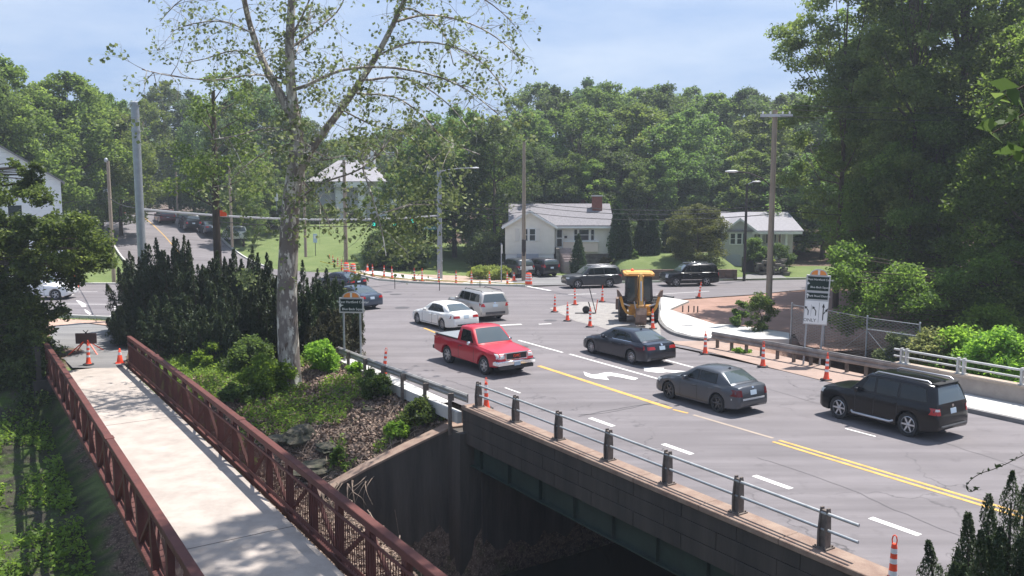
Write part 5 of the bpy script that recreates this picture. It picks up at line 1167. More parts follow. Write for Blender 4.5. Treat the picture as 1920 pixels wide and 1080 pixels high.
# ---------------------------------------------------------------- signs
def wayfinding(name, loc, rz, label, w_, h_panel, zc, posts, tall):
    r_ = empty(name, loc, rz, label, 'sign')
    # local: x right, y away, faces -y
    z1 = zc+h_panel/2; z0 = zc-h_panel/2
    for sx in (-1, 1):
        mb = MB(); mb.box((sx*w_*.34, .05, (z0-(-.6))/2-.6+.1), (.075, .05, z0+.8)); mb.build('post', M['steel'], r_)
    mb = MB(); mb.box((0, 0, zc), (w_, .04, h_panel)); mb.build('frame', M['signsilver'], r_, bevel=.01)
    mb = MB(); pts = [(w_*.36*math.cos(a), z1+.0+.27*math.sin(a)) for a in np.linspace(0, math.pi, 17)]; mb.prism(pts, -.02, .02, 'XZ'); mb.build('arched_top', M['signsilver'], r_)
    for sx in (-1, 1):
        q = [(sx*.05, z1+.01), (sx*w_*.31, z1+.01)]+[(sx*w_*.31*math.cos(a), z1+.01+.215*math.sin(a)) for a in np.linspace(.1, 1.25, 8)]+[(sx*.05, z1+.20)]
        mb = MB(); mb.prism(q, -.032, -.021, 'XZ'); mb.build('orange_panel', M['signorange'], r_)
    mb = MB(); mb.box((0, -.028, z1+.11), (.075, .012, .2)); mb.build('tower_emblem', M['white'], r_)
    T = lambda x, z: Matrix.Translation((x, -.0425, z)) @ Matrix.Rotation(R(90), 4, 'X')
    if not tall:
        mb = MB(); mb.box((0, -.03, zc), (w_-.13, .02, h_panel-.14)); mb.build('green_panel', M['signgreen'], r_)
        text_mesh('lettering', 'West Hartford Center', .155, M['white'], r_, T(.09, zc+.15)); text_mesh('lettering', 'Blue Back Square', .15, M['white'], r_, T(.10, zc-.17))
        text_mesh('arrow_symbol', '\u2190', .28, M['white'], r_, T(-w_*.41, zc))
        mb = MB(); mb.prism([(-w_*.46, zc), (-w_*.41, zc+.08), (-w_*.41, zc+.02), (-w_*.36, zc+.02), (-w_*.36, zc-.02), (-w_*.41, zc-.02), (-w_*.41, zc-.08)], -.048, -.041, 'XZ'); mb.build('arrow_symbol', M['white'], r_)
    else:
        mb = MB(); mb.box((0, -.03, z1-.38), (w_-.13, .02, .62)); mb.build('green_panel', M['signgreen'], r_)
        mb = MB(); mb.box((0, -.03, z1-.93), (w_-.13, .02, .28)); mb.build('green_panel', M['signgreen'], r_)
        text_mesh('lettering', 'West Hartford Center', .125, M['white'], r_, T(.08, z1-.20)); text_mesh('lettering', 'Blue Back Square', .12, M['white'], r_, T(.10, z1-.54)); text_mesh('lettering', 'Park Road District', .125, M['white'], r_, T(.08, z1-.93))
        mb = MB(); zz = z1-.38; mb.prism([(-w_*.46, zz), (-w_*.40, zz+.08), (-w_*.40, zz+.02), (-w_*.35, zz+.02), (-w_*.35, zz-.02), (-w_*.40, zz-.02), (-w_*.40, zz-.08)], -.048, -.041, 'XZ'); mb.build('arrow_symbol', M['white'], r_)
        mb = MB(); x = -w_*.40; zz = z1-.93; mb.prism([(x, zz+.11), (x-.06, zz+.03), (x-.015, zz+.03), (x-.015, zz-.1), (x+.015, zz-.1), (x+.015, zz+.03), (x+.06, zz+.03)], -.048, -.041, 'XZ'); mb.build('arrow_symbol', M['white'], r_)
        mb = MB(); mb.box((0, -.03, z0+.56), (w_-.06, .02, 1.02)); mb.build('lane_panel', M['white'], r_)
        bk = M['blackm']; mb = MB()
        def larr(x, z, s=1):
            mb.beam((x+.05*s, -.045, z-.20), (x+.05*s, -.045, z+.02), .035, .008, up=(0, 1, 0)); mb.beam((x+.05*s, -.045, z), (x-.04*s, -.045, z+.13), .035, .008, up=(0, 1, 0)); mb.prism([(x-.11*s, z+.20), (x-.09*s, z+.07), (x+.01*s, z+.17)], -.049, -.041, 'XZ')
        larr(-.38, z0+.62); mb.build('lane_arrow', bk, r_); mb = MB(); larr(-.06, z0+.62); mb.build('lane_arrow', bk, r_); mb = MB()
        mb.beam((.30, -.045, z0+.22), (.30, -.045, z0+.82), .04, .008, up=(0, 1, 0)); mb.prism([(.30, z0+.98), (.24, z0+.80), (.36, z0+.80)], -.049, -.041, 'XZ'); mb.beam((.31, -.045, z0+.50), (.42, -.045, z0+.66), .035, .008, up=(0, 1, 0)); mb.prism([(.50, z0+.78), (.37, z0+.68), (.46, z0+.60)], -.049, -.041, 'XZ')
        mb.build('lane_arrow', bk, r_)
        mb = MB(); mb.box((.12, -.042, z0+.56), (.012, .004, .9)); mb.box((-.21, -.042, z0+.65), (.008, .004, .5)); mb.build('divider', bk, r_)
        text_mesh('lettering', 'ONLY', .20, bk, r_, T(-.24, z0+.2))
    return r_
sg1 = wayfinding('wayfinding_sign', P(659, 690, -.15)+Vector((0, .3, 0)), R(-5), 'small dark green wayfinding sign with orange arched top on two posts, behind the guardrail', 1.12, .70, 2.80, None, False)
sg2 = wayfinding('wayfinding_sign', P(1523, 686, 0)+Vector((0, .1, 0)), R(-12), 'tall wayfinding sign with orange arched top above a white lane arrow panel', 1.02, 2.22, 2.95, None, True)
sg2.rotation_euler = (0, R(2.2), R(-12))
# ---------------------------------------------------------------- poles
def ztop(v, y): return PY(960, v, y).z
def pole(name, u, vb, zb, vt, rad, mat, label, cat='utility pole', rt=None):
    p = P(u, vb, zb); r_ = empty(name, p, 0, label, cat); h = ztop(vt, p.y)-zb
    mb = MB(); mb.tube([(0, 0, -.6), (0, 0, h*.5), (0, 0, h)], [rad, (rad+(rt or rad*.8))/2, rt or rad*.8], 12); mb.build('shaft', mat, r_, smooth=50)
    return r_, p, h
def cobra(par, z, dx, dz, mat=None, dy=0):
    mb = MB(); mb.tube([(0, 0, z), (dx*.25, dy*.25, z+dz*.55), (dx*.6, dy*.6, z+dz*.9), (dx*.95, dy*.95, z+dz)], .04, 8); mb.build('lamp_arm', mat or M['steel'], par, smooth=60)
    mb = MB(); e = 1 if dx > 0 else -1; mb.lathe([(.06, -.45), (.13, -.2), (.15, .1), (.05, .3)], 10, axis='X'); o = mb.build('lamp_head', pbr('lamp head grey', (.6, .6, .6), .4), par, smooth=60); o.location = (dx, dy, z+dz); o.scale = (1, 1, .55)
m262, p262, h262 = pole('steel_mast', 272, 598, 0, 196, .25, M['steel'], 'thick grey steel mast rising behind the junipers, left of the sycamore', 'mast', .235)
mb = MB(); mb.lathe([(.28, h262-.05), (.28, h262+.12), (.1, h262+.2)], 14); mb.build('cap', M['steel'], m262, smooth=40); mb = MB(); mb.lathe([(.27, h262-1.6), (.27, h262-1.5)], 14); mb.build('collar', M['steel'], m262)
m826, p826, h826 = pole('steel_mast', 825, 524, 0, 318, .24, M['steel'], 'grey steel mast with green street name sign and lamp arm at the far kerb', 'mast', .20)
cobra(m826, h826-.2, 3.2, .35)
mb = MB(); mb.box((-.85, -.05, 4.55), (1.15, .04, .30)); mb.build('street_sign', pbr('street sign green', (.01, .13, .10), .5), m826)
text_mesh('lettering', 'W FARMS AV', .17, M['white'], m826, Matrix.Translation((-.85, -.09, 4.55)) @ Matrix.Rotation(R(90), 4, 'X'))
mb = MB(); mb.box((0, 0, 4.55), (.56, .1, .1)); mb.lathe([(.27, 1.6), (.27, 1.7)], 12); mb.lathe([(.26, h826-.9), (.26, h826-.75)], 12); mb.build('bracket', M['steel'], m826)
m983, p983, h983 = pole('utility_pole', 982, 527, 0, 265, .20, M['wood'], 'tall bare wooden pole in front of the cream house gable', 'utility pole', .13)
mb = MB(); mb.box((0, -.2, 3.1), (.36, .3, 1.1)); mb.box((0, -.2, 2.4), (.25, .25, .4)); mb.build('cable_box', M['darkwood'], m983, bevel=.04)
m1440, p1440, h1440 = pole('utility_pole', 1440, 603, 0, 206, .19, M['wood'], 'wooden utility pole with white crossarm and curved lamp arm, left of the large wayfinding sign', 'utility pole', .14)
zc_ = ztop(217, p1440.y)
mb = MB(); mb.box((.05, -.15, zc_), (1.85, .12, .16), rz=0); mb.build('crossarm', pbr('pale crossarm', (.55, .55, .56), .6), m1440)
for x in (-.75, -.3, .4, .8):
    mb = MB(); mb.lathe([(.04, zc_+.08), (.06, zc_+.16), (.03, zc_+.24)], 8, o=(x, -.15, 0)); mb.build('insulator', M['white'], m1440)
cobra(m1440, ztop(352, p1440.y), -2.35, .95, M['darkwood'])
m1397, p1397, h1397 = pole('lamp_post', 1395, 527, 0, 345, .13, M['darkwood'], 'slim dark lamp post at the far kerb in front of the grey white house', 'lamp post', .10)
cobra(m1397, h1397-.1, .9, .3)
m652, p652, h652 = pole('utility_pole', 649, 496, .5, 300, .20, M['wood'], 'wooden utility pole in front of the white columned house', 'utility pole', .15)
m210, p210, h210 = pole('utility_pole', 214, 530, 0, 302, .17, M['wood'], 'wooden pole with a small lamp beside the left street grass', 'utility pole', .13)
mb = MB(); mb.lathe([(.1, 0), (.16, .12), (.14, .3), (.05, .36)], 10); o = mb.build('lamp_head', M['steel'], m210, smooth=50); o.location = (-.1, -.1, h210-.1)
for (u, vb, zb, vt, lab) in ((435, 452, 2.9, 309, 'slim grey pole on the hill beside the white vehicle'), (334, 418, 3.6, 322, 'slim grey pole on the hill above the maroon vehicle'), (573, 470, 2.2, 300, 'thin grey pole just right of the sycamore trunk on the lawn edge')):
    q, _, hh = pole('utility_pole', u, vb, zb, vt, .13, M['wood'], lab)
sgp = empty('road_sign', P(592, 484, .6), 0, 'small pale blue rectangular sign on a thin post at the lawn edge', 'sign')
mb = MB(); mb.tube([(0, 0, -.5), (0, 0, 2.3)], .04, 6); mb.build('post', M['blackm'], sgp)
mb = MB(); mb.box((0, -.06, 2.15), (.42, .03, .95)); mb.build('panel', pbr('pale blue sign', (.45, .55, .68), .5), sgp)
mb = MB(); mb.box((0, -.08, 2.3), (.28, .01, .35)); mb.build('symbol', M['white'], sgp)
sgp = empty('road_sign', P(940, 531, 0), R(80), 'grey sign seen edge on, left of the wooden pole by the driveway', 'sign')
mb = MB(); mb.tube([(0, 0, -.3), (0, 0, 3.4)], .045, 6); mb.build('post', M['steel'], sgp); mb = MB(); mb.box((0, -.05, 2.9), (.6, .02, .75)); mb.build('panel', M['signsilver'], sgp)
# cables (each one thing), drooping between poles
def cable(a, b, sag, r_=.02, lab=None, n=14, name='overhead_cable', grp='overhead cables across the crossing', mat=None):
    a = Vector(a); b = Vector(b); mb = MB(); mb.tube([a.lerp(b, i/n)-Vector((0, 0, sag*4*(i/n)*(1-i/n))) for i in range(n+1)], r_, 5); o = mb.build(name, mat or M['wirem']); tag(o, lab, 'cable', grp); return o
def at(p, v): return Vector((p.x, p.y, ztop(v, p.y)))
farR_ = PY(1990, 392, 58); farL_ = PY(-60, 372, 80)
M['palecable'] = pbr('grey aluminium cable', (.34, .34, .35), .5)
cable(at(p262, 392), at(p826, 404), .5, .075, 'thick pale span cable from the thick steel mast to the mast with the street sign', mat=M['palecable'])
cable(at(p262, 400), at(p826, 412), .7, .03, 'thin lower span cable just below the thick pale one')
for i, (v0, v1, v2, pb) in enumerate(((374, 377, 386, p1440), (383, 385, 393, p1440), (392, 397, 402, p1440))):
    cable(at(p826, v0), at(p983, v1), .35, .022, 'dark cable between the steel mast and the tall bare wooden pole by the driveway'); cable(at(p983, v1), at(pb, v2), .5, .024, 'dark cable from the tall bare wooden pole to the pole with the crossarm')
cable(at(p1440, 393), farR_, .5, .022, 'dark cable running from the crossarm pole into the right hand trees')
for i, v in enumerate((194, 203, 216)): cable(PY(1443, v, p1440.y), PY(2050, v-4+i, 45), .3, .016, 'thin cable at the top of the crossarm pole running right into the trees')
cable(at(p210, 372), at(p262, 390), .2, .03, 'thin cable between the left wooden pole and the thick steel mast')
cable(farL_, at(p210, 372), .4, .02, 'thin cable running left from the left wooden pole')
cable(at(p652, 372), at(p826, 375), .4, .02, 'thin cable from the pole by the columned house to the steel mast')
# signals hanging from the span, seen from behind
for i, (u, v) in enumerate(((702, 419), (740, 418), (774, 413))):
    y = 67; q = PY(u, v, y); r_ = empty('traffic_signal', q, 0, ['green lit signal head hanging left of two others over the crossing', 'green lit signal head in the middle of three over the crossing', 'green lit signal head nearest the street name sign'][i], 'traffic light')
    mb = MB(); mb.box((0, 0, .25), (.36, .3, 1.1)); mb.build('housing', M['blackm'], r_, bevel=.04)
    gl = bpy.data.materials.new('green signal light'); gl.use_nodes = True; b = gl.node_tree.nodes['Principled BSDF']; b.inputs['Base Color'].default_value = (.02, .5, .4, 1); b.inputs['Emission Color'].default_value = (.05, .9, .65, 1); b.inputs['Emission Strength'].default_value = .5
    mb = MB(); mb.lathe([(.13, -.03), (.10, -.06), (.01, -.07)], 12, axis='Y', o=(0, -.14, -.06)); mb.build('green_light', gl, r_)
    mb = MB(); mb.tube([(0, 0, .8), (0, 0, 1.25)], .03, 6); mb.build('hanger', M['steel'], r_)
q = PY(418, 400, 51.8); r_ = empty('orange_sign', q, 0, 'small orange red square sign hanging from the span cable beside the dark trunk', 'sign')
mb = MB(); mb.box((0, 0, 0), (.45, .03, .36)); mb.build('panel', pbr('orange red panel', (.95, .10, .02), .5), r_); mb = MB(); mb.tube([(0, .03, -.1), (0, .03, .55)], .02, 6); mb.build('hanger', M['steel'], r_)
q = PY(518, 370, 52); r_ = empty('white_sign', q, 0, 'small white rectangular sign hanging left of the sycamore trunk', 'sign')
mb = MB(); mb.box((0, 0, 0), (.2, .03, .45)); mb.build('panel', M['white'], r_); mb = MB(); mb.tube([(0, .03, -1), (0, .03, .9)], .015, 6); mb.build('hanger', M['steel'], r_)
# caution tape on stakes along the far kerb
tp = [P(600, 490, .75), P(640, 500, .8), P(672, 512, .85), P(740, 522, .85), P(824, 526, .8), P(900, 530, .8), P(985, 532, .85)]
mb = MB()
for a, b in zip(tp[:-1], tp[1:]): mb.beam(a, b, .01, .07)
tag(mb.build('caution_tape', M['tape']), 'yellow caution tape strung behind the orange markers along the far kerb', 'tape')
for i, p in enumerate(tp[1:-1]):
    mb = MB(); mb.tube([(0, 0, -.2), (0, 0, .95)], .03, 5); o = mb.build('stake', M['darkwood']); o.location = (p.x, p.y+.05, 0); tag(o, 'thin dark stake carrying the yellow tape along the far kerb', 'stake', 'stakes of the caution tape')
# ================================================================ houses
def siding_mat(name, c, pitch=.13):
    m = pbr(name, c, .6, var=.05, vscale=2); t = m.node_tree; b = t.nodes['Principled BSDF']; g = t.nodes.new('ShaderNodeTexCoord')
    w_ = t.nodes.new('ShaderNodeTexWave'); w_.wave_type = 'BANDS'; w_.bands_direction = 'Z'; w_.wave_profile = 'SAW'; w_.inputs['Scale'].default_value = .314/pitch
    t.links.new(g.outputs['Object'], w_.inputs[0]); bp = t.nodes.new('ShaderNodeBump'); bp.inputs['Strength'].default_value = 1; bp.inputs['Distance'].default_value = .03
    t.links.new(w_.outputs['Fac'], bp.inputs['Height']); t.links.new(bp.outputs[0], b.inputs['Normal']); return m
M['sid1'] = siding_mat('cream clapboard', (.90, .86, .79)); M['sid2'] = siding_mat('grey white clapboard', (.60, .60, .64)); M['sid3'] = siding_mat('white clapboard', (.74, .76, .80), .18)
def X_(u, y): return PY(u, 400, y).x
def Z_(v, y): return ztop(v, y)
def window(par, x0, x1, z0, z1, y, frame=.06, nx=1, nz=2):
    f = MB(); cx_, cz_ = (x0+x1)/2, (z0+z1)/2
    for (a, b, c, d) in ((x0-frame, x1+frame, z1, z1+frame), (x0-frame, x1+frame, z0-frame, z0), (x0-frame, x0, z0, z1), (x1, x1+frame, z0, z1)): f.box(((a+b)/2, y-.03, (c+d)/2), (b-a, .07, d-c))
    for i in range(1, nx): x = x0+(x1-x0)*i/nx; f.box((x, y-.028, cz_), (.045, .05, z1-z0))
    for i in range(1, nz): z = z0+(z1-z0)*i/nz; f.box((cx_, y-.026, z), (x1-x0, .05, .045))
    fo = f.build('window', M['white'], par)
    g = MB(); g.box((cx_, y-.005, cz_), (x1-x0, .02, z1-z0)); g.build('pane', M['winglass'], fo); return fo
def gable_roof_x(mb, x0, x1, yf, yb, ze, zr, th=.14, ov=.35):
    """ridge along x"""
    ym = (yf+yb)/2; k = (zr-ze)/(ym-yf); yf2 = yf-ov; zf = ze-ov*k
    mb.prism([(yf2, zf), (yf2, zf+th), (ym, zr+th), (2*ym-yf2, zf+th), (2*ym-yf2, zf), (ym, zr)], x0, x1, 'YZ')
def gable_roof_y(mb, x0, x1, y0, y1, ze, zr, th=.14, ov=.3):
    xm = (x0+x1)/2; k = (zr-ze)/(xm-x0); xa = x0-ov; za = ze-ov*k
    mb.prism([(xa, za), (xm, zr), (2*xm-xa, za), (2*xm-xa, za+th), (xm, zr+th), (xa, za+th)], y0, y1, 'XZ')
# ---- cream house
y = 80.0; h1 = empty('house', (0, 0, 0), 0, 'single storey cream house with grey roof, front gable over a garage and brick chimney', 'house')
gx0, gx1 = X_(947, y), X_(1040, y); ze, zr, zb, zs = Z_(424, y), Z_(396, y), -.3, Z_(476, y); gc = (gx0+gx1)/2
mb = MB(); mb.prism([(gx0, zs), (gx1, zs), (gx1, ze), (gc, zr), (gx0, ze)], y, y+9, 'XZ'); mb.build('wall', M['sid1'], h1)
mb = MB(); mb.box(((gx0+gx1)/2, y+4.5+.08, (zs+zb)/2), (gx1-gx0-.1, 9, zs-zb-.01)); mb.build('foundation', pbr('white foundation', (.74, .72, .70), .8), h1)
x1 = X_(1148, y); yf = y+1.6
mb = MB(); mb.box(((gx1+x1)/2+.002, yf+3.6, (Z_(478, y)+ze)/2), (x1-gx1, 7.2, ze-Z_(478, y))); mb.build('wall', M['sid1'], h1)
mb = MB(); mb.box(((gx1+x1)/2+.002, yf+3.65, (Z_(478, y)+zb)/2-.01), (x1-gx1-.1, 7.2, Z_(478, y)-zb)); mb.build('foundation', M['stone'], h1)
mb = MB(); gable_roof_y(mb, gx0, gx1, y-.35, y+5.2, ze, zr); mb.build('roof', M['roof'], h1)
mb = MB(); gable_roof_x(mb, gx0+.3, x1+.35, yf-.3, yf+7.6, ze+.06, Z_(391, y)+.25); rf = mb.build('roof', M['roof'], h1)
mb = MB(); mb.box(((X_(1119, y)+X_(1136, y))/2, y+4.2, Z_(395, y)), (.95, .8, 2.6)); ch_ = mb.build('chimney', M['brick'], rf); mb = MB(); mb.box(((X_(1119, y)+X_(1136, y))/2, y+4.2, Z_(395, y)+1.36), (1.1, .95, .12)); mb.build('chimney_cap', M['walk'], h1)
# white trims along gable and eaves
mb = MB(); mb.beam((gx0-.3, y-.37, ze-.18), (gc, y-.37, zr-.02), .05, .2); mb.beam((gx1+.3, y-.37, ze-.18), (gc, y-.37, zr-.02), .05, .2); mb.box(((gx1+x1)/2, yf-.66, ze-.15), (x1-gx1+.5, .06, .18)); mb.build('fascia', M['white'], h1)
for (a, b) in ((985.5, 989), (993.5, 1003.5)): window(h1, X_(a-6, y) if a < 990 else X_(a, y), X_(b, y), Z_(451, y), Z_(429.5, y), y)
shm = pbr('cream shutter', (.70, .66, .60), .6)
for u_ in (969.5, 1008.5): mb = MB(); mb.box((X_(u_, y), y-.03, Z_(440.5, y)), (.38, .05, 1.15)); mb.build('shutter', shm, h1)
mb = MB(); mb.box(((X_(969, y)+X_(1010, y))/2, y-.01, (zs+.1)/2), (X_(1010, y)-X_(969, y), .06, zs-.1))
for k in range(1, 4): mb.box(((X_(969, y)+X_(1010, y))/2, y-.045, .1+k*(zs-.1)/4), (X_(1010, y)-X_(969, y), .01, .03))
mb.build('garage_door', pbr('grey garage door', (.40, .40, .43), .6), h1)
dz0 = Z_(466, y); dr = MB(); dr.box(((X_(1045, y)+X_(1056.5, y))/2, yf-.03, (dz0+Z_(430.5, y))/2), (X_(1056.5, y)-X_(1045, y)+.16, .06, Z_(430.5, y)-dz0+.1)); d_ = dr.build('door', M['white'], h1)
for a, b in ((432.5, 447), (449.5, 464)):
    mb = MB(); mb.box(((X_(1046.5, y)+X_(1055.5, y))/2, yf-.07, (Z_(a, y)+Z_(b, y))/2), (X_(1055.5, y)-X_(1046.5, y), .02, Z_(a, y)-Z_(b, y))); mb.build('pane', M['winglass'], d_)
for (a, b) in ((1079.5, 1085), (1089, 1107), (1111.5, 1117)): window(h1, X_(a, y), X_(b, y), Z_(452, y), Z_(432, y), yf)
mb = MB(); mb.box((X_(1063, y), yf-.08, Z_(446, y)), (.25, .12, .2)); mb.build('mailbox', M['blackm'], h1)
mb = MB(); mb.box(((X_(1058, y)+X_(1125, y))/2, yf-.15, (Z_(455, y)+Z_(474, y))/2), (X_(1125, y)-X_(1058, y), .3, Z_(455, y)-Z_(474, y))); mb.build('lower_facade', pbr('peach lower siding', (.78, .66, .56), .7), h1)
mb = MB(); mb.box(((X_(1060, y)+X_(1126, y))/2, yf-.18, Z_(454.5, y)), (X_(1126, y)-X_(1060, y), .42, .09)); mb.build('ledge', M['white'], h1)
stp = MB()
for k in range(6): zt = dz0-.05-k*.22; stp.box((X_(1055, y)+.3+k*.10, yf-.5-k*.30, (zt+.1)/2), (1.2, .295, max(.1, zt-.1)))
stp.build('front_steps', pbr('pinkish step stone', (.46, .38, .36), .9, var=.2), h1)
mb = MB(); mb.box((X_(1046, y), yf-1.0, (dz0+.2)/2), (.3, 2.0, dz0-.15)); mb.build('stair_wall', M['stone'], h1)
pth = [P(1066, 512, .2), P(1045, 490, 1.0)]
# ---- house behind the cream one
y = 101; hb = empty('house', (0, 0, 0), 0, 'grey roofed house behind the cream house, only its roofs and a small gable showing', 'house')
xa, xb_ = X_(1020, y), X_(1205, y); ze, zr = Z_(402, y), Z_(383, y)
mb = MB(); mb.box(((xa+xb_)/2, y+4, (ze+1)/2), (xb_-xa-.8, 8, ze-1)); mb.build('wall', M['sid2'], hb)
mb = MB(); gable_roof_x(mb, xa, xb_, y, y+8, ze, zr); rf = mb.build('roof', M['roof'], hb)
mb = MB(); gm_ = X_(1077, y); mb.prism([(gm_-1.3, ze+.1), (gm_+1.3, ze+.1), (gm_, Z_(384.5, y))], y+.2, y+3, 'XZ'); mb.build('dormer', M['siding2'], hb)
mb = MB(); mb.box((X_(1097, y), y+3, Z_(383, y)), (.45, .45, 1.1)); mb.build('chimney', M['brick'], rf)
window(hb, X_(1192, y), X_(1198, y), Z_(425, y), Z_(410, y), y)
# ---- grey white house
y = 84.0; h2 = empty('house', (0, 0, 0), 0, 'grey white clapboard house with front gable, porch and garage, right of the dark lamp post', 'house')
a, b = X_(1358, y), X_(1416, y); c = (a+b)/2; ze, zr, zs = Z_(433, y), Z_(411, y), Z_(478, y)
mb = MB(); mb.prism([(a, .2), (b, .2), (b, ze), (c, zr), (a, ze)], y, y+8, 'XZ'); mb.build('wall', M['sid2'], h2)
mb = MB(); gable_roof_y(mb, a, b, y-.3, y+4.5, ze, zr); mb.build('roof', pbr('light grey shingles', (.30, .29, .30), .9, var=.2, vscale=5), h2)
x1 = X_(1500, y); yf = y+1.8
mb = MB(); mb.box(((b+x1)/2, yf+3.5, (1.3+Z_(435, y))/2), (x1-b, 7, Z_(435, y)-1.3)); mb.build('wall', M['sid2'], h2)
mb = MB(); gable_roof_x(mb, X_(1346, y), x1+.4, yf-1.6, yf+8, Z_(433, y)+.02, Z_(404, y)+.1); rf = mb.build('roof', pbr('pale shingles', (.26, .25, .265), .9, var=.2, vscale=5), h2)
mb = MB(); mb.box(((b+x1)/2, yf-1.98, Z_(437, y)+.02), (x1-b+.5, .08, .25)); mb.beam((a-.3, y-.32, ze-.18), (c, y-.32, zr), .05, .2); mb.beam((b+.3, y-.32, ze-.18), (c, y-.32, zr), .05, .2); mb.build('fascia', M['white'], h2)
for (p, q) in ((1371, 1379.5), (1383.5, 1391.5)): window(h2, X_(p, y), X_(q, y), Z_(457, y), Z_(438, y), y, .11)
shm = pbr('dark green shutter', (.02, .05, .04), .5)
for u_, v_ in ((1398, 447.5), (1400, 470)): mb = MB(); mb.box((X_(u_, y), y-.03, Z_(v_, y)), (.32, .05, 1.0)); mb.build('shutter', shm, h2)
mb = MB(); mb.box((X_(1377.5, y), y-.03, (Z_(478, y)+.3)/2), (1.35, .06, Z_(478, y)-.3)); mb.build('garage_door', pbr('grey blue door', (.42, .44, .50), .6), h2)
mb = MB(); mb.box((X_(1424.5, y), yf-.03, Z_(450, y)), (.4, .06, 1.1)); mb.build('door', pbr('dark front door', (.02, .03, .03), .4), h2)
for (p, q) in ((1433, 1437), (1448, 1451), (1455, 1467), (1472, 1476)): window(h2, X_(p, y), X_(q, y), Z_(458, y), Z_(441, y), yf, .08, 1, 1)
mb = MB()
for p in (1429.5, 1452, 1477): mb.box((X_(p, y), yf-1.6, (Z_(437, y)+1.6)/2), (.2, .2, Z_(437, y)-1.6))
mb.build('porch_column', M['white'], h2)
mb = MB(); mb.box((X_(1452, y), yf-1.0, 1.35), (X_(1480, y)-X_(1424, y), 1.6, .5)); mb.build('porch_floor', M['walk'], h2)
dk = MB(); dk.box((X_(1418, 80), 80.2, .75), (X_(1440, 80)-X_(1396, 80), .35, 1.75)); tag(dk.build('retaining_wall', pbr('dark timber wall', (.035, .035, .04), .9, var=.3)), 'dark timber retaining wall in front of the grey white house', 'retaining wall')
rw = MB(); rr = random.Random(3)
for k in range(46): rw.box((X_(1452, 78)+rr.uniform(-1.1, 1.6), 78.6+rr.uniform(-.4, .8), rr.uniform(.2, 1.5)), (rr.uniform(.3, .6), rr.uniform(.3, .5), rr.uniform(.15, .28)), rz=rr.uniform(-.4, .4))
tag(rw.build('rock_wall', M['stone']), 'stepped rock wall beside the dark timber retaining wall', 'retaining wall')
rw = MB(); x = 9.6
rr = random.Random(9)
while x < 19.6:
    w_ = rr.uniform(.35, .8)
    for k in range(3): rw.box((x+w_/2, 74.9+rr.uniform(-.05, .05), .12+k*.32), (w_-.03, .4, .30))
    x += w_
tag(rw.build('retaining_wall', pbr('reddish field stone', (.20, .12, .10), .9, col2=(.12, .09, .08), vscale=3, bump=.5)), 'low reddish stone retaining wall along the foot of the cream house lawn', 'retaining wall')
# ---- white columned house on the hill
y = 122.0; h3 = empty('house', (0, 0, 0), 0, 'two storey white house with square portico columns on the hill behind the sycamore', 'house')
zb = Z_(419, y)-.4; ze = Z_(340, y); xa, xb_ = X_(582, y), X_(718, y)
mb = MB(); mb.box(((xa+xb_)/2, y+6.5, (zb+ze)/2), (xb_-xa, 9, ze-zb)); mb.build('wall', pbr('white siding with shade in colour', (.62, .63, .68), .7, var=.05), h3)  # shade on this front is mixed into the siding colour
mb = MB(); rx0, rx1 = X_(577, y), X_(723, y); zr = Z_(298, y); vs = [(rx0, y-.5, ze), (rx1, y-.5, ze), (rx1, y+11.6, ze), (rx0, y+11.6, ze), (rx0+3.4, y+5.5, zr), (rx1-3.4, y+5.5, zr)]
mb.add(vs, [(0, 1, 5, 4), (1, 2, 5), (2, 3, 4, 5), (3, 0, 4), (3, 2, 1, 0)]); rf = mb.build('roof', pbr('pale grey roof', (.30, .29, .31), .9, var=.15, vscale=3), h3)
mb = MB(); mb.box((X_(690, y), y+4, Z_(300, y)), (1.0, .8, 3.0)); mb.build('chimney', M['white'], rf)
mb = MB(); mb.box(((X_(628, y)+X_(690, y))/2, y+.6, ze-.45), (X_(690, y)-X_(628, y), 2.0, .8)); mb.build('portico_beam', M['white'], h3)
for a, b in ((629, 649), (672, 684)):
    mb = MB(); mb.box(((X_(a, y)+X_(b, y))/2, y+.6, (zb+ze-.9)/2+.3), (X_(b, y)-X_(a, y), .8, ze-.9-zb-.6)); mb.build('column', M['white'], h3)
    mb = MB(); mb.box(((X_(a, y)+X_(b, y))/2, y+.6, zb+.35), (X_(b, y)-X_(a, y)+.2, 1.0, .7)); mb.build('column_base', M['brick'], h3)
for (p, q, v0, v1) in ((638, 646, 408, 384), (655, 664, 408, 384), (607, 612, 410, 392), (655, 660, 360, 345), (617, 622, 362, 348), (606, 610, 362, 348), (690, 696, 362, 348), (668, 671, 362, 347)): window(h3, X_(p, y), X_(q, y), Z_(v0, y), Z_(v1, y), y+2.0, .12, 2, 3)
mb = MB(); mb.box((X_(732, y), y+5, (zb+Z_(352, y))/2), (X_(746, y)-X_(718.5, y), 7, Z_(352, y)-zb)); mb.build('wing', pbr('white siding with sunlight in colour', (.74, .74, .74), .7), h3)  # the wing's lighter siding colour stands for sunlight on it
mb = MB(); gable_roof_y(mb, X_(719, y), X_(745, y), y+1.2, y+9, Z_(352, y), Z_(332, y)); mb.build('roof', M['roof'], h3)
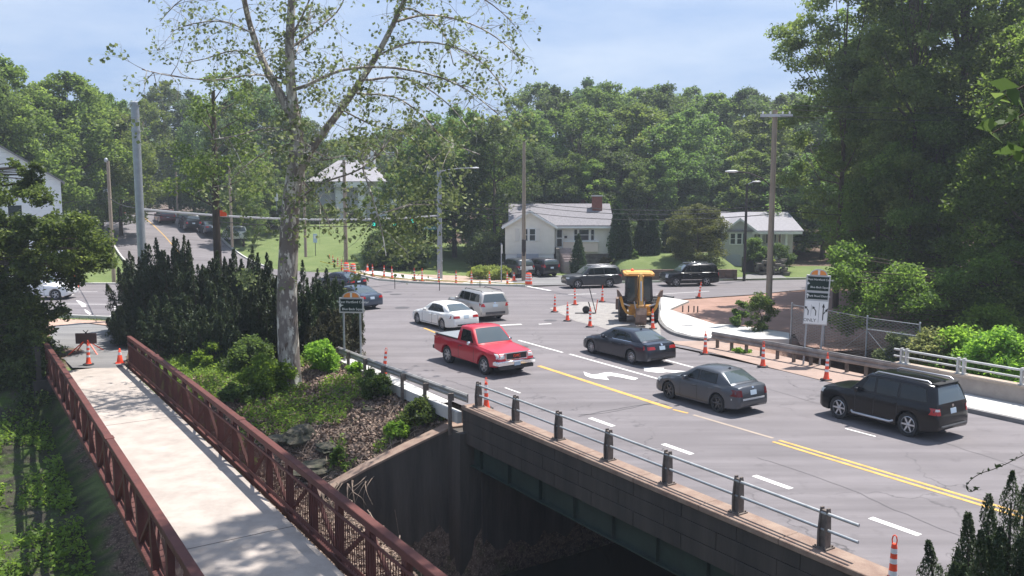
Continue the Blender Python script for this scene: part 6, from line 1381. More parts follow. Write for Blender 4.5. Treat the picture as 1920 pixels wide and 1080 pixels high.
# ---- left white house, turned so that its gable faces the bridge
y = 66.0; xr_ = X_(117, y); k_ = 1/math.cos(R(28)); ze, zr = Z_(340, y), Z_(340, y)+3.4
h4 = empty('house', (xr_, y, 0), R(28), 'white clapboard house at the left edge, mostly behind overhanging leaves', 'house')
mb = MB(); mb.prism([(-10.4, -.3), (0, -.3), (0, ze), (-5.2, zr), (-10.4, ze)], 0, 9, 'XZ'); mb.build('wall', M['sid3'], h4)
mb = MB(); gable_roof_y(mb, -10.4, 0, -.3, 9.3, ze, zr); mb.build('roof', M['roof'], h4)
for (x0, x1, z0, z1) in ((-6.6, -5.7, 5.2, 6.7), (-3.6, -2.7, 5.2, 6.7), (-3.6, -2.7, 1.4, 2.9), (-6.6, -5.7, 1.4, 2.9)): window(h4, x0, x1, z0, z1, 0)
# ================================================================ plants
NP = np.random.RandomState
L_mid = leafmat('broad leaf green', (.038, .076, .018), (.105, .168, .034), (.20, .27, .07), .52, .25)
L_dark = leafmat('deep green leaf', (.029, .057, .016), (.072, .120, .030), (.14, .19, .055), .48, .3)
L_pale = leafmat('pale loose leaf', (.085, .115, .035), (.20, .23, .08), (.32, .34, .16), .5, .5)
L_syc = leafmat('sycamore leaf', (.055, .080, .028), (.13, .16, .058), (.24, .27, .13), .42, .5)
L_lime = leafmat('bright young leaf', (.08, .165, .018), (.17, .30, .035), (.26, .38, .08), .55, .8)
L_jun = leafmat('juniper needles', (.018, .036, .012), (.042, .066, .022), (.085, .10, .04), .15, .9)
L_arb = leafmat('arborvitae spray', (.018, .042, .014), (.045, .085, .025), (.07, .12, .035), .2, .9)
L_gold = leafmat('yellow green hedge leaf', (.14, .19, .035), (.26, .30, .06), (.36, .38, .11), .35, 1.2)
L_brown = pbr('dry brown leaves', (.20, .13, .09), .9, col2=(.09, .06, .045), vscale=3)
def leafmesh(name, C_, size, seed, mat, par=None, up=.35, asp=.55, jit=.35, vert=False):
    r = NP(seed); C_ = np.asarray(C_, float); n = len(C_)
    nrm = r.randn(n, 3); nrm[:, 2] = np.abs(nrm[:, 2])+up; nrm /= np.linalg.norm(nrm, axis=1)[:, None]
    a = r.randn(n, 3)
    if vert: a = a*.35; a[:, 2] += 1.0
    a -= nrm*(a*nrm).sum(1)[:, None]; a /= np.linalg.norm(a, axis=1)[:, None]; b = np.cross(nrm, a)
    s = (size*(1-jit+2*jit*r.rand(n)))[:, None]
    tip = C_+a*s*.5-nrm*s*.10; tail = C_-a*s*.5-nrm*s*.06
    V = np.stack([tail, C_-b*s*asp*.5+a*s*.05, tip, C_+b*s*asp*.5+a*s*.05], 1).reshape(-1, 3)
    F_ = np.arange(4*n).reshape(-1, 4); o = mesh_np(name, V, F_, mat, par)
    at = o.data.attributes.new('rnd', 'FLOAT', 'FACE'); at.data.foreach_set('value', r.rand(n).astype(np.float32)); return o
def clump_points(cen, rad, n, r, flat=.75, shell=.45):
    """n points in each blob, denser towards its skin"""
    k = len(cen); d = r.randn(k*n, 3); d /= np.linalg.norm(d, axis=1)[:, None]; q = (shell+(1-shell)*r.rand(k*n))**.8
    q *= 1+.18*r.randn(k*n); p = d*(q*np.repeat(rad, n))[:, None]; p[:, 2] *= flat
    return np.repeat(cen, n, axis=0)+p
def crown_clumps(R_, H, z0, K, r, lump=.28, top=.5):
    """K blob centres filling an uneven crown from z0 to H, widest at fraction top"""
    C_ = []; zc = z0+(H-z0)*top; ph = r.rand(4)*6.28
    while len(C_) < K:
        a = r.rand()*6.28; z = z0+(H-z0)*(r.rand()**.85); f = (z-zc)/((H-zc) if z > zc else (zc-z0)*1.25)
        e = math.sqrt(max(0, 1-f*f)); w_ = R_*e*(1+lump*(math.sin(a*2+ph[0])*.5+math.sin(a*3+ph[1]+z*.4)*.35+math.sin(z*1.1+ph[2])*.3))
        q = w_*math.sqrt(.25+.75*r.rand()); C_.append((math.cos(a)*q, math.sin(a)*q, z))
    return np.array(C_)
def limbs(mb, C_, H, z0, tr, r, n=14, base=0.0):
    pts = [Vector((0, 0, base-.8)), Vector((0, 0, z0*.5)), Vector((.15, .1, z0+(H-z0)*.35)), Vector((-.1, .2, z0+(H-z0)*.75))]
    mb.tube(pts, [tr*1.25, tr, tr*.65, tr*.2], 9)
    for i in r.choice(len(C_), min(n, len(C_)), replace=False):
        c = Vector(C_[i]); zs = max(z0*.75, min(c.z*.75, H*.6)); s = Vector((0, 0, zs)); m = s.lerp(c, .5)+Vector((0, 0, -.05*H*r.rand()))
        mb.tube([s, m, c], [tr*.34, tr*.2, tr*.07], 6)
def broadleaf(name, H, R_, z0, K, n, size, mat, seed, tr=.3, nl=14, top=.5, barkm=None, flat=.7, crad=(.16, .27), lump=.28):
    r = NP(seed); root = empty(name, (0, 0, -60)); C_ = crown_clumps(R_, H, z0, K, r, lump, top); rad = R_*(crad[0]+(crad[1]-crad[0])*r.rand(K))
    kx = 22; ax_ = r.rand(kx)*6.28; fx = r.rand(kx); ex = np.stack([np.cos(ax_)*R_*fx*.85, np.sin(ax_)*R_*fx*.85, z0+(H-z0)*(top+(1-top)*np.sqrt(np.clip(1-(fx*.85)**2, 0, 1)))*(1+.07*r.rand(kx))], 1); C_ = np.concatenate([C_, ex]); rad = np.concatenate([rad, R_*(.07+.07*r.rand(kx))])
    leafmesh('crown', clump_points(C_, rad, n, r, flat), size, seed, mat, root)
    mb = MB(); limbs(mb, C_, H, z0, tr, r, nl); mb.build('trunk', barkm or M['bark'], root, smooth=50); return root
PROT = [broadleaf('tree', 20, 6.5, 2.0, 170, 120, .40, L_mid, 11, .32, flat=.95, crad=(.11, .22), lump=.4), broadleaf('tree', 20, 6.5, 1.0, 170, 120, .40, L_dark, 12, .32, top=.42, flat=.95, crad=(.11, .22), lump=.4), broadleaf('tree', 20, 6.0, 3.0, 150, 120, .38, L_mid, 13, .3, top=.6, lump=.5, flat=.95, crad=(.11, .22)), broadleaf('tree', 20, 5.5, 2.0, 150, 120, .38, leafmat('fresh mid green leaf', (.055, .10, .018), (.14, .21, .04), (.22, .30, .08), .5, .3), 14, .28, top=.45, lump=.55, flat=1.1, crad=(.11, .21))]
usedp = set()
def tree_at(k, u, vt, y, R_, lab, grp=None, name=None, seed=0, zbase=None):
    x = PY(u, 400, y).x; zb = H1(x, y) if zbase is None else zbase; h = ztop(vt, y)-zb
    src = PROT[k]
    o = src if k not in usedp else copy_tree(src); usedp.add(k)
    R0 = (6.5, 6.5, 6.0, 5.5)[k]
    o.location = (x, y, zb-.1); o.scale = (R_/R0, R_/R0, h/20.5); o.rotation_euler = (0, 0, (seed*2.399+u*.7) % 6.28); tag(o, lab, 'tree', grp); return o
WOOD = 'trees of the wood behind the houses'; LW = 'tall trees along the uphill street'
wr_lab = 'tree in the dense green wood rising behind the houses'
i_ = 0
for (u, vt, y, R_, k) in [(985, 215, 108, 6, 0), (1040, 176, 120, 6.5, 1), (1085, 200, 110, 6, 2), (1135, 168, 124, 6.5, 0), (1190, 205, 112, 6.5, 3), (1245, 172, 122, 7, 1), (1290, 215, 108, 6, 0), (1330, 185, 120, 6.5, 2), (1385, 182, 118, 6, 1), (1425, 222, 106, 5.5, 3), (1455, 190, 124, 6, 0), (1500, 200, 112, 6, 2), (1560, 205, 115, 6.5, 1), (1640, 190, 112, 7, 0),
        (1010, 165, 145, 7, 2), (1100, 162, 148, 8, 1), (1205, 170, 146, 8, 2), (1300, 176, 146, 8, 0), (1400, 178, 146, 7, 1), (1480, 185, 146, 7, 3), (1750, 190, 130, 9, 1), (1900, 190, 120, 9, 0),
        (1000, 275, 103, 4.5, 1), (1060, 290, 104, 4, 0), (1150, 280, 105, 5, 1), (1215, 300, 102, 4, 2), (1270, 285, 100, 4.5, 0), (1335, 300, 99, 4.5, 1), (1405, 290, 98, 4.5, 3), (1480, 290, 96, 5, 1), (1545, 290, 92, 5.5, 0), (1110, 305, 103, 4, 3)]:
    i_ += 1; tree_at(k, u, vt, y, R_, 'leafy green '+wr_lab, WOOD, seed=i_)
lt = 'tall green tree of the row beside the uphill street on the left'
for (u, vt, y, R_, k) in [(-120, 120, 86, 6, 1), (10, 122, 84, 5.5, 3), (-40, 140, 80, 5, 0), (75, 165, 90, 5, 2), (140, 150, 92, 5.5, 3), (190, 175, 100, 5, 0), (225, 215, 98, 4.5, 3), (280, 195, 128, 5, 3), (320, 165, 140, 6, 1), (365, 182, 138, 5.5, 1), (400, 205, 130, 5, 0), (240, 200, 170, 8, 0), (150, 200, 170, 9, 1), (60, 210, 160, 9, 0), (-60, 200, 150, 9, 2), (330, 270, 150, 7, 0), (400, 290, 118, 4.2, 1), (430, 200, 112, 4.5, 1), (470, 165, 116, 5.5, 1), (510, 170, 120, 6, 0), (555, 215, 130, 6, 1), (600, 262, 140, 6, 0), (660, 262, 152, 7, 2), (725, 250, 148, 7, 0), (480, 300, 104, 3.6, 3), (560, 310, 134, 5, 1), (780, 235, 132, 6, 1), (850, 240, 134, 7, 0), (925, 230, 136, 7, 1), (455, 330, 98, 2.6, 0), (530, 330, 110, 3.6, 1)]:
    i_ += 1; tree_at(k, u, vt, y, R_, lt, LW, seed=i_)
for (u, vt, y, R_, k, lab) in [(852, 212, 91, 5.2, 0, 'broad green tree directly behind the steel mast with the street sign'), (928, 232, 88, 4.4, 1, 'dark green tree just left of the cream house'), (795, 268, 93, 4.6, 1, 'dark spreading tree between the columned house and the steel mast'), (905, 262, 95, 4.2, 3, 'lighter green tree behind the dark one beside the cream house'), (755, 320, 90, 3.0, 2, 'small tree right of the columned house')]:
    i_ += 1; tree_at(k, u, vt, y, R_, lab, None, seed=i_)
# dark mounds on the lawn
def bush(name, loc, R_, H, n, size, mat, lab, cat='bush', grp=None, seed=1, K=None, par=None):
    r = NP(seed); K = K or max(6, int(14*R_)); C_ = crown_clumps(R_*.8, H*.88, H*.05, K, r, .25, .35); root = empty(name, loc, r.rand()*6, lab, cat, grp)
    leafmesh('foliage', clump_points(C_, R_*(.22+.16*r.rand(K)), n, r, .8, .35), size, seed, mat, root)
    mb = MB(); limbs(mb, C_, H*.8, H*.1, max(.03, R_*.05), r, 6); mb.build('stem', M['bark'], root); return root
def bpx(u, vb, y, zoff=0): x = PY(u, 400, y).x; return Vector((x, y, H1(x, y)+zoff))
bush('bush', bpx(912, 500, 83.5), 2.3, ztop(434, 83.5)-H1(-2.5, 83.5), 260, .22, L_dark, 'big rounded dark bush touching the left side of the cream house', seed=21, K=60)
bush('bush', bpx(712, 490, 85), 2.3, 3.6, 260, .22, L_dark, 'wide dark bush on the lawn left of the steel mast', seed=22, K=60)
bush('bush', bpx(765, 490, 84), 2.4, 3.2, 260, .22, L_dark, 'dark bush between the wide one and the steel mast', seed=23, K=60)
bush('bush', bpx(500, 420, 112), 3.2, 2.6, 200, .28, L_mid, 'green hedge bush on the hill left of the columned house', seed=24, K=50)
bush('bush', bpx(590, 420, 118), 2.6, 2.6, 200, .28, L_mid, 'green bush at the left corner of the columned house', seed=25, K=40)
bush('bush', bpx(620, 420, 118), 1.6, 2.2, 200, .28, L_pale, 'paler small bush beside the left column of the columned house', seed=26, K=30)
bush('bush', bpx(665, 420, 119), 1.5, 2.0, 200, .25, L_dark, 'dark clipped bush between the columns of the white house', seed=27, K=30)
for i, (u, y, R_) in enumerate(((897, 75.6, 1.0), (921, 75.4, 1.3), (943, 75.2, 1.0))):
    bush('hedge_bush', bpx(u, 0, y), R_, 1.25, 300, .12, L_gold, ['left one of the three yellow green bushes by the far kerb', 'middle one of the three yellow green bushes by the far kerb', 'right one of the three yellow green bushes, beside the parked vehicle'][i], 'bush', 'yellow green hedge bushes', seed=30+i, K=26)
bush('bush', bpx(1137, 0, 80.5), .9, 1.3, 260, .12, leafmat('reddish shrub leaf', (.06, .07, .025), (.13, .10, .05), (.20, .12, .07), .3, 1), 'reddish shrub at the right corner of the cream house', seed=34)
bush('bush', bpx(1190, 0, 80), .6, .8, 200, .12, L_mid, 'low round shrub between the columnar evergreens', seed=35)
bush('bush', bpx(1417, 0, 80.0, .8), 1.15, 2.6, 300, .14, L_mid, 'round green shrub above the dark timber wall', seed=36, K=34)
bush('bush', bpx(1462, 0, 80.5, .6), 1.5, 2.0, 260, .14, L_dark, 'loose green shrub in front of the porch of the grey white house', seed=37, K=34)
bush('bush', bpx(1450, 0, 79.0, .9), .5, .8, 260, .1, L_gold, 'small yellow shrub above the rock wall', seed=38)
# conical evergreens
def cone_tree(name, loc, H, R_, n, size, mat, lab, seed, grp=None, p=.75, cat='tree'):
    r = NP(seed); root = empty(name, loc, 0, lab, cat, grp); z = H*(r.rand(n)**1.05); a = r.rand(n)*6.28
    prof = np.where(z < H*.22, .80+.2*z/(H*.22), np.clip((H-z)/(H*.78), 0, 1)**p)
    rr_ = R_*prof*(.62+.38*r.rand(n))*(1+.13*np.sin(a*5+z*3)+.10*np.sin(a*9-z*7+1)); C_ = np.stack([np.cos(a)*rr_, np.sin(a)*rr_, z], 1)
    leafmesh('foliage', C_, size, seed, mat, root, up=.2, asp=.5, vert=True)
    mb = MB(); mb.tube([(0, 0, -.3), (0, 0, H*.9)], [R_*.14, R_*.03], 7); mb.build('trunk', M['bark'], root); return root
for (u, vt, y, R_, lab, sd) in [(1160, 380, 80.5, 1.0, 'tall columnar evergreen at the right end of the cream house, nearest it', 41), (1173, 398, 80.0, .75, 'shorter columnar evergreen leaning on the tall one by the cream house', 42), (1205, 390, 82, .75, 'left one of the pair of columnar evergreens on the lawn', 43), (1226, 392, 82, .75, 'right one of the pair of columnar evergreens on the lawn', 44), (1256, 392, 84, .8, 'columnar evergreen behind the spreading maple', 45)]:
    q = bpx(u, 0, y); cone_tree('columnar_evergreen', q, ztop(vt, y)-q.z, R_, 9000, .20, L_arb, lab, sd, 'columnar evergreens on the lawn', .6)
q = bpx(1085, 0, 78.6); cone_tree('conical_shrub', q, ztop(438, 78.6)-q.z, .82, 8000, .13, L_arb, 'small clipped conical shrub under the front windows of the cream house', 46, None, .7, 'bush')
# japanese maple type
mp_ = broadleaf('maple_tree', 4.9, 3.1, .1, 130, 240, .16, leafmat('olive maple leaf', (.035, .05, .012), (.095, .11, .022), (.17, .17, .04), .4, .6), 51, .12, 24, .42, flat=.6, lump=.4)
q = bpx(1308, 0, 78.6); mp_.location = q; tag(mp_, 'spreading olive green maple behind the large black sport utility vehicle', 'tree')
# ---------------------------------------------------------------- junipers beside the footbridge
def juniper(name, loc, H, R_, n, lab, seed, grp=None, size=.17, spikes=26, mat=None, wid=.36):
    r = NP(seed); root = empty(name, loc, 0, lab, 'juniper', grp); pts = []; mb = MB()
    for i in range(spikes):
        a = r.rand()*6.28; q = R_*math.sqrt(r.rand())*.8; bx, by = math.cos(a)*q, math.sin(a)*q; h0 = H*(.05+.25*r.rand()); h1 = H*(1-.45*(q/R_)**1.2)*(.80+.25*r.rand())
        m_ = int(n/spikes); t = r.rand(m_)**.9; z = h0+(h1-h0)*t; w_ = R_*(wid-.06+.12*r.rand())*np.clip(1.02-t, .02, 1)**.75*(.55+.45*np.abs(np.sin(z*4+i)))
        an = r.rand(m_)*6.28; rd = w_*(.45+.55*r.rand(m_)); ln = .10*H*(t**1.5)
        pts.append(np.stack([bx*(1+.35*t)+np.cos(an)*rd, by*(1+.35*t)+np.sin(an)*rd, z], 1)); mb.tube([(bx*.3, by*.3, 0), (bx, by, h0+.2), (bx*1.3, by*1.3, h0+(h1-h0)*.85)], [.06, .05, .015], 5)
    leafmesh('foliage', np.concatenate(pts), size, seed, mat or L_jun, root, up=.1, asp=.34, vert=True); mb.build('stem', M['bark'], root); return root
JG = 'dark junipers between the footbridge and the road'
for i, (u, y, vt, R_, lab) in enumerate([(262, 47.5, 470, 1.5, 'leftmost dark juniper behind the footbridge end'), (300, 45, 445, 1.5, 'dark juniper in front of the thick steel mast'), (345, 44, 440, 1.6, 'dark juniper with the highest spiky top left of the dark trunk'), (395, 43, 470, 1.6, 'dark juniper just left of the dark trunk foot'), (430, 43.5, 462, 1.4, 'dark juniper just right of the dark trunk foot'), (470, 42, 470, 1.5, 'dark juniper left of the sycamore trunk'), (575, 42.5, 490, 1.3, 'dark juniper right of the sycamore trunk'), (612, 41, 520, 1.4, 'dark juniper beside the small wayfinding sign'), (620, 39.5, 575, 1.2, 'low brownish juniper at the foot of the small wayfinding sign'), (330, 41, 540, 1.6, 'low dark juniper nearest the right footbridge rail'), (420, 39.5, 560, 1.5, 'low dark juniper in front, left of the sycamore trunk'), (510, 40, 500, 1.4, 'dark juniper close against the sycamore trunk'), (250, 43.5, 560, 1.2, 'low juniper against the footbridge rail end')]):
    x = PY(u, 400, y).x; zb = H1(x, y); H = ztop(vt, y)-zb
    juniper('juniper', (x, y, zb-.1), H*1.07, R_*1.2, 30000, lab, 60+i, JG, .15, 40, mat=(leafmat('bronzed juniper', (.025, .03, .015), (.07, .065, .03), (.11, .09, .05), .12, .9) if 'brownish' in lab else None))
jx, jy = 7.85, 12.6; juniper('juniper', (jx, jy, -1.2), ztop(868, jy)+1.3, 1.25, 130000, 'dark spiky juniper at the lower right corner, closest to the camera', 75, None, .06, 40, None, .52)
juniper('juniper', (7.15, 12.2, -1.4), ztop(985, 12.2)+1.4, .5, 26000, 'small dark juniper spike left of the closest juniper', 76, None, .055, 12)
# vine with a few leaves over that juniper
vn = empty('vine', (7.3, 12.3, 2.5), 0, 'thin curling vine reaching left above the lower right juniper', 'vine')
vp = [PY(u, v, 12.3)-Vector((7.3, 12.3, 2.5)) for u, v in ((1925, 850), (1890, 868), (1862, 880), (1838, 888), (1820, 900), (1812, 912), (1818, 922), (1830, 918))]
mb = MB(); mb.tube(resample(vp, 30), .006, 5); mb.build('stem', M['bark'], vn)
leafmesh('leaves', [tuple(p+Vector((0, 0, .02))) for p in resample(vp, 9)]*2+[tuple(PY(u, v, 12.3)-Vector((7.3, 12.3, 2.5))) for u, v in ((1905, 858), (1912, 852), (1882, 870), (1868, 874), (1915, 848), (1842, 884))], .09, 5, L_dark, vn)

for i, (u, y, R_, H, lab) in enumerate([(1190, 87, 1.9, 3.4, 'dark bush in the gap between the tall columnar evergreens'), (1240, 88, 2.0, 3.6, 'dark bush behind the pair of columnar evergreens'), (1285, 88, 2.2, 4.2, 'dark bush behind the left half of the spreading maple'), (1345, 88, 2.0, 4.0, 'dark bush between the spreading maple and the grey white house')]):
    bush('bush', bpx(u, 0, y), R_, H, 240, .24, L_dark, lab, seed=170+i, K=44)
# ================================================================ the sycamore
def sycbark():
    m, t, b = newmat('mottled sycamore bark'); L = t.links.new; g = t.nodes.new('ShaderNodeTexCoord'); mp = t.nodes.new('ShaderNodeMapping'); mp.inputs['Scale'].default_value = (1, 1, .38); L(g.outputs['Object'], mp.inputs[0])
    def noise(sc, de=5):
        n = t.nodes.new('ShaderNodeTexNoise'); n.inputs['Scale'].default_value = sc; n.inputs['Detail'].default_value = de; n.inputs['Roughness'].default_value = .6; L(mp.outputs[0], n.inputs['Vector']); return n.outputs[0]
    def ramp(x, a, c):
        r_ = t.nodes.new('ShaderNodeMapRange'); r_.inputs[1].default_value = a; r_.inputs[2].default_value = c; L(x, r_.inputs[0]); return r_.outputs[0]
    def mix(f, a, c):
        x = t.nodes.new('ShaderNodeMix'); x.data_type = 'RGBA'; L(f, x.inputs[0])
        for i, q in ((6, a), (7, c)):
            if isinstance(q, tuple): x.inputs[i].default_value = (*q, 1)
            else: L(q, x.inputs[i])
        return x.outputs[2]
    c = mix(ramp(noise(2.2), .42, .50), (.36, .32, .27), (.17, .14, .12)); c = mix(ramp(noise(3.7), .55, .60), c, (.62, .58, .50)); c = mix(ramp(noise(6), .60, .64), c, (.11, .075, .055))
    L(c, b.inputs['Base Color']); b.inputs['Roughness'].default_value = .8
    bp = t.nodes.new('ShaderNodeBump'); bp.inputs['Strength'].default_value = .5; bp.inputs['Distance'].default_value = .04; L(noise(9, 6), bp.inputs['Height']); L(bp.outputs[0], b.inputs['Normal']); return m
SB = sycbark(); YS = 35.2
def spx(u, v, dy=0): return PY(u, v, YS+dy)
base = spx(546, 745); base.z = H1(base.x, base.y)
syc = empty('sycamore_tree', base, 0, 'tall sycamore with mottled pale bark and sparse leaves between the footbridge and the road', 'tree')
r = NP(7); mb = MB(); tips = []
def br(pts, r0, r1, n=8, par=None):
    q = resample([Vector(p)-base for p in pts], max(8, len(pts)*4)) if par is None else resample([par]+[Vector(p)-base for p in pts], max(8, len(pts)*4)); mb.tube(q, [r0+(r1-r0)*(i/(len(q)-1))**.8 for i in range(len(q))], n); return q
tr_ = br([base+Vector((.05, 0, -.7)), spx(545, 720), spx(541, 650), spx(538, 560), spx(541, 470), spx(545, 390), spx(554, 320), spx(560, 268)], .50, .33, 14)
mb.tube([Vector((.3, -.3, -.6)), Vector((.15, -.15, .2)), Vector((0, 0, 1.0))], [.28, .22, .1], 8); mb.tube([Vector((-.35, -.2, -.6)), Vector((-.2, -.1, .2)), Vector((-.1, 0, 1.0))], [.28, .22, .1], 8)
mains = []
mains.append((br([spx(558, 290), spx(556, 235), spx(547, 180), spx(543, 90), spx(547, 0), spx(550, -120), spx(556, -240)], .29, .10, 10), .2))
mains.append((br([spx(555, 235), spx(530, 185), spx(500, 130), spx(476, 70), spx(458, 0, -1), spx(440, -120, -2)], .21, .08, 10), .2))
mains.append((br([spx(555, 335), spx(590, 270), spx(632, 215), spx(672, 158), spx(706, 105), spx(742, 35), spx(775, -40, -1), spx(800, -140, -2)], .19, .07, 10), .2))
sec = [([spx(575, 160, -1), spx(640, 132, -1.5), spx(720, 126, -2), spx(800, 138, -2.5), spx(870, 165, -3), spx(935, 215, -3.2)], .085), ([spx(690, 150), spx(745, 145, 1), spx(800, 165, 1.6), spx(850, 205, 2), (spx(885, 250, 2.2))], .07),
       ([spx(672, 175, .3), spx(740, 182, .6), spx(790, 215, 1), spx(835, 262, 1.4), spx(900, 290, 1.4)], .05), ([spx(548, 245), spx(500, 240, -1), spx(440, 255, -2), spx(392, 262, -2.4)], .045),
       ([spx(540, 150), spx(480, 140, -1.5), spx(400, 150, -2.5), spx(320, 142, -3), spx(266, 130, -3.3)], .05), ([spx(470, 60, -.5), spx(420, 40, 1), spx(360, 45, 2), spx(320, 60, 2.5)], .05), ([spx(490, 110), spx(440, 95, 1), spx(385, 110, 1.8), spx(345, 118, 2.2)], .05),
       ([spx(742, 40), spx(800, 28, 1), spx(870, 40, 2), spx(930, 70, 2.6), spx(985, 120, 3)], .07), ([spx(706, 105), spx(770, 80, -1), spx(840, 85, -2), spx(900, 115, -3), spx(950, 170, -3.4)], .06), ([spx(765, -20), spx(840, -30), spx(910, 0, 1), spx(960, 40, 1)], .06),
       ([spx(545, 90), spx(600, 50, 1), spx(640, 10, 1.6), spx(660, -60, 2)], .07), ([spx(550, 60), spx(580, 0, -1), spx(600, -80, -1.5)], .06), ([spx(545, 120), spx(570, 60, 2), spx(590, -10, 3)], .045), ([spx(560, 280), spx(600, 300, -1.5), spx(650, 292, -2.5), spx(700, 305, -3)], .04),
       ([spx(552, 380), spx(600, 345, -1.2), spx(660, 324, -2.2), spx(700, 300, -3), spx(730, 262, -3.6)], .07), ([spx(682, 322, -2.6), spx(700, 375, -2.8), spx(715, 430, -3), spx(724, 480, -3)], .045), ([spx(560, 265), spx(500, 285, .8), spx(450, 320, 1.4), spx(425, 350, 1.8)], .045), ([spx(640, 205), spx(700, 235, 1), spx(760, 250, 1.6), spx(812, 300, 2)], .045), ([spx(455, 0), spx(400, -20, 1), spx(340, 0, 2), spx(300, 40, 2.6)], .045), ([spx(560, 330), spx(600, 380, 1), spx(620, 430, 1.5)], .035), ([spx(780, 20, -.6), spx(830, 60, -1.4), spx(850, 120, -2)], .045)]
allb = []
for pts, r0 in sec:
    p0 = Vector(pts[0])-base; srcs = [q for m_, _ in mains for q in m_]+list(tr_)+([q for q in allb[-1][0]] if pts[0] == spx(682, 322, -2.6) else [])
    near_ = min(srcs, key=lambda q: (q-p0).length+(2 if q.z > p0.z+.3 else 0)); allb.append((br(pts, r0, .018, 6, near_), r0))
cands = allb+mains
LV = []
def twig(p, d, ln, rad, depth):
    q = [p]; dd = Vector(d)
    for k in range(4):
        dd = (dd+Vector((r.randn()*.28, r.randn()*.28, r.randn()*.2-.06))).normalized(); q.append(q[-1]+dd*ln/4)
    mb.tube(q, [rad*(1-.2*k) for k in range(5)], 4, cap=False)
    if depth > 0:
        for k in range(r.randint(2, 4)):
            i = r.randint(1, 5); twig(q[i], (dd+Vector((r.randn(), r.randn(), r.randn()*.7))*.9).normalized(), ln*.55, rad*.5, depth-1)
    else:
        for k in range(r.randint(1, 4)):
            i = r.randint(2, 5); c = q[i]
            for j in range(r.randint(1, 4)): LV.append(c+Vector((r.randn(), r.randn(), r.randn()-.3))*.10)
for q, r0 in cands:
    L_ = sum((q[i+1]-q[i]).length for i in range(len(q)-1)); n_ = int(L_*(2.3 if r0 < .15 else 1.1))
    for k in range(n_):
        i = min(len(q)-2, int((.12+.88*r.rand())*(len(q)-1))); t = (q[i+1]-q[i]).normalized()
        d = (t*.6+Vector((r.randn(), r.randn()*1.1, r.randn()*.8+.1))).normalized(); twig(q[i], d, 1.0+1.3*r.rand(), .016, 2)
# epicormic tufts along the trunk and lower limbs
for q in (tr_, mains[0][0][:14], mains[2][0][:18]):
    for k in range(20):
        i = r.randint(int(len(q)*.45), len(q)-1) if q is tr_ else r.randint(1, len(q)-1); c = q[i]+Vector((r.randn()*.35, -.3-.3*r.rand(), r.randn()*.2))
        twig(q[i], (c-q[i]).normalized(), .7, .012, 1)
# denser leafy tufts where the photo shows them, around the middle of the crown
for k in range(46):
    u, v = 400+470*r.rand(), 235+150*r.rand()
    if 590 < u < 750 and v > 290: continue
    c = spx(u, v, r.randn()*2.2)-base
    for j in range(r.randint(20, 50)): LV.append(c+Vector((r.randn(), r.randn(), r.randn()*.7))*.35)
    e = min((qq for q, _ in cands for qq in q), key=lambda s: (s-c).length); mb.tube([e, e.lerp(c, .5)+Vector((0, 0, .2)), c], [.02, .014, .006], 4, cap=False)
for (u, v, sp_, n) in ((470, 400, 12, 60), (560, 430, 14, 90), (380, 565, 0, 0), (690, 400, 25, 260), (760, 400, 35, 500), (800, 360, 40, 500), (770, 440, 30, 320), (740, 455, 22, 200), (460, 520, 10, 120), (440, 600, 12, 0)):
    for j in range(int(n)): LV.append(spx(u+r.randn()*sp_, v+r.randn()*sp_, r.randn()*.8)-base)
mb.build('trunk', SB, syc, smooth=60)
leafmesh('leaves', np.array([tuple(p) for p in LV]), .155, 8, L_syc, syc, up=.1, asp=.85)
# dark trunk tree left of the sycamore
q = bpx(405, 0, 47); dt = empty('tree', q, 0, 'dark straight trunk with a thin leafy top rising from the junipers left of the sycamore', 'tree'); mb = MB(); hh = ztop(170, 47)-q.z
mb.tube([(0, 0, -.4), (0, 0, hh*.5), (.1, 0, hh)], [.24, .2, .1], 10); r = NP(33); Cc = []
for k in range(26):
    z = hh*(.55+.45*r.rand()); a = r.rand()*6.28; d = 1.0+1.6*r.rand(); e = Vector((math.cos(a)*d, math.sin(a)*d, z+.5)); mb.tube([(0, 0, z-.6), e], [.04, .012], 5); Cc.append(tuple(e))
mb.build('trunk', M['bark'], dt, smooth=50); Cc = np.array(Cc); leafmesh('crown', clump_points(Cc, .75*np.ones(len(Cc)), 170, r, .7), .20, 34, L_mid, dt)
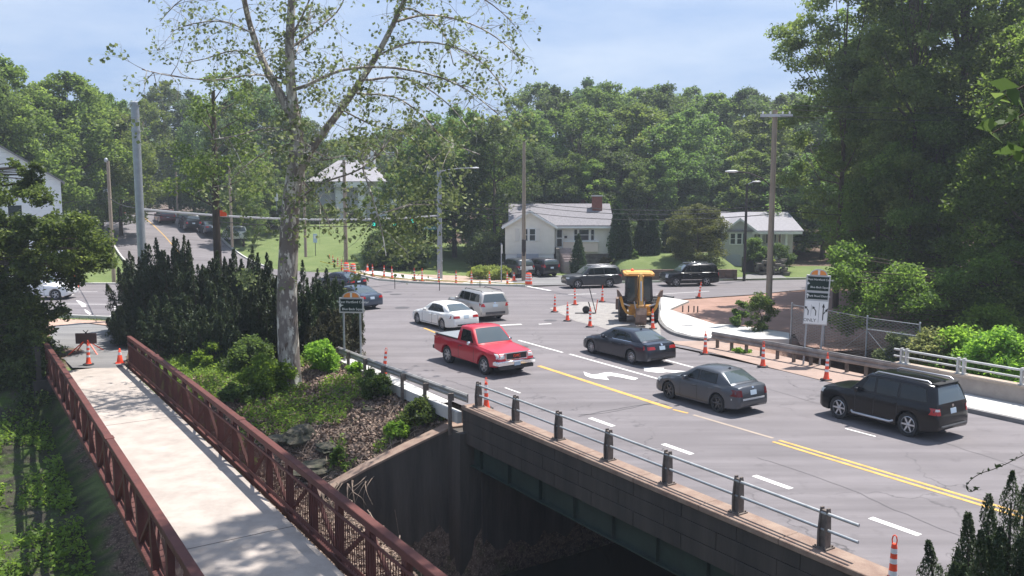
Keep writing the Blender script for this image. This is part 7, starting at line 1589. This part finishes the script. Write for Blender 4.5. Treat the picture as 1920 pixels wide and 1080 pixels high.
# ---------------------------------------------------------------- crowns placed by their boughs (left and right foreground)
def bough_tree(name, base, trunk, boughs, n, size, mat, lab, seed, tr=.3, flat=.7, nb=None):
    """boughs: (x, y, z, radius) blobs of foliage carried by limbs from the trunk"""
    r = NP(seed); base = Vector(base); root = empty(name, base, 0, lab, 'tree'); C_ = np.array([(b[0]-base.x, b[1]-base.y, b[2]-base.z) for b in boughs]); rad = np.array([b[3] for b in boughs])
    cnt = np.maximum(60, (n*(rad/rad.mean())**2).astype(int)); P_ = []
    for c, q, k in zip(C_, rad, cnt):
        sub = r.randn(7, 3); sub /= np.linalg.norm(sub, axis=1)[:, None]; sc = c+sub*q*.55*np.array([1, 1, flat]); P_.append(clump_points(sc, q*(.35+.25*r.rand(7)), max(8, k//7), r, flat, .3))
    leafmesh('crown', np.concatenate(P_), size, seed, mat, root)
    mb = MB(); tp = [Vector(p)-base for p in trunk]; mb.tube(resample(tp, 12), [tr*(1-.7*i/12) for i in range(13)], 10); tq = resample(tp, 12)
    idx = range(len(C_)) if nb is None else r.choice(len(C_), min(nb, len(C_)), replace=False)
    for i in idx:
        c = Vector(C_[i]); s = min(tq, key=lambda q: (q-c).length+(1.5 if q.z > c.z else 0)); m_ = s.lerp(c, .5)+Vector((0, 0, .15)); mb.tube([s, m_, c], [tr*.22, tr*.13, .015], 5)
    mb.build('trunk', M['bark'], root, smooth=50); return root
r = NP(90)
# left: overhanging tree whose trunk stands outside the frame
bo = []
def inpoly(u, v, pl): return bool(pip(np.array([u]), np.array([v]), pl)[0])
pl = [(-60, 300), (60, 330), (100, 385), (165, 400), (190, 445), (205, 490), (165, 500), (150, 520), (110, 520), (95, 510), (60, 520), (60, 560), (100, 585), (120, 590), (85, 610), (80, 740), (40, 760), (-60, 800)]
while len(bo) < 170:
    u, v = -60+270*r.rand(), 300+500*r.rand()
    if inpoly(u, v, pl) and (v > 415 or r.rand() < .3): y = 37+6*r.rand(); p = PY(u, v, y); bo.append((p.x, p.y, p.z, .5+.5*r.rand()))
for k in range(12): p = PY(20+60*r.rand(), 300+60*r.rand(), 39); bo.append((p.x, p.y, p.z, .35))
bough_tree('tree', (-29, 40, H1(-29, 40)), [(-29, 40, -4), (-28.4, 40, 2), (-27.5, 40, 6), (-26.5, 40, 10)], bo, 430, .18, leafmat('left tree leaf', (.035, .070, .014), (.095, .15, .03), (.22, .30, .08), .5, .7), 'leafy tree overhanging from the left edge in front of the white house', 91, .3)
bo = []
for k in range(36): p = PY(-70+150*r.rand(), 680+70*r.rand(), 36+3*r.rand()); bo.append((p.x, p.y, p.z, .5+.4*r.rand()))
bo = [b for b in bo if b[0]*ES.x+b[1]*ES.y < 2.4]
bough_tree('tree', (-24, 38, H1(-24, 38)), [(-24, 38, -3.5), (-24, 38, -1)], bo, 300, .16, L_dark, 'low dark undergrowth tree at the left edge beside the footbridge rail', 92, .15)
# right hand wood
def ztree(name, x, y, H, R_, z0, K, n, size, mat, seed, lab, tr=.25, **k):
    o = broadleaf(name, H, R_, z0, K, n, size, mat, seed, tr, **k); o.location = (x, y, H1(x, y)-.2); tag(o, lab, 'tree', 'big trees on the right'); return o
L_right = leafmat('right wood leaf', (.034, .068, .012), (.10, .165, .028), (.22, .31, .07), .58, .35)
L_right2 = leafmat('right edge leaf', (.055, .10, .024), (.14, .20, .045), (.22, .30, .09), .5, .4)
ztree('tree', 21.4, 56, 23, 3.8, 6, 130, 300, .22, L_right2, 101, 'lighter airy tree at the left side of the right hand wood, sky showing through', .18, flat=.6, lump=.5, nl=30)
ztree('tree', 23.2, 50, 25, 3.4, 7, 120, 280, .22, L_right2, 102, 'slender tall tree second from the left in the right hand wood', .15, flat=.6, lump=.5, nl=24)
ztree('tree', 27, 52, 27, 6.0, 2, 190, 420, .21, L_right, 103, 'broad dark tree behind the tall wayfinding sign', .4, nl=30)
ztree('tree', 33, 47, 27, 7.0, 2, 230, 420, .21, L_right, 104, 'broadest dark tree at the right edge of the picture', .45, nl=30)
ztree('tree', 27, 42, 22, 5.0, 1.0, 170, 380, .19, L_right, 105, 'dark tree behind the chain link gate', .3, nl=26)
ztree('tree', 28.5, 64, 20, 5.0, 1, 150, 200, .30, L_right, 106, 'dark tree behind the tall sign, farther back near the street', .3)
ztree('tree', 38, 58, 26, 7, 1, 150, 240, .34, L_right, 107, 'dark tree filling the wood behind the broadest one', .4)
ztree('tree', 31.5, 44, 15, 6.5, .5, 200, 300, .19, L_right, 115, 'dense dark tree low in the right hand wood behind the bright bushes', .25)
ztree('tree', 24.5, 49, 14, 4.5, .5, 130, 300, .19, L_right, 116, 'dense dark tree low behind the tall wayfinding sign', .22)
ztree('tree', 25.6, 60, 14, 3.2, .5, 110, 260, .21, L_right2, 117, 'mid green low tree at the left foot of the right hand wood', .2)
ztree('tree', 45, 66, 26, 9, 1, 200, 240, .34, L_right, 118, 'far dark tree closing the gap at the upper right', .4)
ztree('tree', 29, 64, 24, 6, 1, 170, 260, .28, L_right, 119, 'far dark tree between the airy tree and the broad one', .35)
ztree('tree', 33, 36, 19, 5.5, 1, 170, 360, .19, L_right, 108, 'dark tree at the right edge above the white railing', .3)
bo = []
for k in range(46):
    p = PY(1560+380*r.rand(), 470+150*r.rand(), 39+5*r.rand()); bo.append((p.x, p.y, p.z, .7+.5*r.rand()))
bough_tree('tree', (24, 42, H1(24, 42)), [(24, 42, -1), (24, 42, 3)], bo, 560, .16, L_right, 'low dark understorey tree below the right hand wood', 110, .15)
# bright bushes beyond the white railing
for i, (u, v, y, R_, H, mt, lab) in enumerate([(1815, 0, 36, 1.7, 5.0, L_lime, 'bright green bush behind the white pipe railing near the right edge'), (1890, 0, 34, 1.9, 5.2, L_lime, 'bright green bush at the right edge behind the white pipe railing'), (1765, 0, 36.5, 1.5, 4.2, L_pale, 'pale flowering shrub behind the end of the white pipe railing'), (1700, 0, 38.2, 1.1, 2.7, leafmat('sumac leaf', (.07, .10, .04), (.15, .19, .08), (.24, .27, .14), .4, .8), 'pale feathery sumac in front of the chain link gate'), (1860, 0, 39, 2.2, 7.5, L_lime, 'tall bright green bush in the middle of the right edge thicket')]):
    x = PY(u, 400, y).x; zt_ = {0: 600, 1: 600, 2: 605, 3: 618, 4: 545}[i]; top_z = ztop(zt_, y); bush('bush', (x, y, top_z-H), R_, H, 330, .16, mt, lab, seed=120+i, K=int(34*R_))
p = P(1422, 622); bush('bush', p, 1.05, 2.2, 150, .14, L_mid, 'green shrub growing at the foot of the wooden utility pole', seed=130, K=22)
p = P(1402, 616); bush('bush', p+Vector((-.4, .3, 0)), .6, 1.7, 260, .13, L_mid, 'thin young shrub left of the one at the pole foot', seed=131, K=14)
# high tree on the near bank, its shade falls on the footbridge and the parapet
hb_ = broadleaf('tree', 31, 4.6, 21, 42, 130, .32, L_mid, 140, .35, flat=.5, top=.5); hb_.location = (6.6, 21.6, 0)
hb_.location = (5.2, 23.2, -1)
for ch in hb_.children:
    if ch.name.startswith('trunk'):
        bpy.data.objects.remove(ch)
mb = MB(); mb.tube([(9.5, -15, -1), (8.8, -13, 8), (5, -7, 18), (0, 0, 26)], [.4, .35, .25, .1], 10); mb.build('trunk', M['bark'], hb_, smooth=50)
tag(hb_, 'tall tree on the near bank whose crown is above the picture', 'tree')
# hanging leafy twig close to the camera, top right
tw = empty('tree_branch', (0, 0, 0), 0, 'large leaved dark branch hanging close to the camera at the upper right', 'branch')
mb = MB(); lv = []
for (a, b_) in (((1960, 190), (1860, 250)), ((1960, 240), (1890, 300)), ((1940, 150), (1850, 200))):
    p, q = PY(*a, 7.5), PY(*b_, 7.5); mb.tube([p, q], [.012, .006], 5)
    for k in range(7): c = p.lerp(q, .2+.8*r.rand()); lv.append(tuple(c+Vector((r.randn(), r.randn(), r.randn()))*.06))
mb.build('stem', M['bark'], tw); leafmesh('leaves', lv, .20, 3, L_dark, tw, up=.0, asp=.45)
# ---------------------------------------------------------------- ground plants on the bank
for i, (u, v, z, R_, H, mt, sz, lab) in enumerate([(500, 745, -1.3, 1.15, 1.7, L_lime, .13, 'bright leafy bush against the sycamore trunk, on its left'), (470, 700, -.9, 1.2, 1.6, L_mid, .14, 'green bush behind the bright one left of the sycamore'), (395, 690, -.8, .8, 1.2, L_lime, .12, 'small bright bush behind the right footbridge rail'), (600, 700, -.7, .9, 1.6, L_lime, .13, 'bright leafy bush just right of the sycamore trunk'), (585, 660, -.5, .6, 1.5, L_lime, .13, 'slim bright climber between the sycamore and the junipers'), (700, 755, -.8, .75, 1.35, L_mid, .12, 'green bush on the bare bank below the guardrail'), (790, 800, -1.0, .8, .9, L_mid, .12, 'spreading green plant above the wing wall'), (745, 820, -1.3, .55, .7, L_lime, .11, 'small bright plant on the wing wall edge'), (825, 795, -.8, .5, .45, L_lime, .1, 'low bright plant at the top corner of the wing wall'), (665, 705, -.4, .5, .6, L_lime, .1, 'little plant at the foot of the small wayfinding sign'), (640, 890, -2.4, .4, .9, L_mid, .12, 'small plant hanging over the bank below the wing wall end'), (440, 760, -1.6, .7, .9, L_mid, .12, 'low green bush close to the right footbridge rail'), (1588, 1080, .0, .35, .9, L_mid, .08, 'small weed at the near end of the road bridge parapet'), (1655, 700, .0, .4, .5, L_lime, .1, 'low weed in front of the far guardrail'), (1390, 668, .0, .5, .4, L_lime, .1, 'low weed at the left end of the far guardrail')]):
    p = hit(u, v, 14); zz = p.z; bush('bush', (p.x, p.y, zz-.05), R_, H, 240, sz, mt, lab, 'bush', seed=150+i, K=max(10, int(26*R_)))
# carpets nobody could count
def scatter(name, n, cond, size, mat, seed, hgt_=.06, box=None, up=.5, asp=.6, vert=False, lift=None):
    r = NP(seed); s = box[0]+(box[1]-box[0])*r.rand(n*3); t = box[2]+(box[3]-box[2])*r.rand(n*3); x = ES.x*s+ET.x*t; y = ES.y*s+ET.y*t; k = cond(s, t, x, y); x, y = x[k][:n], y[k][:n]; z = hgt(x, y)+hgt_*r.rand(len(x))**1.5+.02
    o = leafmesh(name, np.stack([x, y, z], 1), size, seed, mat, None, up, asp, .5, vert); tag(o, kind='stuff'); return o
L_cov = leafmat('ground ivy', (.065, .12, .018), (.16, .27, .035), (.27, .38, .08), .5, 1.0)
o = scatter('ground_cover', 60000, lambda s, t, x, y: ((tnoise(x, y, 2.2, 5) > -.2) | (s < .6)), .15, L_cov, 201, .35, (-9, 2.9, 16, 44)); tag(o, 'patchy green ground ivy on the low ground left of the footbridge', 'ground cover')
o = scatter('ground_cover', 22000, lambda s, t, x, y: (tnoise(x, y, 2.2, 9)+.8*(t > 31) > .45), .11, L_cov, 202, .3, (6.9, 14, 27, 42)); tag(o, 'thin green weeds on the bank right of the footbridge', 'ground cover')
o = scatter('leaf_litter', 34000, lambda s, t, x, y: (tnoise(x, y, 2.2, 9) < .8) & ((t > 26.2) | (s < 10.5)), .13, pbr('dry leaf litter', (.36, .26, .20), .9, col2=(.13, .09, .07), vscale=9), 203, .10, (6.7, 14.2, 15, 38)); tag(o, 'dry brown leaves and brush covering the bank between the bridges', 'leaf litter')
o = scatter('grass_tufts', 9000, lambda s, t, x, y: (t > 42.8) & (tnoise(x, y, 1.5, 12) > -.3) & ~pip(x, y, [tuple(P(u, v)[:2]) for u, v in ((150, 692), (228, 690), (238, 617), (232, 604), (85, 596), (88, 640))]) & ~pip(x, y, [tuple(q)[:2] for q in road_poly]), .13, leafmat('verge grass', (.07, .10, .03), (.15, .18, .06), (.24, .24, .10), .3, .8), 204, .08, (-6, 13.5, 36, 58), 0.0, .3, True); tag(o, 'short grass on the verge between the footbridge end and the left street', 'grass')
r = NP(77); mb = MB()
for k in range(620):
    s, t = 6.9+6.5*r.rand(), 18+14*r.rand()
    if t < 26.5 and s > 10.3: s = 7+3.2*r.rand()
    p = ST(s, t); p.z = H1(p.x, p.y)+.04; a = r.rand()*6.28; ln = .3+.9*r.rand()**2; d = Vector((math.cos(a), math.sin(a), r.randn()*.15)); e = p+d*ln; e.z = H1(e.x, e.y)+.05+.12*r.rand(); mb.tube([p, p.lerp(e, .5)+Vector((0, 0, .08)), e], [.018, .014, .006], 5)
for k in range(40):
    s, t = (9.6+2.2*r.rand(), 26.3) if k < 20 else (10.3+.2*r.rand(), 21+5*r.rand()); p = ST(s, t, (-1.9 if k < 20 else -2.4)-.2*r.rand()); dx_ = r.randn()*.35; ln_ = .5+1.3*r.rand()**2; q_ = resample([p, p+Vector((dx_*.3, -.35, -.12)), p+Vector((dx_*.7, -.5, -.5*ln_)), p+Vector((dx_+r.randn()*.1, -.52, -ln_))], 9); mb.tube(q_, [.020-.0018*k_ for k_ in range(10)], 5)
o = mb.build('dead_branches', pbr('pale dead sticks', (.30, .23, .18), .9, col2=(.16, .12, .09), vscale=6), smooth=60); tag(o, 'tangle of pale dead sticks and roots on the bank above the wing wall', 'brushwood', kind='stuff')
# rocks on the bank
def rock(u, v, z, sz, lab, seed):
    r = NP(seed); bm = bmesh.new(); bmesh.ops.create_icosphere(bm, subdivisions=3, radius=1)
    for v_ in bm.verts:
        d = v_.co.normalized(); k = 1+.22*math.sin(d.x*3+seed)*math.cos(d.y*4)+.12*math.sin(d.z*7+seed*2)+.05*r.randn(); v_.co = Vector((d.x*sz[0]*k, d.y*sz[1]*k, d.z*sz[2]*k))
    me = bpy.data.meshes.new('rock'); bm.to_mesh(me); bm.free(); me.materials.append(M['boulder']); o = bpy.data.objects.new('rock', me); COL.objects.link(o); p = hit(u, v, 14); o.location = (p.x, p.y, H1(p.x, p.y)+sz[2]*.3); o.rotation_euler = (0, 0, seed); tag(o, lab, 'rock', 'rocks on the bank')
rock(562, 835, -2.3, (.75, .5, .38), 'large dark boulder on the bank beside the footbridge rail', 1)
rock(612, 862, -2.5, (.6, .4, .16), 'flat slab of rock below the large dark boulder', 2)
rock(690, 775, -1.1, (.22, .16, .12), 'small grey stone in the middle of the bare bank', 3)
rock(590, 900, -3.0, (.7, .5, .25), 'flat mossy rock lowest on the bank', 4)
rock(520, 845, -2.4, (.45, .35, .3), 'rounded rock half hidden by the footbridge rail', 5)
for k, o in list(proto.items()):
    pass
# ================================================================ thin summer haze
hz = MB(); hz.box((0, 95, 28), (520, 250, 76)); o = hz.build('haze', None); tag(o, 'thin pale summer haze', 'haze', kind='stuff')
hm = bpy.data.materials.new('haze'); hm.use_nodes = True; t = hm.node_tree; t.nodes.remove(t.nodes['Principled BSDF']); v = t.nodes.new('ShaderNodeVolumePrincipled'); v.inputs['Color'].default_value = (.80, .88, 1, 1); v.inputs['Density'].default_value = .0007; v.inputs['Anisotropy'].default_value = .3
t.links.new(v.outputs[0], t.nodes['Material Output'].inputs['Volume']); o.data.materials.append(hm)
